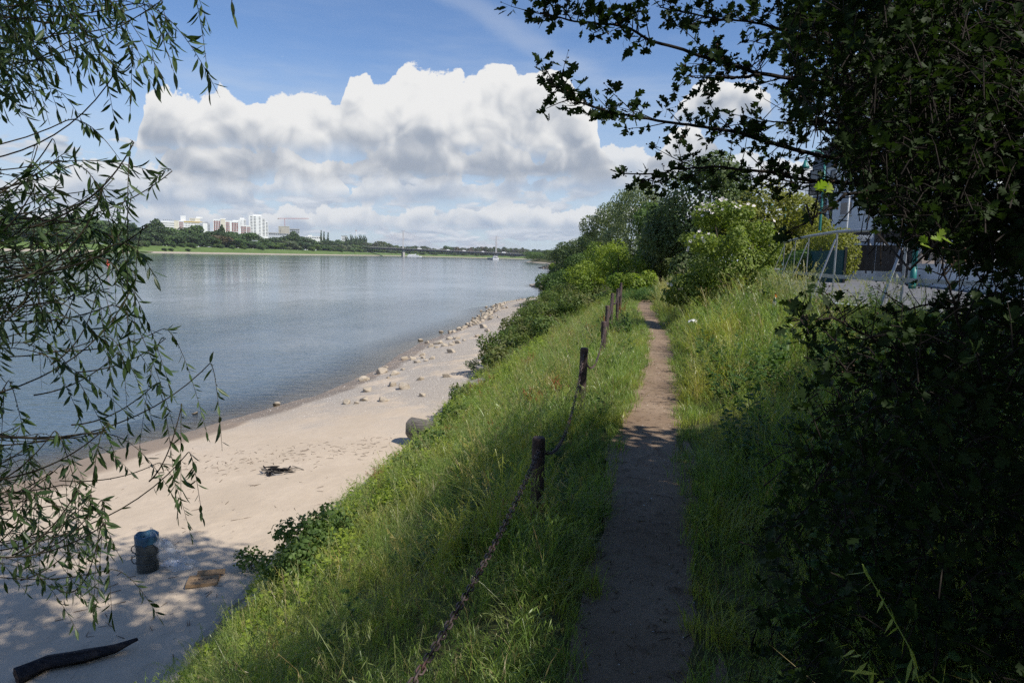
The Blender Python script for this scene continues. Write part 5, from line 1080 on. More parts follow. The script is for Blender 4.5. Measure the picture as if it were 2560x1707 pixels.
for px, py, w, lab in [(1222,930,0.9,'big tilted grey stone slab jutting from the slope foot'),(1200,972,0.6,'grey slab at the slope foot near the shingle')]:
    p = ground_px(px, py); m_ = MB(); m_.box((0, 0, 0), (w, w*1.3, 0.3), taper=0.9); o = m_.build('stone_slab', M_slab); o.location = p+[0, 0, 0.12]; o.rotation_euler = (0.1, -0.25, 0.4); tag(o, lab, 'stone', 'stones along the near shore')
# ------------------------------------------------------------------ things on the sand
def wood_mat(name, c1, c2):
    m, g = material(name); n = g.noise(g.vm('MULTIPLY', g.obj, (1.2, 9, 9)), 3.0, 5, 0.65); n2 = g.noise(g.obj, 2.0, 4)
    c = g.mix(g.smooth(n, 0.35, 0.65), c4(c1), c4(c2)); c = g.mix(g.m('MULTIPLY', g.smooth(n2, 0.5, 0.7), 0.5), c, c4([k*0.5 for k in c1])); finish(g, princ(g, c, 0.9, 0.15, 0, n, 0.8, 0.03)); return m
M_drift = wood_mat('grey_driftwood', (0.085, 0.075, 0.065), (0.20, 0.18, 0.155)); M_heart_shade = wood_mat('shaded_heartwood', (0.035, 0.024, 0.02), (0.10, 0.065, 0.05)); M_darkw = wood_mat('dark_driftwood', (0.020, 0.019, 0.022), (0.045, 0.042, 0.045))  # heartwood colour darkened to hold the shade of the hollow log end
def log(name, label, pts, rad, mat, endmat, seed, flat=0.85, n=14):
    """tapered, knobbly trunk along +x of its own frame"""
    r = np.random.default_rng(seed); pts = np.asarray(pts, float); m = len(pts); o3 = pts[0].copy(); e = thing(name, label, 'log', tuple(o3))
    mb = MB(); mb.tube(pts, rad, n); V = np.concatenate(mb.V); c = np.repeat(pts, n, 0); d = V-c
    V = c+d*(1+0.34*noise2(np.arange(len(V)) % n*1.3, np.repeat(np.arange(m), n)*0.7, seed))[:, None]*np.array([1, 1, flat])
    body = [f for f in mb.F if len(f) == 4]; part('trunk', V, body, mat, e, smooth=True)
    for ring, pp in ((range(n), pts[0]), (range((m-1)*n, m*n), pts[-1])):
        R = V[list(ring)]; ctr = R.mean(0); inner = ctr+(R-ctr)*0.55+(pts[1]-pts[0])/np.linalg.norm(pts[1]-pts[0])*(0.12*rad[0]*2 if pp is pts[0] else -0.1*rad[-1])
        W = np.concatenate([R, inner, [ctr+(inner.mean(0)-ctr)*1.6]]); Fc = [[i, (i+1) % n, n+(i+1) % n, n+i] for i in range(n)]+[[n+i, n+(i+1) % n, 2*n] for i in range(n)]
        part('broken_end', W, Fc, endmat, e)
    return e
p = ground_px(1030, 1104); lv = np.array([0.9, -0.35, 0.0]); zz = np.array([0, 0, 0.34])
log('weathered_log', 'thick grey weathered log lying at the foot of the slope', [p+zz, p+lv*0.3+zz+[0, 0, .05], p+lv*0.65+zz+[0, 0, .03], p+lv*1.0+zz-[0, 0, .02], p+lv*1.5+zz-[0, 0, .06]], [0.40, 0.45, 0.43, 0.37, 0.30], M_drift, M_heart_shade, 5)
a = [ground_px(*q) for q in ((40, 1706), (120, 1672), (210, 1655), (290, 1635), (345, 1622))]; a = [q+[0, 0, 0.09] for q in a]; a[-1] = a[-1]+[0, 0, 0.06]
log('dark_driftwood_log', 'long dark driftwood log on the shaded sand at lower left', a, [0.115, 0.10, 0.09, 0.065, 0.022], M_darkw, M_heart_shade, 8)
p = ground_px(695, 1182); e = thing('fire_remains', 'charred driftwood remains of a fire on the open sand', 'driftwood', tuple(p)); M_char = plain('charcoal', (0.018, 0.017, 0.017), 0.95, 0.1, var=0.5, scale=12); M_ash = plain('ash', (0.20, 0.19, 0.18), 1.0, 0.05, var=0.3, scale=8)
m_ = MB(); m_.lathe(p+[0, 0, -0.01], [(0.30, 0), (0.2, 0.015), (0.05, 0.03)], 14); m_.build('ash_heap', M_ash, e, True)
for k in range(34):
    a_ = r6.uniform(0, 6.28); L = r6.uniform(.15, .42); q = p+np.array([r6.normal()*.24, r6.normal()*.16, 0.02+r6.random()*.10]); d = np.array([math.cos(a_)*L, math.sin(a_)*L*.7, r6.uniform(-.05, .08)])
    m_ = MB(); m_.tube([q-d/2, q, q+d/2], [0.012, 0.02*r6.uniform(.6, 1.4), 0.008], 6); m_.build('charred_stick', M_char if k % 4 else M_drift, e)
# litter bin: wire basket with blue liner
p = ground_px(370, 1424); e = thing('litter_bin', 'grey cylindrical litter bin with blue bag rim standing on the sand', 'bin', tuple(p)); M_binw = plain('bin_grey', (0.065, 0.075, 0.075), 0.6, 0.3, var=0.3, scale=8); M_bag = plain('blue_bag', (0.03, 0.10, 0.17), 0.4, 0.4, var=0.2, scale=14, bs=0.5, bd=0.02)
R_, H_ = 0.185, 0.66
m_ = MB(); m_.lathe(p, [(R_*.93, 0), (R_*.95, 0.02), (R_, H_*.97)], 20, False); m_.build('body', M_binw, e, True)
for zf in (0.25, 0.5, 0.75):
    m_ = MB(); m_.tube([p+np.array([math.cos(t)*(R_*(.95+.05*zf)+.008), math.sin(t)*(R_*(.95+.05*zf)+.008), H_*zf]) for t in np.linspace(0, 2*math.pi, 21)], 0.01, 5, False); m_.build('hoop', M_binw, e)
for zf in (0.3, 0.6):
    m_ = MB(); m_.tube([p+np.array([-R_-0.0-0.07*math.sin(t), -0.05, H_*zf+0.07*math.cos(t)]) for t in np.linspace(0, math.pi, 8)], 0.009, 5); m_.build('handle', M_binw, e)
tt = np.linspace(0, 2*math.pi, 25)[:-1]; prof = [(R_*1.02, -.14), (R_*1.06, -.02), (R_*1.05, .015), (R_*.9, .02), (R_*.82, -.12)]; V = []
for j, (rr, zz_) in enumerate(prof): V += [p+np.array([math.cos(t)*rr*(1+.03*math.sin(7*t+j)), math.sin(t)*rr*(1+.03*math.sin(5*t)), H_*.98+zz_+(.03*math.sin(6*t)+.02*math.sin(11*t) if j in (0, 4) else .01*math.sin(5*t))]) for t in tt]
part('bag_rim', V, [[j*24+i, j*24+(i+1) % 24, (j+1)*24+(i+1) % 24, (j+1)*24+i] for j in range(4) for i in range(24)], M_bag, e, smooth=True)
def film_mat():
    m, g = material('clear_film'); p_ = princ(g, (0.72, 0.74, 0.76, 1), 0.25, 0.5, 0, g.noise(g.pos, 12, 4), 0.6, 0.03); t = g.n.new('ShaderNodeBsdfTransparent'); mx = g.n.new('ShaderNodeMixShader'); mx.inputs[0].default_value = 0.45; g.l.new(t.outputs[0], mx.inputs[1]); g.l.new(p_, mx.inputs[2]); finish(g, mx.outputs[0]); return m
M_film = film_mat(); q = p+np.array([0.26, -0.04, 0])
n = 14; g_ = np.linspace(0, 1, n); Uu, Vv = np.meshgrid(g_, g_); X = q[0]-0.18+Uu*0.28+Vv*0.75*Uu; Z = q[2]+0.02+(H_+0.10)*(1-Vv)**1.3*(1-0.25*Uu)+0.04*noise2(Uu*9, Vv*7, 31); Y = q[1]+0.12*np.sin(Uu*9)*Vv+0.06*noise2(Uu*7, Vv*9, 32)
i = (np.arange(n-1)[:, None]*n+np.arange(n-1)[None]).ravel(); o = obj('plastic_film', to_mesh('plastic_film', np.stack([X, Y, np.maximum(Z, q[2]+.01)], 2).reshape(-1, 3)-q, np.stack([i, i+1, i+n+1, i+n], 1), smooth=True), M_film); o.location = q; tag(o, 'torn clear plastic film hanging from the litter bin to the sand', 'litter')
crumple('paper_scrap', 'white crumpled paper on the sand beside the litter bin', ground_px(428, 1410)+[0, 0, .005], 0.3, 0.14, M_paper, 12)
crumple('cup_scrap', 'small white scrap alone on the sand near the slope', ground_px(952, 1193)+[0, 0, .003], 0.13, 0.09, M_paper, 17)
M_card = plain('cardboard', (0.30, 0.20, 0.115), 0.9, 0.1, var=0.15, scale=9); M_cardp = plain('cardboard_print', (0.07, 0.05, 0.04), 0.9, 0.1)
p = ground_px(497, 1467); e = thing('cardboard_box', 'flattened brown cardboard box on the shaded sand', 'cardboard', tuple(p))
m_ = MB(); m_.box(p+[0, 0.16, 0.035], (0.50, 0.36, 0.05), 0.25, taper=0.97); m_.build('box_face', M_card, e); m_ = MB(); m_.box(p+[0.05, 0.36, 0.085], (0.44, 0.10, 0.02), 0.25, M=Euler((0.5, 0, 0)).to_matrix()); m_.build('flap', M_card, e)
script_o = bpy.data.curves.new('print', 'FONT')
bpy.data.curves.remove(script_o)
for k in range(5):
    m_ = MB(); m_.box(p+[-0.12+0.06*k, 0.13+0.016*k, 0.0625], (0.035, 0.03, 0.002), 0.25); m_.build('printed_mark', M_cardp, e)
# young shrubs at the edge of the sand
ROUND_V = SPRAY_V*np.array([0.95, 0.9, 1])
def shrub(px, py, w, h, n, label, mt='mid', size=0.055):
    p = ground_px(px, py); return leafy('young_poplar_shrub' if mt == 'mid' else 'leafy_weed', label, 'shrub', p-[0, 0, 0.03], w, h, 'bush', n, size, mt, 'shrubs at the edge of the sand', 0.2, tv=ROUND_V, rmin=0.25, trunk=0.012)
shrub(628, 1425, 0.62, 0.52, 420, 'sparse young shrub alone on the sand', size=0.05); shrub(772, 1452, 1.15, 0.85, 2600, 'dense young shrub at the foot of the slope'); shrub(830, 1390, 0.9, 0.7, 1400, 'young shrub behind the dense one at the slope foot')
shrub(1092, 1142, 1.0, 0.65, 1300, 'leafy shrub in front of the weathered log'); shrub(1040, 1186, 0.9, 0.5, 700, 'low trailing shrub below the weathered log'); shrub(1135, 1085, 0.9, 0.8, 900, 'bushy weed right of the weathered log', 'bramble'); shrub(1182, 930, 0.8, 0.7, 700, 'grey green tuft on the shingle', 'willow'); shrub(1210, 925, 0.7, 0.5, 500, 'small tuft beside the tilted slab', 'bramble'); shrub(1150, 1010, 1.0, 0.8, 1200, 'tall weed at the slope foot above the shingle', 'bramble')
# ------------------------------------------------------------------ grass and weeds: clumps of real blades, set out by geometry nodes
r7 = np.random.default_rng(77)
def grass_mat(name, c1, c2, dry, trans=0.4):
    m, g = material(name); r = attr(g, 'rnd')
    c = g.mix(g.m('FRACT', g.m('ADD', r, g.orand)), c4(c1), c4(c2))
    c = g.mix(g.m('MULTIPLY', g.smooth(g.noise(g.pos, 0.9, 3), 0.48, 0.66), 0.7), c, c4([k*f for k, f in zip(c2, (1.5, 1.15, 0.9))]))
    c = g.mix(g.m('MULTIPLY', g.smooth(g.noise(g.vm('ADD', g.pos, (31.0, 7.0, 3.0)), 1.7, 3), 0.52, 0.68), 0.35), c, c4([k*0.65 for k in c1]))
    c = g.mix(g.smooth(g.m('FRACT', g.m('MULTIPLY', g.m('ADD', r, g.orand), 7.31)), 0.90, 0.93), c, c4(dry))
    p = princ(g, c, 0.36, 0.45); t = g.n.new('ShaderNodeBsdfTranslucent'); g.l.new(g.mix(1.0, c, (1.5, 1.5, 0.6, 1), 'MULTIPLY'), t.inputs['Color'])
    mx = g.n.new('ShaderNodeMixShader'); mx.inputs[0].default_value = trans; g.l.new(p, mx.inputs[1]); g.l.new(t.outputs[0], mx.inputs[2]); finish(g, mx.outputs[0]); return m
M_grass = grass_mat('grass_blades', (0.150, 0.250, 0.052), (0.295, 0.385, 0.100), (0.30, 0.24, 0.11))
M_pale = grass_mat('seeding_grass', (0.200, 0.255, 0.085), (0.340, 0.360, 0.155), (0.36, 0.30, 0.17))
M_weed = foliage('weed_leaves', (0.180, 0.260, 0.035), (0.310, 0.370, 0.055), 0.42)
M_nettle = foliage('nettle_leaves', (0.060, 0.120, 0.030), (0.100, 0.165, 0.045), 0.35)
def blades(n, rad, h0, h1, w, lean, r):
    V, Fc, rn = [], [], []
    for k in range(n):
        a = r.uniform(0, 6.28); q = rad*math.sqrt(r.random()); b = np.array([math.cos(a)*q, math.sin(a)*q, 0]); h = r.uniform(h0, h1)
        d = r.uniform(0, 6.28); l = lean*r.uniform(.25, 1.3)*h; dv = np.array([math.cos(d), math.sin(d), 0]); sd = np.array([-dv[1], dv[0], 0]); sd = sd*math.cos(r.uniform(-.8, .8))+dv*math.sin(r.uniform(-.8, .8))
        i = len(V); ww = w*r.uniform(.6, 1.3)
        for t in (0, .35, .7):
            c = b+dv*l*t**1.9+np.array([0, 0, h*(t-0.22*lean*t**3)]); V += [c-sd*ww*(1-t*.55)/2, c+sd*ww*(1-t*.55)/2]
        V.append(b+dv*l*1.05+np.array([0, 0, h*(1-0.30*lean)])); Fc += [[i, i+1, i+3], [i, i+3, i+2], [i+2, i+3, i+5], [i+2, i+5, i+4], [i+4, i+5, i+6]]; rn += [r.random()]*7
    return V, Fc, rn
def seed_stalks(n, rad, h0, h1, r, droop=0.5, big=1.0):
    V, Fc, rn = [], [], []
    for k in range(n):
        a = r.uniform(0, 6.28); b = np.array([math.cos(a), math.sin(a), 0])*rad*r.random(); h = r.uniform(h0, h1); d = r.uniform(0, 6.28); dv = np.array([math.cos(d), math.sin(d), 0]); rr = r.random()
        f = lambda t: b+dv*h*0.28*t**2.2*(1+droop*.6)+np.array([0, 0, h*(t-droop*.22*t**4)])
        i = len(V); sd = np.array([-dv[1], dv[0], 0])*0.0018
        for t in (0, .4, .75, 1.0): V += [f(t)-sd, f(t)+sd]
        Fc += [[i+2*j, i+2*j+1, i+2*j+3] for j in range(3)]+[[i+2*j, i+2*j+3, i+2*j+2] for j in range(3)]; rn += [rr]*8
        for t in np.linspace(.68, 1.0, 13):
            p = f(t); o = r.normal(size=3)*0.012*big; o[2] = -abs(o[2])-0.012*big; i = len(V); q = p+o*1.3; s_ = np.cross(o, r.normal(size=3)); s_ = s_/max(np.linalg.norm(s_), 1e-6)*0.0035*big
            V += [p, (p+q)/2-s_, q+o*.5, (p+q)/2+s_]; Fc += [[i, i+1, i+2], [i, i+2, i+3]]; rn += [rr]*4
    return V, Fc, rn
def weed_plant(h, nl, size, r, pairs=True):
    V, Fc, rn = [], [], []
    for s in range(3):
        a = r.uniform(0, 6.28); ln = np.array([math.cos(a), math.sin(a), 0])*h*r.uniform(.1, .35); hh = h*r.uniform(.6, 1.0); i = len(V); sd = np.array([0.003, 0, 0])
        for t in (0, .5, 1.0): V += [ln*t*t+[0, 0, hh*t]-sd, ln*t*t+[0, 0, hh*t]+sd]
        Fc += [[i, i+1, i+3], [i, i+3, i+2], [i+2, i+3, i+5], [i+2, i+5, i+4]]; rn += [r.random()]*6
        for k in range(nl):
            t = 0.25+0.75*(k+.5)/nl; p = ln*t*t+np.array([0, 0, hh*t]); b = k*1.57+r.uniform(-.4, .4)
            ax = np.array([[math.cos(b), math.sin(b), r.uniform(-.25, .5)]]); R = frames(ax, np.array([[0, 0, 1.0]])+r.normal(size=(1, 3))*.3)[0]; i = len(V)
            V += list((R @ (SPRAY_V*np.array([.75, 1, 1])).T).T*size*r.uniform(.6, 1.2)*(1.2-.6*t)+p); Fc += [[x_+i for x_ in f] for f in SPRAY_F.tolist()]; rn += [r.random()]*len(SPRAY_V)
    return V, Fc, rn
def joined(*ps):
    V, Fc, rn = [], [], []
    for v, f, q in ps: n = len(V); V += list(v); Fc += [[i+n for i in t] for t in f]; rn += list(q)
    return V, Fc, rn
def protos(name, lst, mat):
    c = bpy.data.collections.new(name)
    for k, (V, Fc, rn) in enumerate(lst):
        me = to_mesh(f'{name}_{k}', np.array(V), np.array(Fc), rn); me.materials.append(mat); c.objects.link(bpy.data.objects.new(f'{name}_{k}', me))
    return c
C_grass = protos('grass_clump', [blades(22, .08, .20, .44, .0060, .95, r7) for _ in range(6)]+[joined(blades(16, .07, .25, .5, .006, .8, r7), seed_stalks(3, .05, .45, .68, r7)) for _ in range(3)], M_grass)
C_short = protos('grass_tuft', [blades(22, .07, .07, .18, .005, .7, r7) for _ in range(5)], M_grass)
C_pale = protos('pale_grass', [joined(blades(14, .08, .35, .62, .006, .45, r7), seed_stalks(7, .08, .6, .95, r7, .4, 1.2)) for _ in range(5)], M_pale)
C_weed = protos('weed', [weed_plant(.34, 8, .075, r7) for _ in range(6)], M_weed)
C_nett = protos('nettle', [weed_plant(.55, 12, .085, r7) for _ in range(4)], M_nettle)
def scatter(name, label, P, S, coll, tilt=0.16, nrm=None):
    n = len(P); me = bpy.data.meshes.new(name); me.vertices.add(n); me.vertices.foreach_set('co', np.asarray(P, np.float32).ravel())
    rot = np.stack([r7.normal(size=n)*tilt, r7.normal(size=n)*tilt, r7.uniform(0, 6.28, n)], 1)
    a = me.attributes.new('rot', 'FLOAT_VECTOR', 'POINT'); a.data.foreach_set('vector', rot.astype(np.float32).ravel())
    a = me.attributes.new('scl', 'FLOAT', 'POINT'); a.data.foreach_set('value', np.asarray(S, np.float32))
    o = bpy.data.objects.new(name, me); COL.objects.link(o); tag(o, label, kind='stuff')
    t = bpy.data.node_groups.new(name+'_nodes', 'GeometryNodeTree'); t.interface.new_socket('Geometry', in_out='INPUT', socket_type='NodeSocketGeometry'); t.interface.new_socket('Geometry', in_out='OUTPUT', socket_type='NodeSocketGeometry')
    N, L = t.nodes, t.links; gi, go = N.new('NodeGroupInput'), N.new('NodeGroupOutput'); ip = N.new('GeometryNodeInstanceOnPoints'); ci = N.new('GeometryNodeCollectionInfo'); ci.inputs[0].default_value = coll; ci.inputs[1].default_value = True; ci.inputs[2].default_value = True
    ra = N.new('GeometryNodeInputNamedAttribute'); ra.data_type = 'FLOAT_VECTOR'; ra.inputs[0].default_value = 'rot'; sa = N.new('GeometryNodeInputNamedAttribute'); sa.data_type = 'FLOAT'; sa.inputs[0].default_value = 'scl'
    er = N.new('FunctionNodeEulerToRotation'); L.new(ra.outputs[0], er.inputs[0])
    L.new(gi.outputs[0], ip.inputs['Points']); L.new(ci.outputs[0], ip.inputs['Instance']); ip.inputs['Pick Instance'].default_value = True; L.new(er.outputs[0], ip.inputs['Rotation']); L.new(sa.outputs[0], ip.inputs['Scale']); L.new(ip.outputs[0], go.inputs[0])
    md = o.modifiers.new('scatter', 'NODES'); md.node_group = t; return o
def sample(fa, fb, y0, y1, dens, seed):
    """points between two lines, dens(y) per square metre"""
    r = np.random.default_rng(seed); ys = np.linspace(y0, y1, 400); wgt = np.maximum(fb(ys)-fa(ys), 0)*dens(ys); n = int(np.trapezoid(wgt, ys) if hasattr(np, 'trapezoid') else np.trapz(wgt, ys))
    c = np.cumsum(wgt); y = np.interp(r.random(n)*c[-1], c, ys); a, b = fa(y), fb(y); x = a+(b-a)*r.random(n); return x, y
den = lambda k: (lambda y: k*np.interp(y, [0, 6, 10, 18, 30, 45], [100, 95, 62, 34, 18, 12]))
inpath = lambda x, y, m=0.0: (x > xl(y)+m) & (x < xr_(y)-m)
# river side of the path
x, y = sample(lambda y: xt(y)+0.30, lambda y: xl(y)+0.02, 1.2, 40, den(1.0), 1); edge = np.clip((xl(y)-x)/0.45, 0, 1); low = np.clip((x-xt(y))/1.5, 0, 1)
S = (0.40+0.36*edge)*(0.62+0.3*low)*r7.uniform(.7, 1.3, len(x))*np.interp(y, [0, 12, 30], [1, 1.05, 1.2])*(1+0.42*noise2(x*.9, y*.9, 21)+0.2*noise2(x*2.6, y*2.6, 31)).clip(.35, 2); scatter('bank_grass', 'tall lush grass on the river side of the path', np.stack([x, y, zground(x, y)-0.02], 1), S, C_grass)
x, y = sample(lambda y: xl(y)-0.30, lambda y: xl(y)+0.10, 1.2, 34, den(0.9), 2); x = np.minimum(x, xl(y)-0.05+0.17*(0.5+0.5*noise2(y*2.2, y*0.7, 8))); scatter('path_edge_grass', 'short grass along the river edge of the path', np.stack([x, y, zground(x, y)-0.01], 1), r7.uniform(.7, 1.4, len(x)), C_short)
x, y = sample(lambda y: xr_(y)-0.10, lambda y: xr_(y)+0.25, 1.2, 34, den(0.8), 3); x = np.maximum(x, xr_(y)+0.02-0.17*(0.5+0.5*noise2(y*2.0, y*0.9, 9))); scatter('path_edge_grass', 'short grass along the landward edge of the path', np.stack([x, y, zground(x, y)-0.01], 1), r7.uniform(.7, 1.4, len(x)), C_short)
# landward verge
x, y = sample(lambda y: xr_(y)+0.04, lambda y: np.minimum(xp(y)-0.05, xr_(y)+6.5), 1.2, 36, den(0.85), 4); edge = np.clip((x-xr_(y))/0.7, 0, 1)
S = (0.45+0.45*edge)*(0.42+0.58*np.clip((xp(y)-x)/1.6, 0, 1))*r7.uniform(.75, 1.3, len(x))*np.interp(y, [0, 12, 30], [1, 1.1, 1.35])*(1+0.42*noise2(x*.9, y*.9, 22)+0.2*noise2(x*2.6, y*2.6, 32)).clip(.35, 2); scatter('verge_grass', 'tall grass between the path and the promenade', np.stack([x, y, zground(x, y)-0.02], 1), S, C_grass)
x, y = sample(lambda y: xr_(y)+0.12, lambda y: np.minimum(xp(y)-0.1, xr_(y)+3.2), 7, 30, lambda y: np.interp(y, [7, 10, 14, 22, 30], [1, 3, 5, 12, 13]), 5); k = noise2(x*.7, y*.7, 23) > -0.15; x, y = x[k], y[k]; scatter('seeding_grass', 'pale seeding grass on the verge right of the path', np.stack([x, y, zground(x, y)-0.02], 1), r7.uniform(.75, 1.15, len(x))*np.interp(y, [7, 16, 24], [.8, .95, 1.15]), C_pale)
x, y = sample(lambda y: xp(y)-1.0, lambda y: xp(y)-0.08, 9.0, 20, lambda y: 5+0*y, 6); scatter('railing_grass', 'tall seeding grass at the foot of the railing', np.stack([x, y, zground(x, y)-0.02], 1), r7.uniform(.55, .95, len(x)), C_pale)
x, y = sample(lambda y: xt(y)+0.8, lambda y: xl(y)-0.5, 9, 34, lambda y: np.interp(y, [9, 16, 30], [2, 6, 8]), 7); k = noise2(x*.6, y*.6, 24) > 0.1; x, y = x[k], y[k]; scatter('seeding_grass', 'pale seeding grass among the river side grass', np.stack([x, y, zground(x, y)-0.02], 1), r7.uniform(.45, .8, len(x)), C_pale)
# weeds
x, y = sample(lambda y: xt(y)+0.12, lambda y: xt(y)+(xc(y)-xt(y))*0.62, 2.0, 30, lambda y: np.interp(y, [2, 8, 16, 30], [14, 20, 18, 12]), 8); k = noise2(x*.9, y*.9, 25) > -0.35; x, y = x[k], y[k]; scatter('slope_weeds', 'bright yellow green weeds on the lower slope', np.stack([x, y, zground(x, y)-0.02], 1), r7.uniform(.6, 1.3, len(x))*np.interp(y, [2, 20, 30], [1, 1.2, 1.5]), C_weed)
x, y = sample(lambda y: xc(y)-0.6, lambda y: xl(y)-0.25, 9, 32, lambda y: 5+0*y, 9); k = noise2(x*1.1, y*.9, 26) > 0.25; x, y = x[k], y[k]; scatter('nettles', 'darker nettles beside the chain fence', np.stack([x, y, zground(x, y)-0.02], 1), r7.uniform(.7, 1.2, len(x)), C_nett)
x, y = sample(lambda y: xr_(y)+0.35, lambda y: np.minimum(xp(y)-0.2, xr_(y)+5), 2.0, 30, lambda y: np.interp(y, [2, 6, 14, 30], [16, 16, 6, 5]), 10); k = noise2(x*.8, y*.8, 27) > -0.1; x, y = x[k], y[k]; scatter('nettles', 'dark nettles and undergrowth on the landward verge', np.stack([x, y, zground(x, y)-0.02], 1), r7.uniform(.7, 1.25, len(x)), C_nett)
x, y = sample(lambda y: xl(y)-1.2, lambda y: xr_(y)+1.6, 28.5, 34, lambda y: 26+0*y, 13); scatter('nettles', 'green herbs where the footpath disappears', np.stack([x, y, zground(x, y)-0.02], 1), r7.uniform(.8, 1.3, len(x)), C_nett)
# litter of the path
n = 1500; y = 1.6+r7.random(n)**1.3*18; x = xl(y)+(xr_(y)-xl(y))*r7.beta(.8, .6, n); a = r7.uniform(0, 6.28, n)
Vp, Fp, rn = scatter_mesh(SV, SF, np.stack([x, y, zground(x, y)+0.010], 1), frames(np.stack([np.cos(a), np.sin(a), 0*a], 1), np.tile([0, 0, 1.0], (n, 1))), 0.012+0.06*r7.random(n)**3); o = obj('path_twigs', to_mesh('path_twigs', Vp, Fp, rn), plain('path_twigs', (0.10, 0.07, 0.05), 0.95, 0.1, var=0.5, scale=8)); tag(o, 'small dry twigs littering the footpath', kind='stuff')
n = 900; y = 1.6+r7.random(n)**1.2*14; x = xl(y)+(xr_(y)-xl(y))*r7.random(n); a = r7.uniform(0, 6.28, n)
Vp, Fp, rn = scatter_mesh(PV, PF, np.stack([x, y, zground(x, y)+0.004], 1), frames(np.stack([np.cos(a), np.sin(a), 0*a], 1), np.tile([0, 0, 1.0], (n, 1))), 0.004+0.018*r7.random(n)**2.5); o = obj('path_pebbles', to_mesh('path_pebbles', Vp, Fp, rn), bpy.data.materials['pebbles']); tag(o, 'small pebbles trodden into the footpath', kind='stuff')
n = 420; y = 1.6+r7.random(n)**1.3*16; x = xl(y)+(xr_(y)-xl(y))*r7.beta(.55, .5, n); ax = randdir(n, r7); ax[:, 2] *= .15
Vp, Fp, rn = scatter_mesh(SPRAY_V*np.array([.8, 1, 1]), SPRAY_F, np.stack([x, y, zground(x, y)+0.010], 1), frames(ax, np.tile([0, 0, 1.0], (n, 1))+r7.normal(size=(n, 3))*.35), 0.008+0.014*r7.random(n)); o = obj('leaf_litter', to_mesh('leaf_litter', Vp, Fp, rn), foliage('dead_leaves', (0.10, 0.065, 0.035), (0.22, 0.16, 0.085), 0.1, rough=0.9, spec=0.1)); tag(o, 'dry brown leaf litter along the footpath', kind='stuff')
x, y = sample(lambda y: xt(y)+1.0, lambda y: xl(y)-0.15, 2.2, 12, lambda y: 5+0*y, 14); scatter('seeding_grass', 'tall seeding grass on the near river side slope', np.stack([x, y, zground(x, y)-0.02], 1), r7.uniform(.45, .85, len(x)), C_pale)
x, y = sample(lambda y: xt(y)+1.6, lambda y: xl(y)-0.2, 2.2, 14, lambda y: 5+0*y, 15); k = noise2(x*1.3, y*1.1, 36) > 0.0; x, y = x[k], y[k]; scatter('nettles', 'dark leafy weeds among the near river side grass', np.stack([x, y, zground(x, y)-0.02], 1), r7.uniform(.45, .85, len(x)), C_nett)
M_sorrel = foliage('sorrel_red', (0.24, 0.075, 0.03), (0.34, 0.13, 0.05), 0.3); C_sor = protos('sorrel', [seed_stalks(9, .09, .3, .55, r7, .2, 1.5) for _ in range(3)], M_sorrel)
x, y = sample(lambda y: xt(y)+1.2, lambda y: xl(y)-0.5, 8, 22, lambda y: 2.2+0*y, 16); k = noise2(x*1.0, y*.8, 37) > 0.35; x, y = x[k], y[k]; scatter('sorrel', 'reddish sorrel stalks in the river side grass', np.stack([x, y, zground(x, y)-0.02], 1), r7.uniform(.7, 1.1, len(x)), C_sor)
# ------------------------------------------------------------------ the two trees the view looks out from
r8 = np.random.default_rng(88)
def inpoly(x, y, poly):
    x, y = np.asarray(x, float), np.asarray(y, float); c = np.zeros(x.shape, bool); n = len(poly)
    for i in range(n):
        x0, y0 = poly[i]; x1, y1 = poly[(i+1) % n]
        t = (y0 > y) != (y1 > y)
        c ^= t & (x < (x1-x0)*(y-y0)/((y1-y0) if y1 != y0 else 1e-9)+x0)
    return c
def in_frame(P, m=60):
    q = proj(P); v = P-CAM; f = v[:, 1]*cp-v[:, 2]*sp_
    return (f > 0.02) & (q[:, 0] > -m) & (q[:, 0] < 2560+m) & (q[:, 1] > -m) & (q[:, 1] < 1707+m)
def poly_samples(poly, n):
    a = np.array(poly); lo, hi = a.min(0), a.max(0); out = np.empty((0, 2))
    while len(out) < n:
        q = lo+(hi-lo)*r8.random((n*3, 2)); out = np.concatenate([out, q[inpoly(q[:, 0], q[:, 1], poly)]])
    return out[:n]
def ray_pts(px, py, y):
    x_ = (px-CX)/F; y_ = -(py-CY)/F; xr = cr*x_-sr*y_; yr = sr*x_+cr*y_
    d = np.stack([xr, cp+yr*sp_, -sp_+yr*cp], 1); return CAM+d*(y/d[:, 1])[:, None]
def ground_many(px, py):
    z = np.full(len(px), 3.0)
    for _ in range(14):
        x_ = (px-CX)/F; y_ = -(py-CY)/F; xr = cr*x_-sr*y_; yr = sr*x_+cr*y_
        d = np.stack([xr, cp+yr*sp_, -sp_+yr*cp], 1); P = CAM+d*((z-CAMZ)/d[:, 2])[:, None]; z = 0.5*z+0.5*np.maximum(zground(P[:, 0], P[:, 1]), 0)
    return P
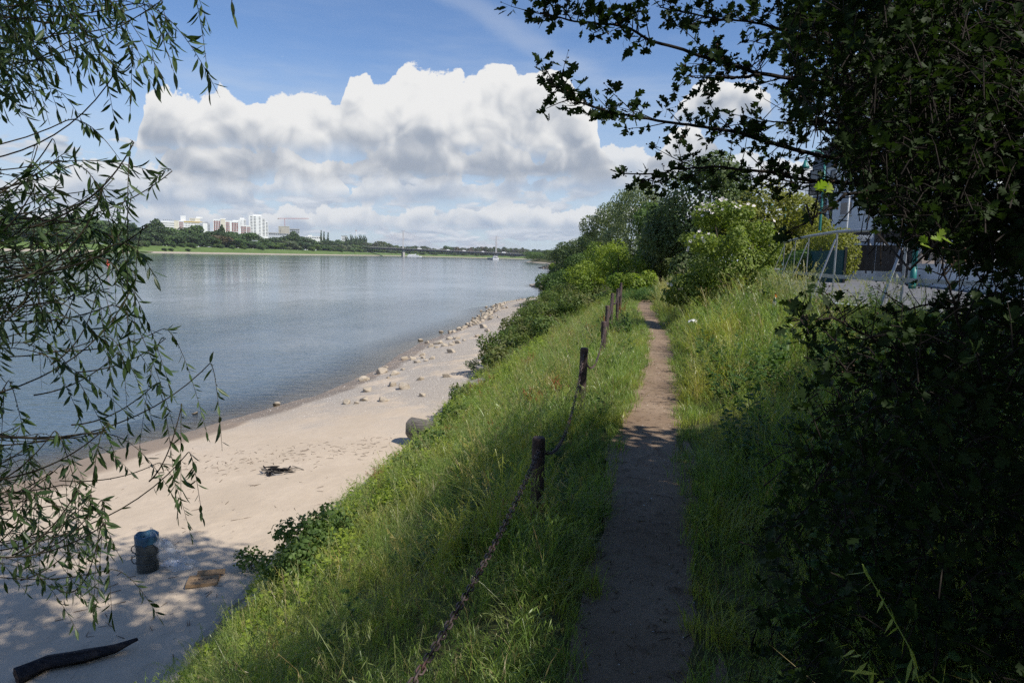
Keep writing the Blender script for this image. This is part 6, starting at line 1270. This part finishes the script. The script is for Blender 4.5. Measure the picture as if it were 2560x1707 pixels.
# where the photograph shows sun and shade on the ground
LIT = [[(-400,900),(1300,860),(1000,1180),(860,1290),(700,1375),(600,1340),(420,1325),(200,1290),(-400,1270)],
       [(480,1640),(700,1430),(900,1210),(1100,1040),(1300,880),(1640,690),(1560,850),(1490,985),(1400,1075),(1250,1085),(1110,1165),(1030,1260),(1000,1370),(1120,1430),(1270,1430),(1350,1510),(1400,1600),(1340,1800),(350,1800)],
       [(1470,1030),(1560,850),(1640,690),(2090,690),(2080,800),(1970,910),(1880,1000),(1790,1075),(1600,1060)]]
SHADE_SAND = [(-150,1360),(150,1330),(330,1345),(470,1335),(560,1375),(660,1400),(640,1480),(480,1640),(380,1760),(-150,1760)]
SHADE_BANK = [(1050,1230),(1130,1170),(1250,1100),(1400,1090),(1500,1010),(1590,1075),(1790,1090),(1890,1015),(1985,920),(2090,800),(2600,780),(2600,1760),(1400,1760),(1400,1600),(1340,1490),(1270,1420),(1120,1420),(1020,1360)]
def keeps_light(P):
    """False for leaves whose shadow would fall on ground that the photograph shows in the sun"""
    Q = P.copy()
    for _ in range(14):
        t = (Q[:, 2]-np.maximum(zground(np.clip(Q[:, 0], -40, 12), np.clip(Q[:, 1], -10, 60)), 0))/SUN[2]; Q = Q-SUN*t[:, None]*0.8
    q = proj(Q); ok = np.ones(len(P), bool)
    for poly in LIT: ok &= ~(inpoly(q[:, 0], q[:, 1], poly) & (Q[:, 1] > 0.5))
    return ok
def shade_leaves(poly, n, z0, z1, thr, scale=0.9):
    """leaf positions high up, out of the picture, that shade the ground inside poly, in clumps"""
    q = poly_samples(poly, n); G_ = ground_many(q[:, 0], q[:, 1]); z = z0+(z1-z0)*r8.random(n)
    P = G_+SUN*((z-G_[:, 2])/SUN[2])[:, None]+r8.normal(size=(n, 3))*0.12
    k = noise2(G_[:, 0]*scale, G_[:, 1]*scale, 5)+0.6*noise2(G_[:, 0]*2.3*scale, G_[:, 1]*2.3*scale, 6) > thr
    return P[k & ~in_frame(P) & keeps_light(P)]
# ---------- leaf shapes
WL_V = np.array([1.15, 1, 1.2])*np.array([[0,0,0],[0.085,0.28,0.025],[0.10,0.52,0.03],[0.06,0.78,0.02],[0,1.0,-0.03],[-0.06,0.78,0.02],[-0.10,0.52,0.03],[-0.085,0.28,0.025],[0,0.28,-0.012],[0,0.52,-0.015],[0,0.78,-0.02]])
WL_F = np.array([[0,1,8],[0,8,7],[1,2,9],[1,9,8],[8,9,6],[8,6,7],[2,3,10],[2,10,9],[9,10,5],[9,5,6],[3,4,10],[10,4,5]])
HL = [(0,0),(0.05,0.20),(0.20,0.34),(0.37,0.50),(0.34,0.60),(0.20,0.56),(0.17,0.60),(0.34,0.76),(0.30,0.87),(0.15,0.84),(0.13,0.97),(0.0,1.0)]
HL_V = np.array([[x_, y_, abs(x_)*0.22] for x_, y_ in HL]+[[-x_, y_, abs(x_)*0.22] for x_, y_ in HL[1:-1][::-1]]+[[0, 0.5, -0.02]]); nH = len(HL_V)-1
HL_F = np.array([[i, (i+1) % nH, nH] for i in range(nH)])
M_wleaf = foliage('willow_leaf', (0.040, 0.075, 0.022), (0.075, 0.120, 0.040), 0.28, rough=0.4, spec=0.4); M_wtwig = plain('willow_twig', (0.055, 0.045, 0.028), 0.8, 0.2, var=0.3, scale=20)
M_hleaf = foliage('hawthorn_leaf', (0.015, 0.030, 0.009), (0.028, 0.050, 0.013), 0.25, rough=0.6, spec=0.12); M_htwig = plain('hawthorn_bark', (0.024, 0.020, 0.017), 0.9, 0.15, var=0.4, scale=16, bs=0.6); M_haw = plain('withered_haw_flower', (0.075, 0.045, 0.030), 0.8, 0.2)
M_fresh = foliage('fresh_hawthorn_leaf', (0.17, 0.27, 0.03), (0.26, 0.33, 0.05), 0.45); M_red = M_red
def tree_leaves(root, tv, tf, P, R, S, rn, mat, nsingle=300):
    """all leaves of a tree: the largest in view as parts of their own, the others as one mesh"""
    crown_i = np.argsort(-np.where(in_frame(P, 0), S/np.maximum(np.linalg.norm(P-CAM, axis=1), .5), 0))[:nsingle]
    rest = np.setdiff1d(np.arange(len(P)), crown_i)
    V, Fc, rr = scatter_mesh(tv, tf, P[rest], R[rest], S[rest], rn[rest]); cr_o = part('crown', V, Fc, mat, root, rr, kind='stuff')
    lm = to_mesh('leaf', tv, tf, np.zeros(len(tv))); lm.materials.append(mat); rl = root_loc(root)
    for i in crown_i:
        o = obj('leaf', lm, None, cr_o); M = Matrix(R[i].tolist()).to_4x4(); o.matrix_local = Matrix.Translation(Vector(P[i]-rl)) @ M @ Matrix.Scale(float(S[i]), 4)
    return cr_o
# ---------- willow at the left
TW0 = np.array([-5.2, 2.4, float(zground(-5.2, 2.4))]); wil = thing('willow_tree', 'willow whose leafy twigs hang down along the left of the view', 'tree', tuple(TW0))
m_ = MB(); m_.tube([TW0-[0, 0, .3], TW0+[0, 0, .6], TW0+[.1, -.1, 3], TW0+[.5, -.2, 6], TW0+[.8, -.2, 9.5], TW0+[1.2, -.3, 12.5]], [.5, .38, .3, .25, .18, .07], 12)
LIMBS = [[TW0+[.1, 0, 3.5], (-4.2, 2.9, 6.8), (-3.3, 3.2, 8.6), (-2.2, 3.1, 9.6), (-1.2, 2.9, 9.9)], [TW0+[.4, 0, 5.5], (-3.6, 2.2, 9.4), (-2.0, 1.8, 10.6), (0.5, 1.2, 11.5)], [TW0+[0, 0, 2.6], (-4.6, 3.2, 5.6), (-3.6, 3.5, 6.9), (-3.0, 3.7, 7.2)], [TW0+[0, 0, 2.0], (-4.5, 3.1, 4.4), (-3.6, 3.5, 5.2), (-3.0, 3.6, 5.2)], [TW0+[.7, 0, 8], (-3, 0, 11.5), (0, -1.5, 12.5), (3, -2.5, 13)]]
LP = []
for Lm in LIMBS:
    Lm = np.array(Lm, float); t = np.linspace(0, len(Lm)-1, 24); q = np.stack([np.interp(t, np.arange(len(Lm)), Lm[:, j]) for j in range(3)], 1); m_.tube(q, np.linspace(.12, .02, 24), 7); LP.append(q)
LP = np.concatenate(LP); m_.build('trunk', M_bark, wil, True)
W1 = [(-60,-60),(560,-60),(585,30),(545,60),(560,230),(520,245),(470,190),(400,235),(330,275),(285,330),(170,380),(110,320),(-60,330)]
W2 = [(-60,400),(120,385),(250,430),(300,405),(372,470),(320,560),(385,690),(320,760),(350,840),(330,930),(430,985),(555,1120),(500,1150),(425,1110),(430,1200),(500,1290),(505,1400),(420,1310),(395,1530),(330,1500),(200,1570),(110,1480),(60,1560),(-60,1560)]
shoots = []
for poly, n, decay, nc in ((W1, 112, 560, 30), (W2, 175, 470, 44)):
    c_ = poly_samples(poly, nc*3); c_ = c_[r8.random(len(c_)) < np.clip(1.1-c_[:, 0]/decay, .18, 1)][:nc]; k_ = 0
    while k_ < n:
        c0 = c_[r8.integers(len(c_))]; q = c0+r8.normal(size=2)*np.array([38, 60])
        if inpoly(q[0], q[1], poly): shoots.append((q[0], q[1], r8.uniform(2.7, 4.3))); k_ += 1
for px, py in [(585,35),(545,235),(525,245),(410,205),(325,280),(290,330),(172,380),(372,480),(385,690),(325,680),(350,800),(335,930),(430,985),(555,1120),(505,1290),(395,1540),(280,1540),(195,1580),(370,425),(300,400)]: shoots.append((px, py, r8.uniform(2.9, 3.5)+100))
tw = MB(); LPs, LAx, LN, LS = [], [], [], []
for px, py, dep in shoots:
    far_ = dep > 50; dep = dep-100 if far_ else dep
    tip = atd(px, py, dep); L = r8.uniform(.32, .85) if not 350 < py < 760 else r8.uniform(.28, .6)
    side = r8.uniform(-.25, .9) if py > 330 else r8.uniform(.05, .9)
    up_c = math.sqrt(max(0.1, 1-side*side)); st = tip+np.array([-side*L, r8.normal()*.12*L, up_c*L*(r8.uniform(.75, 1.1) if py < 350 or py > 760 else r8.uniform(-.15, .40))])
    c1 = st+np.array([.5*side*L, 0, .10*L]); t = np.linspace(0, 1, 12)[:, None]; Q = (1-t)**2*st+2*t*(1-t)*c1+t*t*tip
    j = np.argmin(np.linalg.norm(LP-st, axis=1)); a = LP[j]; w_ = st-a
    T0 = (c1-st)/np.linalg.norm(c1-st); T0[0] = abs(T0[0])+.15; sb = np.linspace(1.25 if far_ else .55, .05, 14)[:, None]; BK = st-T0*sb+np.array([-.25, 0, .55 if not far_ else .38])*sb**2+np.array([0, r8.normal()*.25, 0])*sb**2; Q2 = np.concatenate([BK, Q])
    tw.tube(Q2, np.linspace(.0042, .0011, len(Q2)), 4, False)
    for p in BK[1::2]:
        ax = randdir(1, r8)[0]+np.array([.4, 0, -.5]); LPs.append(p); LAx.append(ax); LN.append(r8.normal(size=3)); LS.append(r8.uniform(.012, .06))
    s = np.linspace(0.06, 1.0, int(L/0.017)); T = np.gradient(Q, axis=0); T /= np.linalg.norm(T, axis=1, keepdims=True)
    for k, u in enumerate(s):
        p = np.array([np.interp(u*11, np.arange(12), Q[:, i]) for i in range(3)]); d = np.array([np.interp(u*11, np.arange(12), T[:, i]) for i in range(3)])
        sd = np.cross(d, r8.normal(size=3)); sd /= np.linalg.norm(sd); ang = r8.uniform(.45, 1.25) if u < .97 else r8.uniform(0, .3)
        ax = d*math.cos(ang)+sd*math.sin(ang)+np.array([0, 0, -.25*r8.random()]); small = r8.random() < (.78 if u < .5 else .18)
        LPs.append(p); LAx.append(ax); LN.append(np.cross(ax, np.cross(ax, [0, 0, -1.0]))*-1+r8.normal(size=3)*.55); LS.append(r8.uniform(.010, .022) if small else r8.uniform(.05, .088))
for br in ([(-60,470,3.6),(30,590,3.4),(85,720,3.3),(110,850,3.3)], [(-60,1085,3.1),(120,1105,3.1),(280,1085,3.0)], [(-60,560,3.6),(70,520,3.5),(200,545,3.4),(300,600,3.4)], [(-60,30,3.8),(120,60,3.6),(260,130,3.5)]):
    q = np.array([atd(*b_) for b_ in br]); t = np.linspace(0, 1, 24)[:, None]
    while len(q) > 1 and q.ndim == 2: q = q[None]*np.ones((24, 1, 1))
    for _ in range(q.shape[1]-1): q = q[:, :-1]*(1-t[:, None])+q[:, 1:]*t[:, None]
    tw.tube(q[:, 0]+np.cumsum(r8.normal(size=(24, 3))*.003, 0), np.linspace(.008, .003, 24), 6)
tw.build('twigs', M_wtwig, wil, True)
P, AX, N_, S = np.array(LPs), np.array(LAx), np.array(LN), np.array(LS); k = P[:, 2] > np.maximum(zground(P[:, 0], P[:, 1]), 0)+0.1; q_ = proj(P); k &= ~(inpoly(q_[:, 0], q_[:, 1], [(-80,290),(150,295),(290,350),(300,400),(110,395),(-80,405)]) & (r8.random(len(P)) < .8))
tree_leaves(wil, WL_V, WL_F, P[k], frames(AX[k], N_[k]), S[k], r8.random(k.sum()), M_wleaf)
# unseen leaves added overhead and behind, to shade the sand and dim sky light
Q = shade_leaves(SHADE_SAND, 9000, 11.2, 14.5, -0.45, 0.8)
E_ = np.array([(0, -1, 12.5)])+r8.normal(size=(7000, 3))*np.array([3.8, 3.2, 1.3]); E_ = E_[~in_frame(E_) & keeps_light(E_)]
Q = np.concatenate([Q, E_]); V, Fc, rr = scatter_mesh(NARROW_V, SPRAY_F, Q, frames(randdir(len(Q), r8), randdir(len(Q), r8)), r8.uniform(.14, .26, len(Q))); part('overhead_crown', V, Fc, M_wleaf, wil, rr, kind='stuff')
# ---------- hawthorn at the right
TH0 = np.array([3.75, 2.55, float(zground(3.75, 2.55))]); haw = thing('hawthorn_tree', 'dark hawthorn overhanging the path and filling the right of the view', 'tree', tuple(TH0))
hb = MB(); hb.tube([TH0-[0, 0, .3], TH0+[0, 0, .3], TH0+[-.1, .1, 1.2], TH0+[-.15, .1, 2.4], TH0+[0, 0, 4.0]], [.17, .13, .11, .09, .04], 10)
BR = [[(1348,32,2.5),(1440,58,2.55),(1560,66,2.65),(1640,102,2.75),(1780,148,2.85),(1900,182,2.95),(2100,212,3.1),(2330,240,3.2),(2600,320,3.1)],
      [(1372,200,2.6),(1440,246,2.65),(1540,276,2.7),(1700,302,2.8),(1840,322,2.85),(1960,362,2.9),(2100,392,3.0),(2320,392,3.1),(2600,420,3.0)],
      [(1607,452,2.7),(1680,418,2.75),(1780,405,2.8),(1900,418,2.85),(2030,442,2.9),(2140,458,3.0),(2350,470,3.1)],
      [(1868,446,2.9),(1980,460,2.95),(2100,460,3.0),(2160,462,3.0)], [(1650,18,2.9),(1760,42,2.95),(1900,62,3.0),(2100,110,3.1),(2400,180,3.2)],
      [(1722,192,2.8),(1800,196,2.85),(1900,205,2.9)], [(1868,308,2.9),(1980,302,2.95),(2090,300,3.0),(2200,330,3.1)], [(1880,-60,3.0),(2000,60,3.0),(2200,160,3.1),(2500,260,3.1)],
      [(1995,800,2.3),(2080,795,2.35),(2170,850,2.4),(2300,900,2.5),(2600,980,2.6)], [(2080,905,2.4),(2200,950,2.45),(2350,990,2.5),(2600,1100,2.6)], [(2352,640,2.2),(2372,760,2.2),(2410,880,2.3),(2430,1000,2.4)], [(2200,790,2.6),(2320,760,2.6),(2460,800,2.6),(2600,850,2.6)],
      [(2010,560,2.2),(2060,520,2.25),(2110,480,2.3),(2200,470,2.5)]]
HP, HA, HN, HS = [], [], [], []; haws = []
def cluster(p, d, n, smin=.026, smax=.046):
    for _ in range(n):
        ax = d*.5+randdir(1, r8)[0]*.9+np.array([0, 0, .12]); HP.append(p+randdir(1, r8)[0]*.016); HA.append(ax); HN.append(np.array([0, 0, 1.0])+r8.normal(size=3)*.75); HS.append(r8.uniform(smin, smax))
for bi, br in enumerate(BR):
    q = np.array([atd(*b_) for b_ in br]); t = np.linspace(0, len(q)-1, 60); q = np.stack([np.interp(t, np.arange(len(q)), q[:, j]) for j in range(3)], 1)+np.cumsum(r8.normal(size=(60, 3))*.0016, 0); seg = np.linalg.norm(np.diff(q, axis=0), axis=1).sum()
    hb.tube(q, np.linspace(.0022, .011 if bi < 3 else .007, 60), 6); T = np.gradient(q, axis=0); T /= np.linalg.norm(T, axis=1, keepdims=True)
    nt = int(seg/0.026)
    for k in range(nt):
        u = (k+r8.random())/nt; p = np.array([np.interp(u*59, np.arange(60), q[:, i]) for i in range(3)]); d = -T[int(u*59)]; bare = 0.25 if (bi == 0 and .32 < u < .45) else 1.0
        if r8.random() > .82*bare: continue
        o = randdir(1, r8)[0]; o[2] = o[2]*.8+.18; tl = r8.uniform(.02, .11)*(1+1.2*u); e_ = p+(d*.55+o)*tl
        hb.tube([p, (p+e_)/2+randdir(1, r8)[0]*.006, e_], [.0024, .0018, .001], 4, False); cluster(e_, o, int(r8.integers(3, 7)), .03, .054); cluster((p+e_)/2, o, int(r8.integers(2, 4)), .028, .05)
        if r8.random() < .5:
            for _ in range(int(r8.integers(2, 5))): h_ = e_+randdir(1, r8)[0]*r8.uniform(.02, .045)+[0, 0, .012]; hb.tube([e_, h_], [.0008, .0007], 3, False); haws.append(h_)
H1 = [(1985,-40),(1960,60),(1925,130),(1990,200),(1930,260),(2010,310),(2070,345),(2100,410),(2150,440),(2140,520),(2190,565),(2240,600),(2330,635),(2440,680),(2600,690),(2600,-40)]
H2 = [(2010,800),(2090,800),(2170,840),(2260,790),(2400,720),(2600,640),(2600,1760),(1880,1760),(1900,1400),(1940,1230),(1995,1080),(2010,950),(2005,880)]
def mass(poly, n, d0, d1, leafs, gate=None):
    q = poly_samples(poly, n); dep = d0+(d1-d0)*r8.random(n); Pm = ray_pts(q[:, 0], q[:, 1], dep); gz = zground(Pm[:, 0], Pm[:, 1]); ok = Pm[:, 2] > gz+0.06
    for p in Pm[ok]:
        o = randdir(1, r8)[0]; hb.tube([p-o*.10-[0, 0, .03], p-o*.04, p], [.003, .002, .001], 3, False); cluster(p, o, int(r8.integers(*leafs)), .03, .052)
mass(H1, 3000, 2.3, 4.8, (4, 7)); mass([(2120,-40),(2110,400),(2250,560),(2600,640),(2600,-40)], 1900, 2.2, 4.8, (4, 7)); mass(H2, 1500, 2.0, 4.2, (3, 6)); mass([(2250,820),(2600,700),(2600,1760),(2000,1760),(2100,1100)], 900, 1.8, 3.6, (3, 6))
P, AX, N_, S = np.array(HP), np.array(HA), np.array(HN), np.array(HS)
# gaps that let the sun reach two fresh shoots
FR = [atd(2045, 485, 1.75), atd(2350, 600, 1.35)]
def clear(P):
    ok = np.ones(len(P), bool)
    for f_ in FR:
        v = P-f_; t = v @ SUN; dd = np.linalg.norm(v-t[:, None]*SUN, axis=1); ok &= ~((t > .02) & (dd < .13))
    return ok
kl = keeps_light(P); q_ = proj(P); k = kl | (in_frame(P, 0) & ~((q_[:, 0] > 2020) & (r8.random(len(P)) < .5))); k &= clear(P) & (P[:, 2] > zground(P[:, 0], P[:, 1])+.03)
# the gap in the photo where the white wall shows
gapp = proj(P); win = inpoly(gapp[:, 0], gapp[:, 1], [(2080,575),(2180,590),(2290,640),(2440,690),(2470,720),(2350,745),(2240,775),(2100,770),(2060,700)]); k &= ~(win & (r8.random(len(P)) < .93)); win = inpoly(gapp[:, 0], gapp[:, 1], [(1995,480),(2130,478),(2155,560),(2130,600),(1990,640)]); k &= ~(win & (r8.random(len(P)) < .75)); win = inpoly(gapp[:, 0], gapp[:, 1], [(2000,385),(2110,400),(2125,478),(1995,480)]); k &= ~(win & (r8.random(len(P)) < .45))
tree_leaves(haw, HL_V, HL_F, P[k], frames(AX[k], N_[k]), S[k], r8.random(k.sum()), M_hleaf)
hb.build('branches', M_htwig, haw, True)
hz = np.array(haws); OV = np.array([[.5,0,0],[-.5,0,0],[0,.5,0],[0,-.5,0],[0,0,.6],[0,0,-.5]]); OF = np.array([[0,2,4],[2,1,4],[1,3,4],[3,0,4],[2,0,5],[1,2,5],[3,1,5],[0,3,5]])
V, Fc, rr = scatter_mesh(OV, OF, hz, frames(randdir(len(hz), r8), randdir(len(hz), r8)), r8.uniform(.006, .010, len(hz))); part('withered_flowers', V, Fc, M_haw, haw, rr, kind='stuff')
# fresh shoots catching the sun
for (f_, n, s0, lab) in ((FR[0], 4, .042, 'sunlit bright green leaves'), (FR[1], 6, .026, 'sunlit yellow and reddish young shoot')):
    d0 = np.array([-.8, -.1, .35]) if n == 6 else np.array([0, 0, 1.0])
    ax = np.array([d0+r8.normal(size=3)*.55 for _ in range(n)]); nr = np.array([np.array([.3, -.7, .6])+r8.normal(size=3)*.3 for _ in range(n)])
    lf = to_mesh('fresh_leaf', HL_V, HL_F, np.full(len(HL_V), .6 if n == 4 else .2)); lf.materials.append(M_fresh); Rf = frames(ax, nr)
    for i in range(n):
        o = obj('fresh_leaf', lf, None, haw); o['label'] = lab; o.matrix_local = Matrix.Translation(Vector(f_+r8.normal(size=3)*.012-root_loc(haw))) @ Matrix(Rf[i].tolist()).to_4x4() @ Matrix.Scale(float(r8.uniform(.7, 1.1)*s0), 4)
    m_ = MB(); m_.tube([f_, f_+np.array([.12, .3, -.06]), f_+np.array([.35, .9, .05])], [.002, .003, .004], 5); m_.build('shoot_stem', M_htwig, haw)
# rest of its crown beside the view, set for shade, plus added leaves behind
Q = np.concatenate([shade_leaves(SHADE_BANK, 26000, 6.6, 10.5, -1.1, 1.1)])
E_ = np.array([(4.6, 0.6, 8.2)])+r8.normal(size=(9000, 3))*np.array([1.7, 2.2, 1.3]); E_ = E_[~in_frame(E_, 90) & keeps_light(E_) & (E_[:, 2] > 5.7) & (np.linalg.norm(E_-CAM, axis=1) > 1.3)]
T_ = np.stack([r8.uniform(-1.5, 6.5, 9000), r8.uniform(-5, -0.9, 9000), r8.uniform(5.0, 11.5, 9000)], 1); T_ = T_[keeps_light(T_)]  # unseen thicket leaves added behind the camera to block sky light
Q = np.concatenate([Q[np.linalg.norm(Q-CAM, axis=1) > 1.2], E_, T_]); Q = Q[clear(Q)]
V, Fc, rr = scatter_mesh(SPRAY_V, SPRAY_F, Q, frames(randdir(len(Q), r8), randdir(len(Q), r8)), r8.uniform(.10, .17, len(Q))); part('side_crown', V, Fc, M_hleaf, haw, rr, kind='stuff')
# ------------------------------------------------------------------ the air over the river
hz_ = MB(); hz_.box((-2500, 2000, 60), (36000, 36000, 126)); hz_ = hz_.build('haze', None); tag(hz_, 'thin pale haze over the river', kind='stuff')
def haze_mat():
    m, g = material('thin_haze'); v = g.n.new('ShaderNodeVolumePrincipled'); v.inputs['Color'].default_value = (0.86, 0.92, 1.0, 1); v.inputs['Density'].default_value = 0.00005; v.inputs['Anisotropy'].default_value = 0.1
    g.l.new(v.outputs[0], g.out.inputs['Volume']); return m
hz_.data.materials.append(haze_mat())
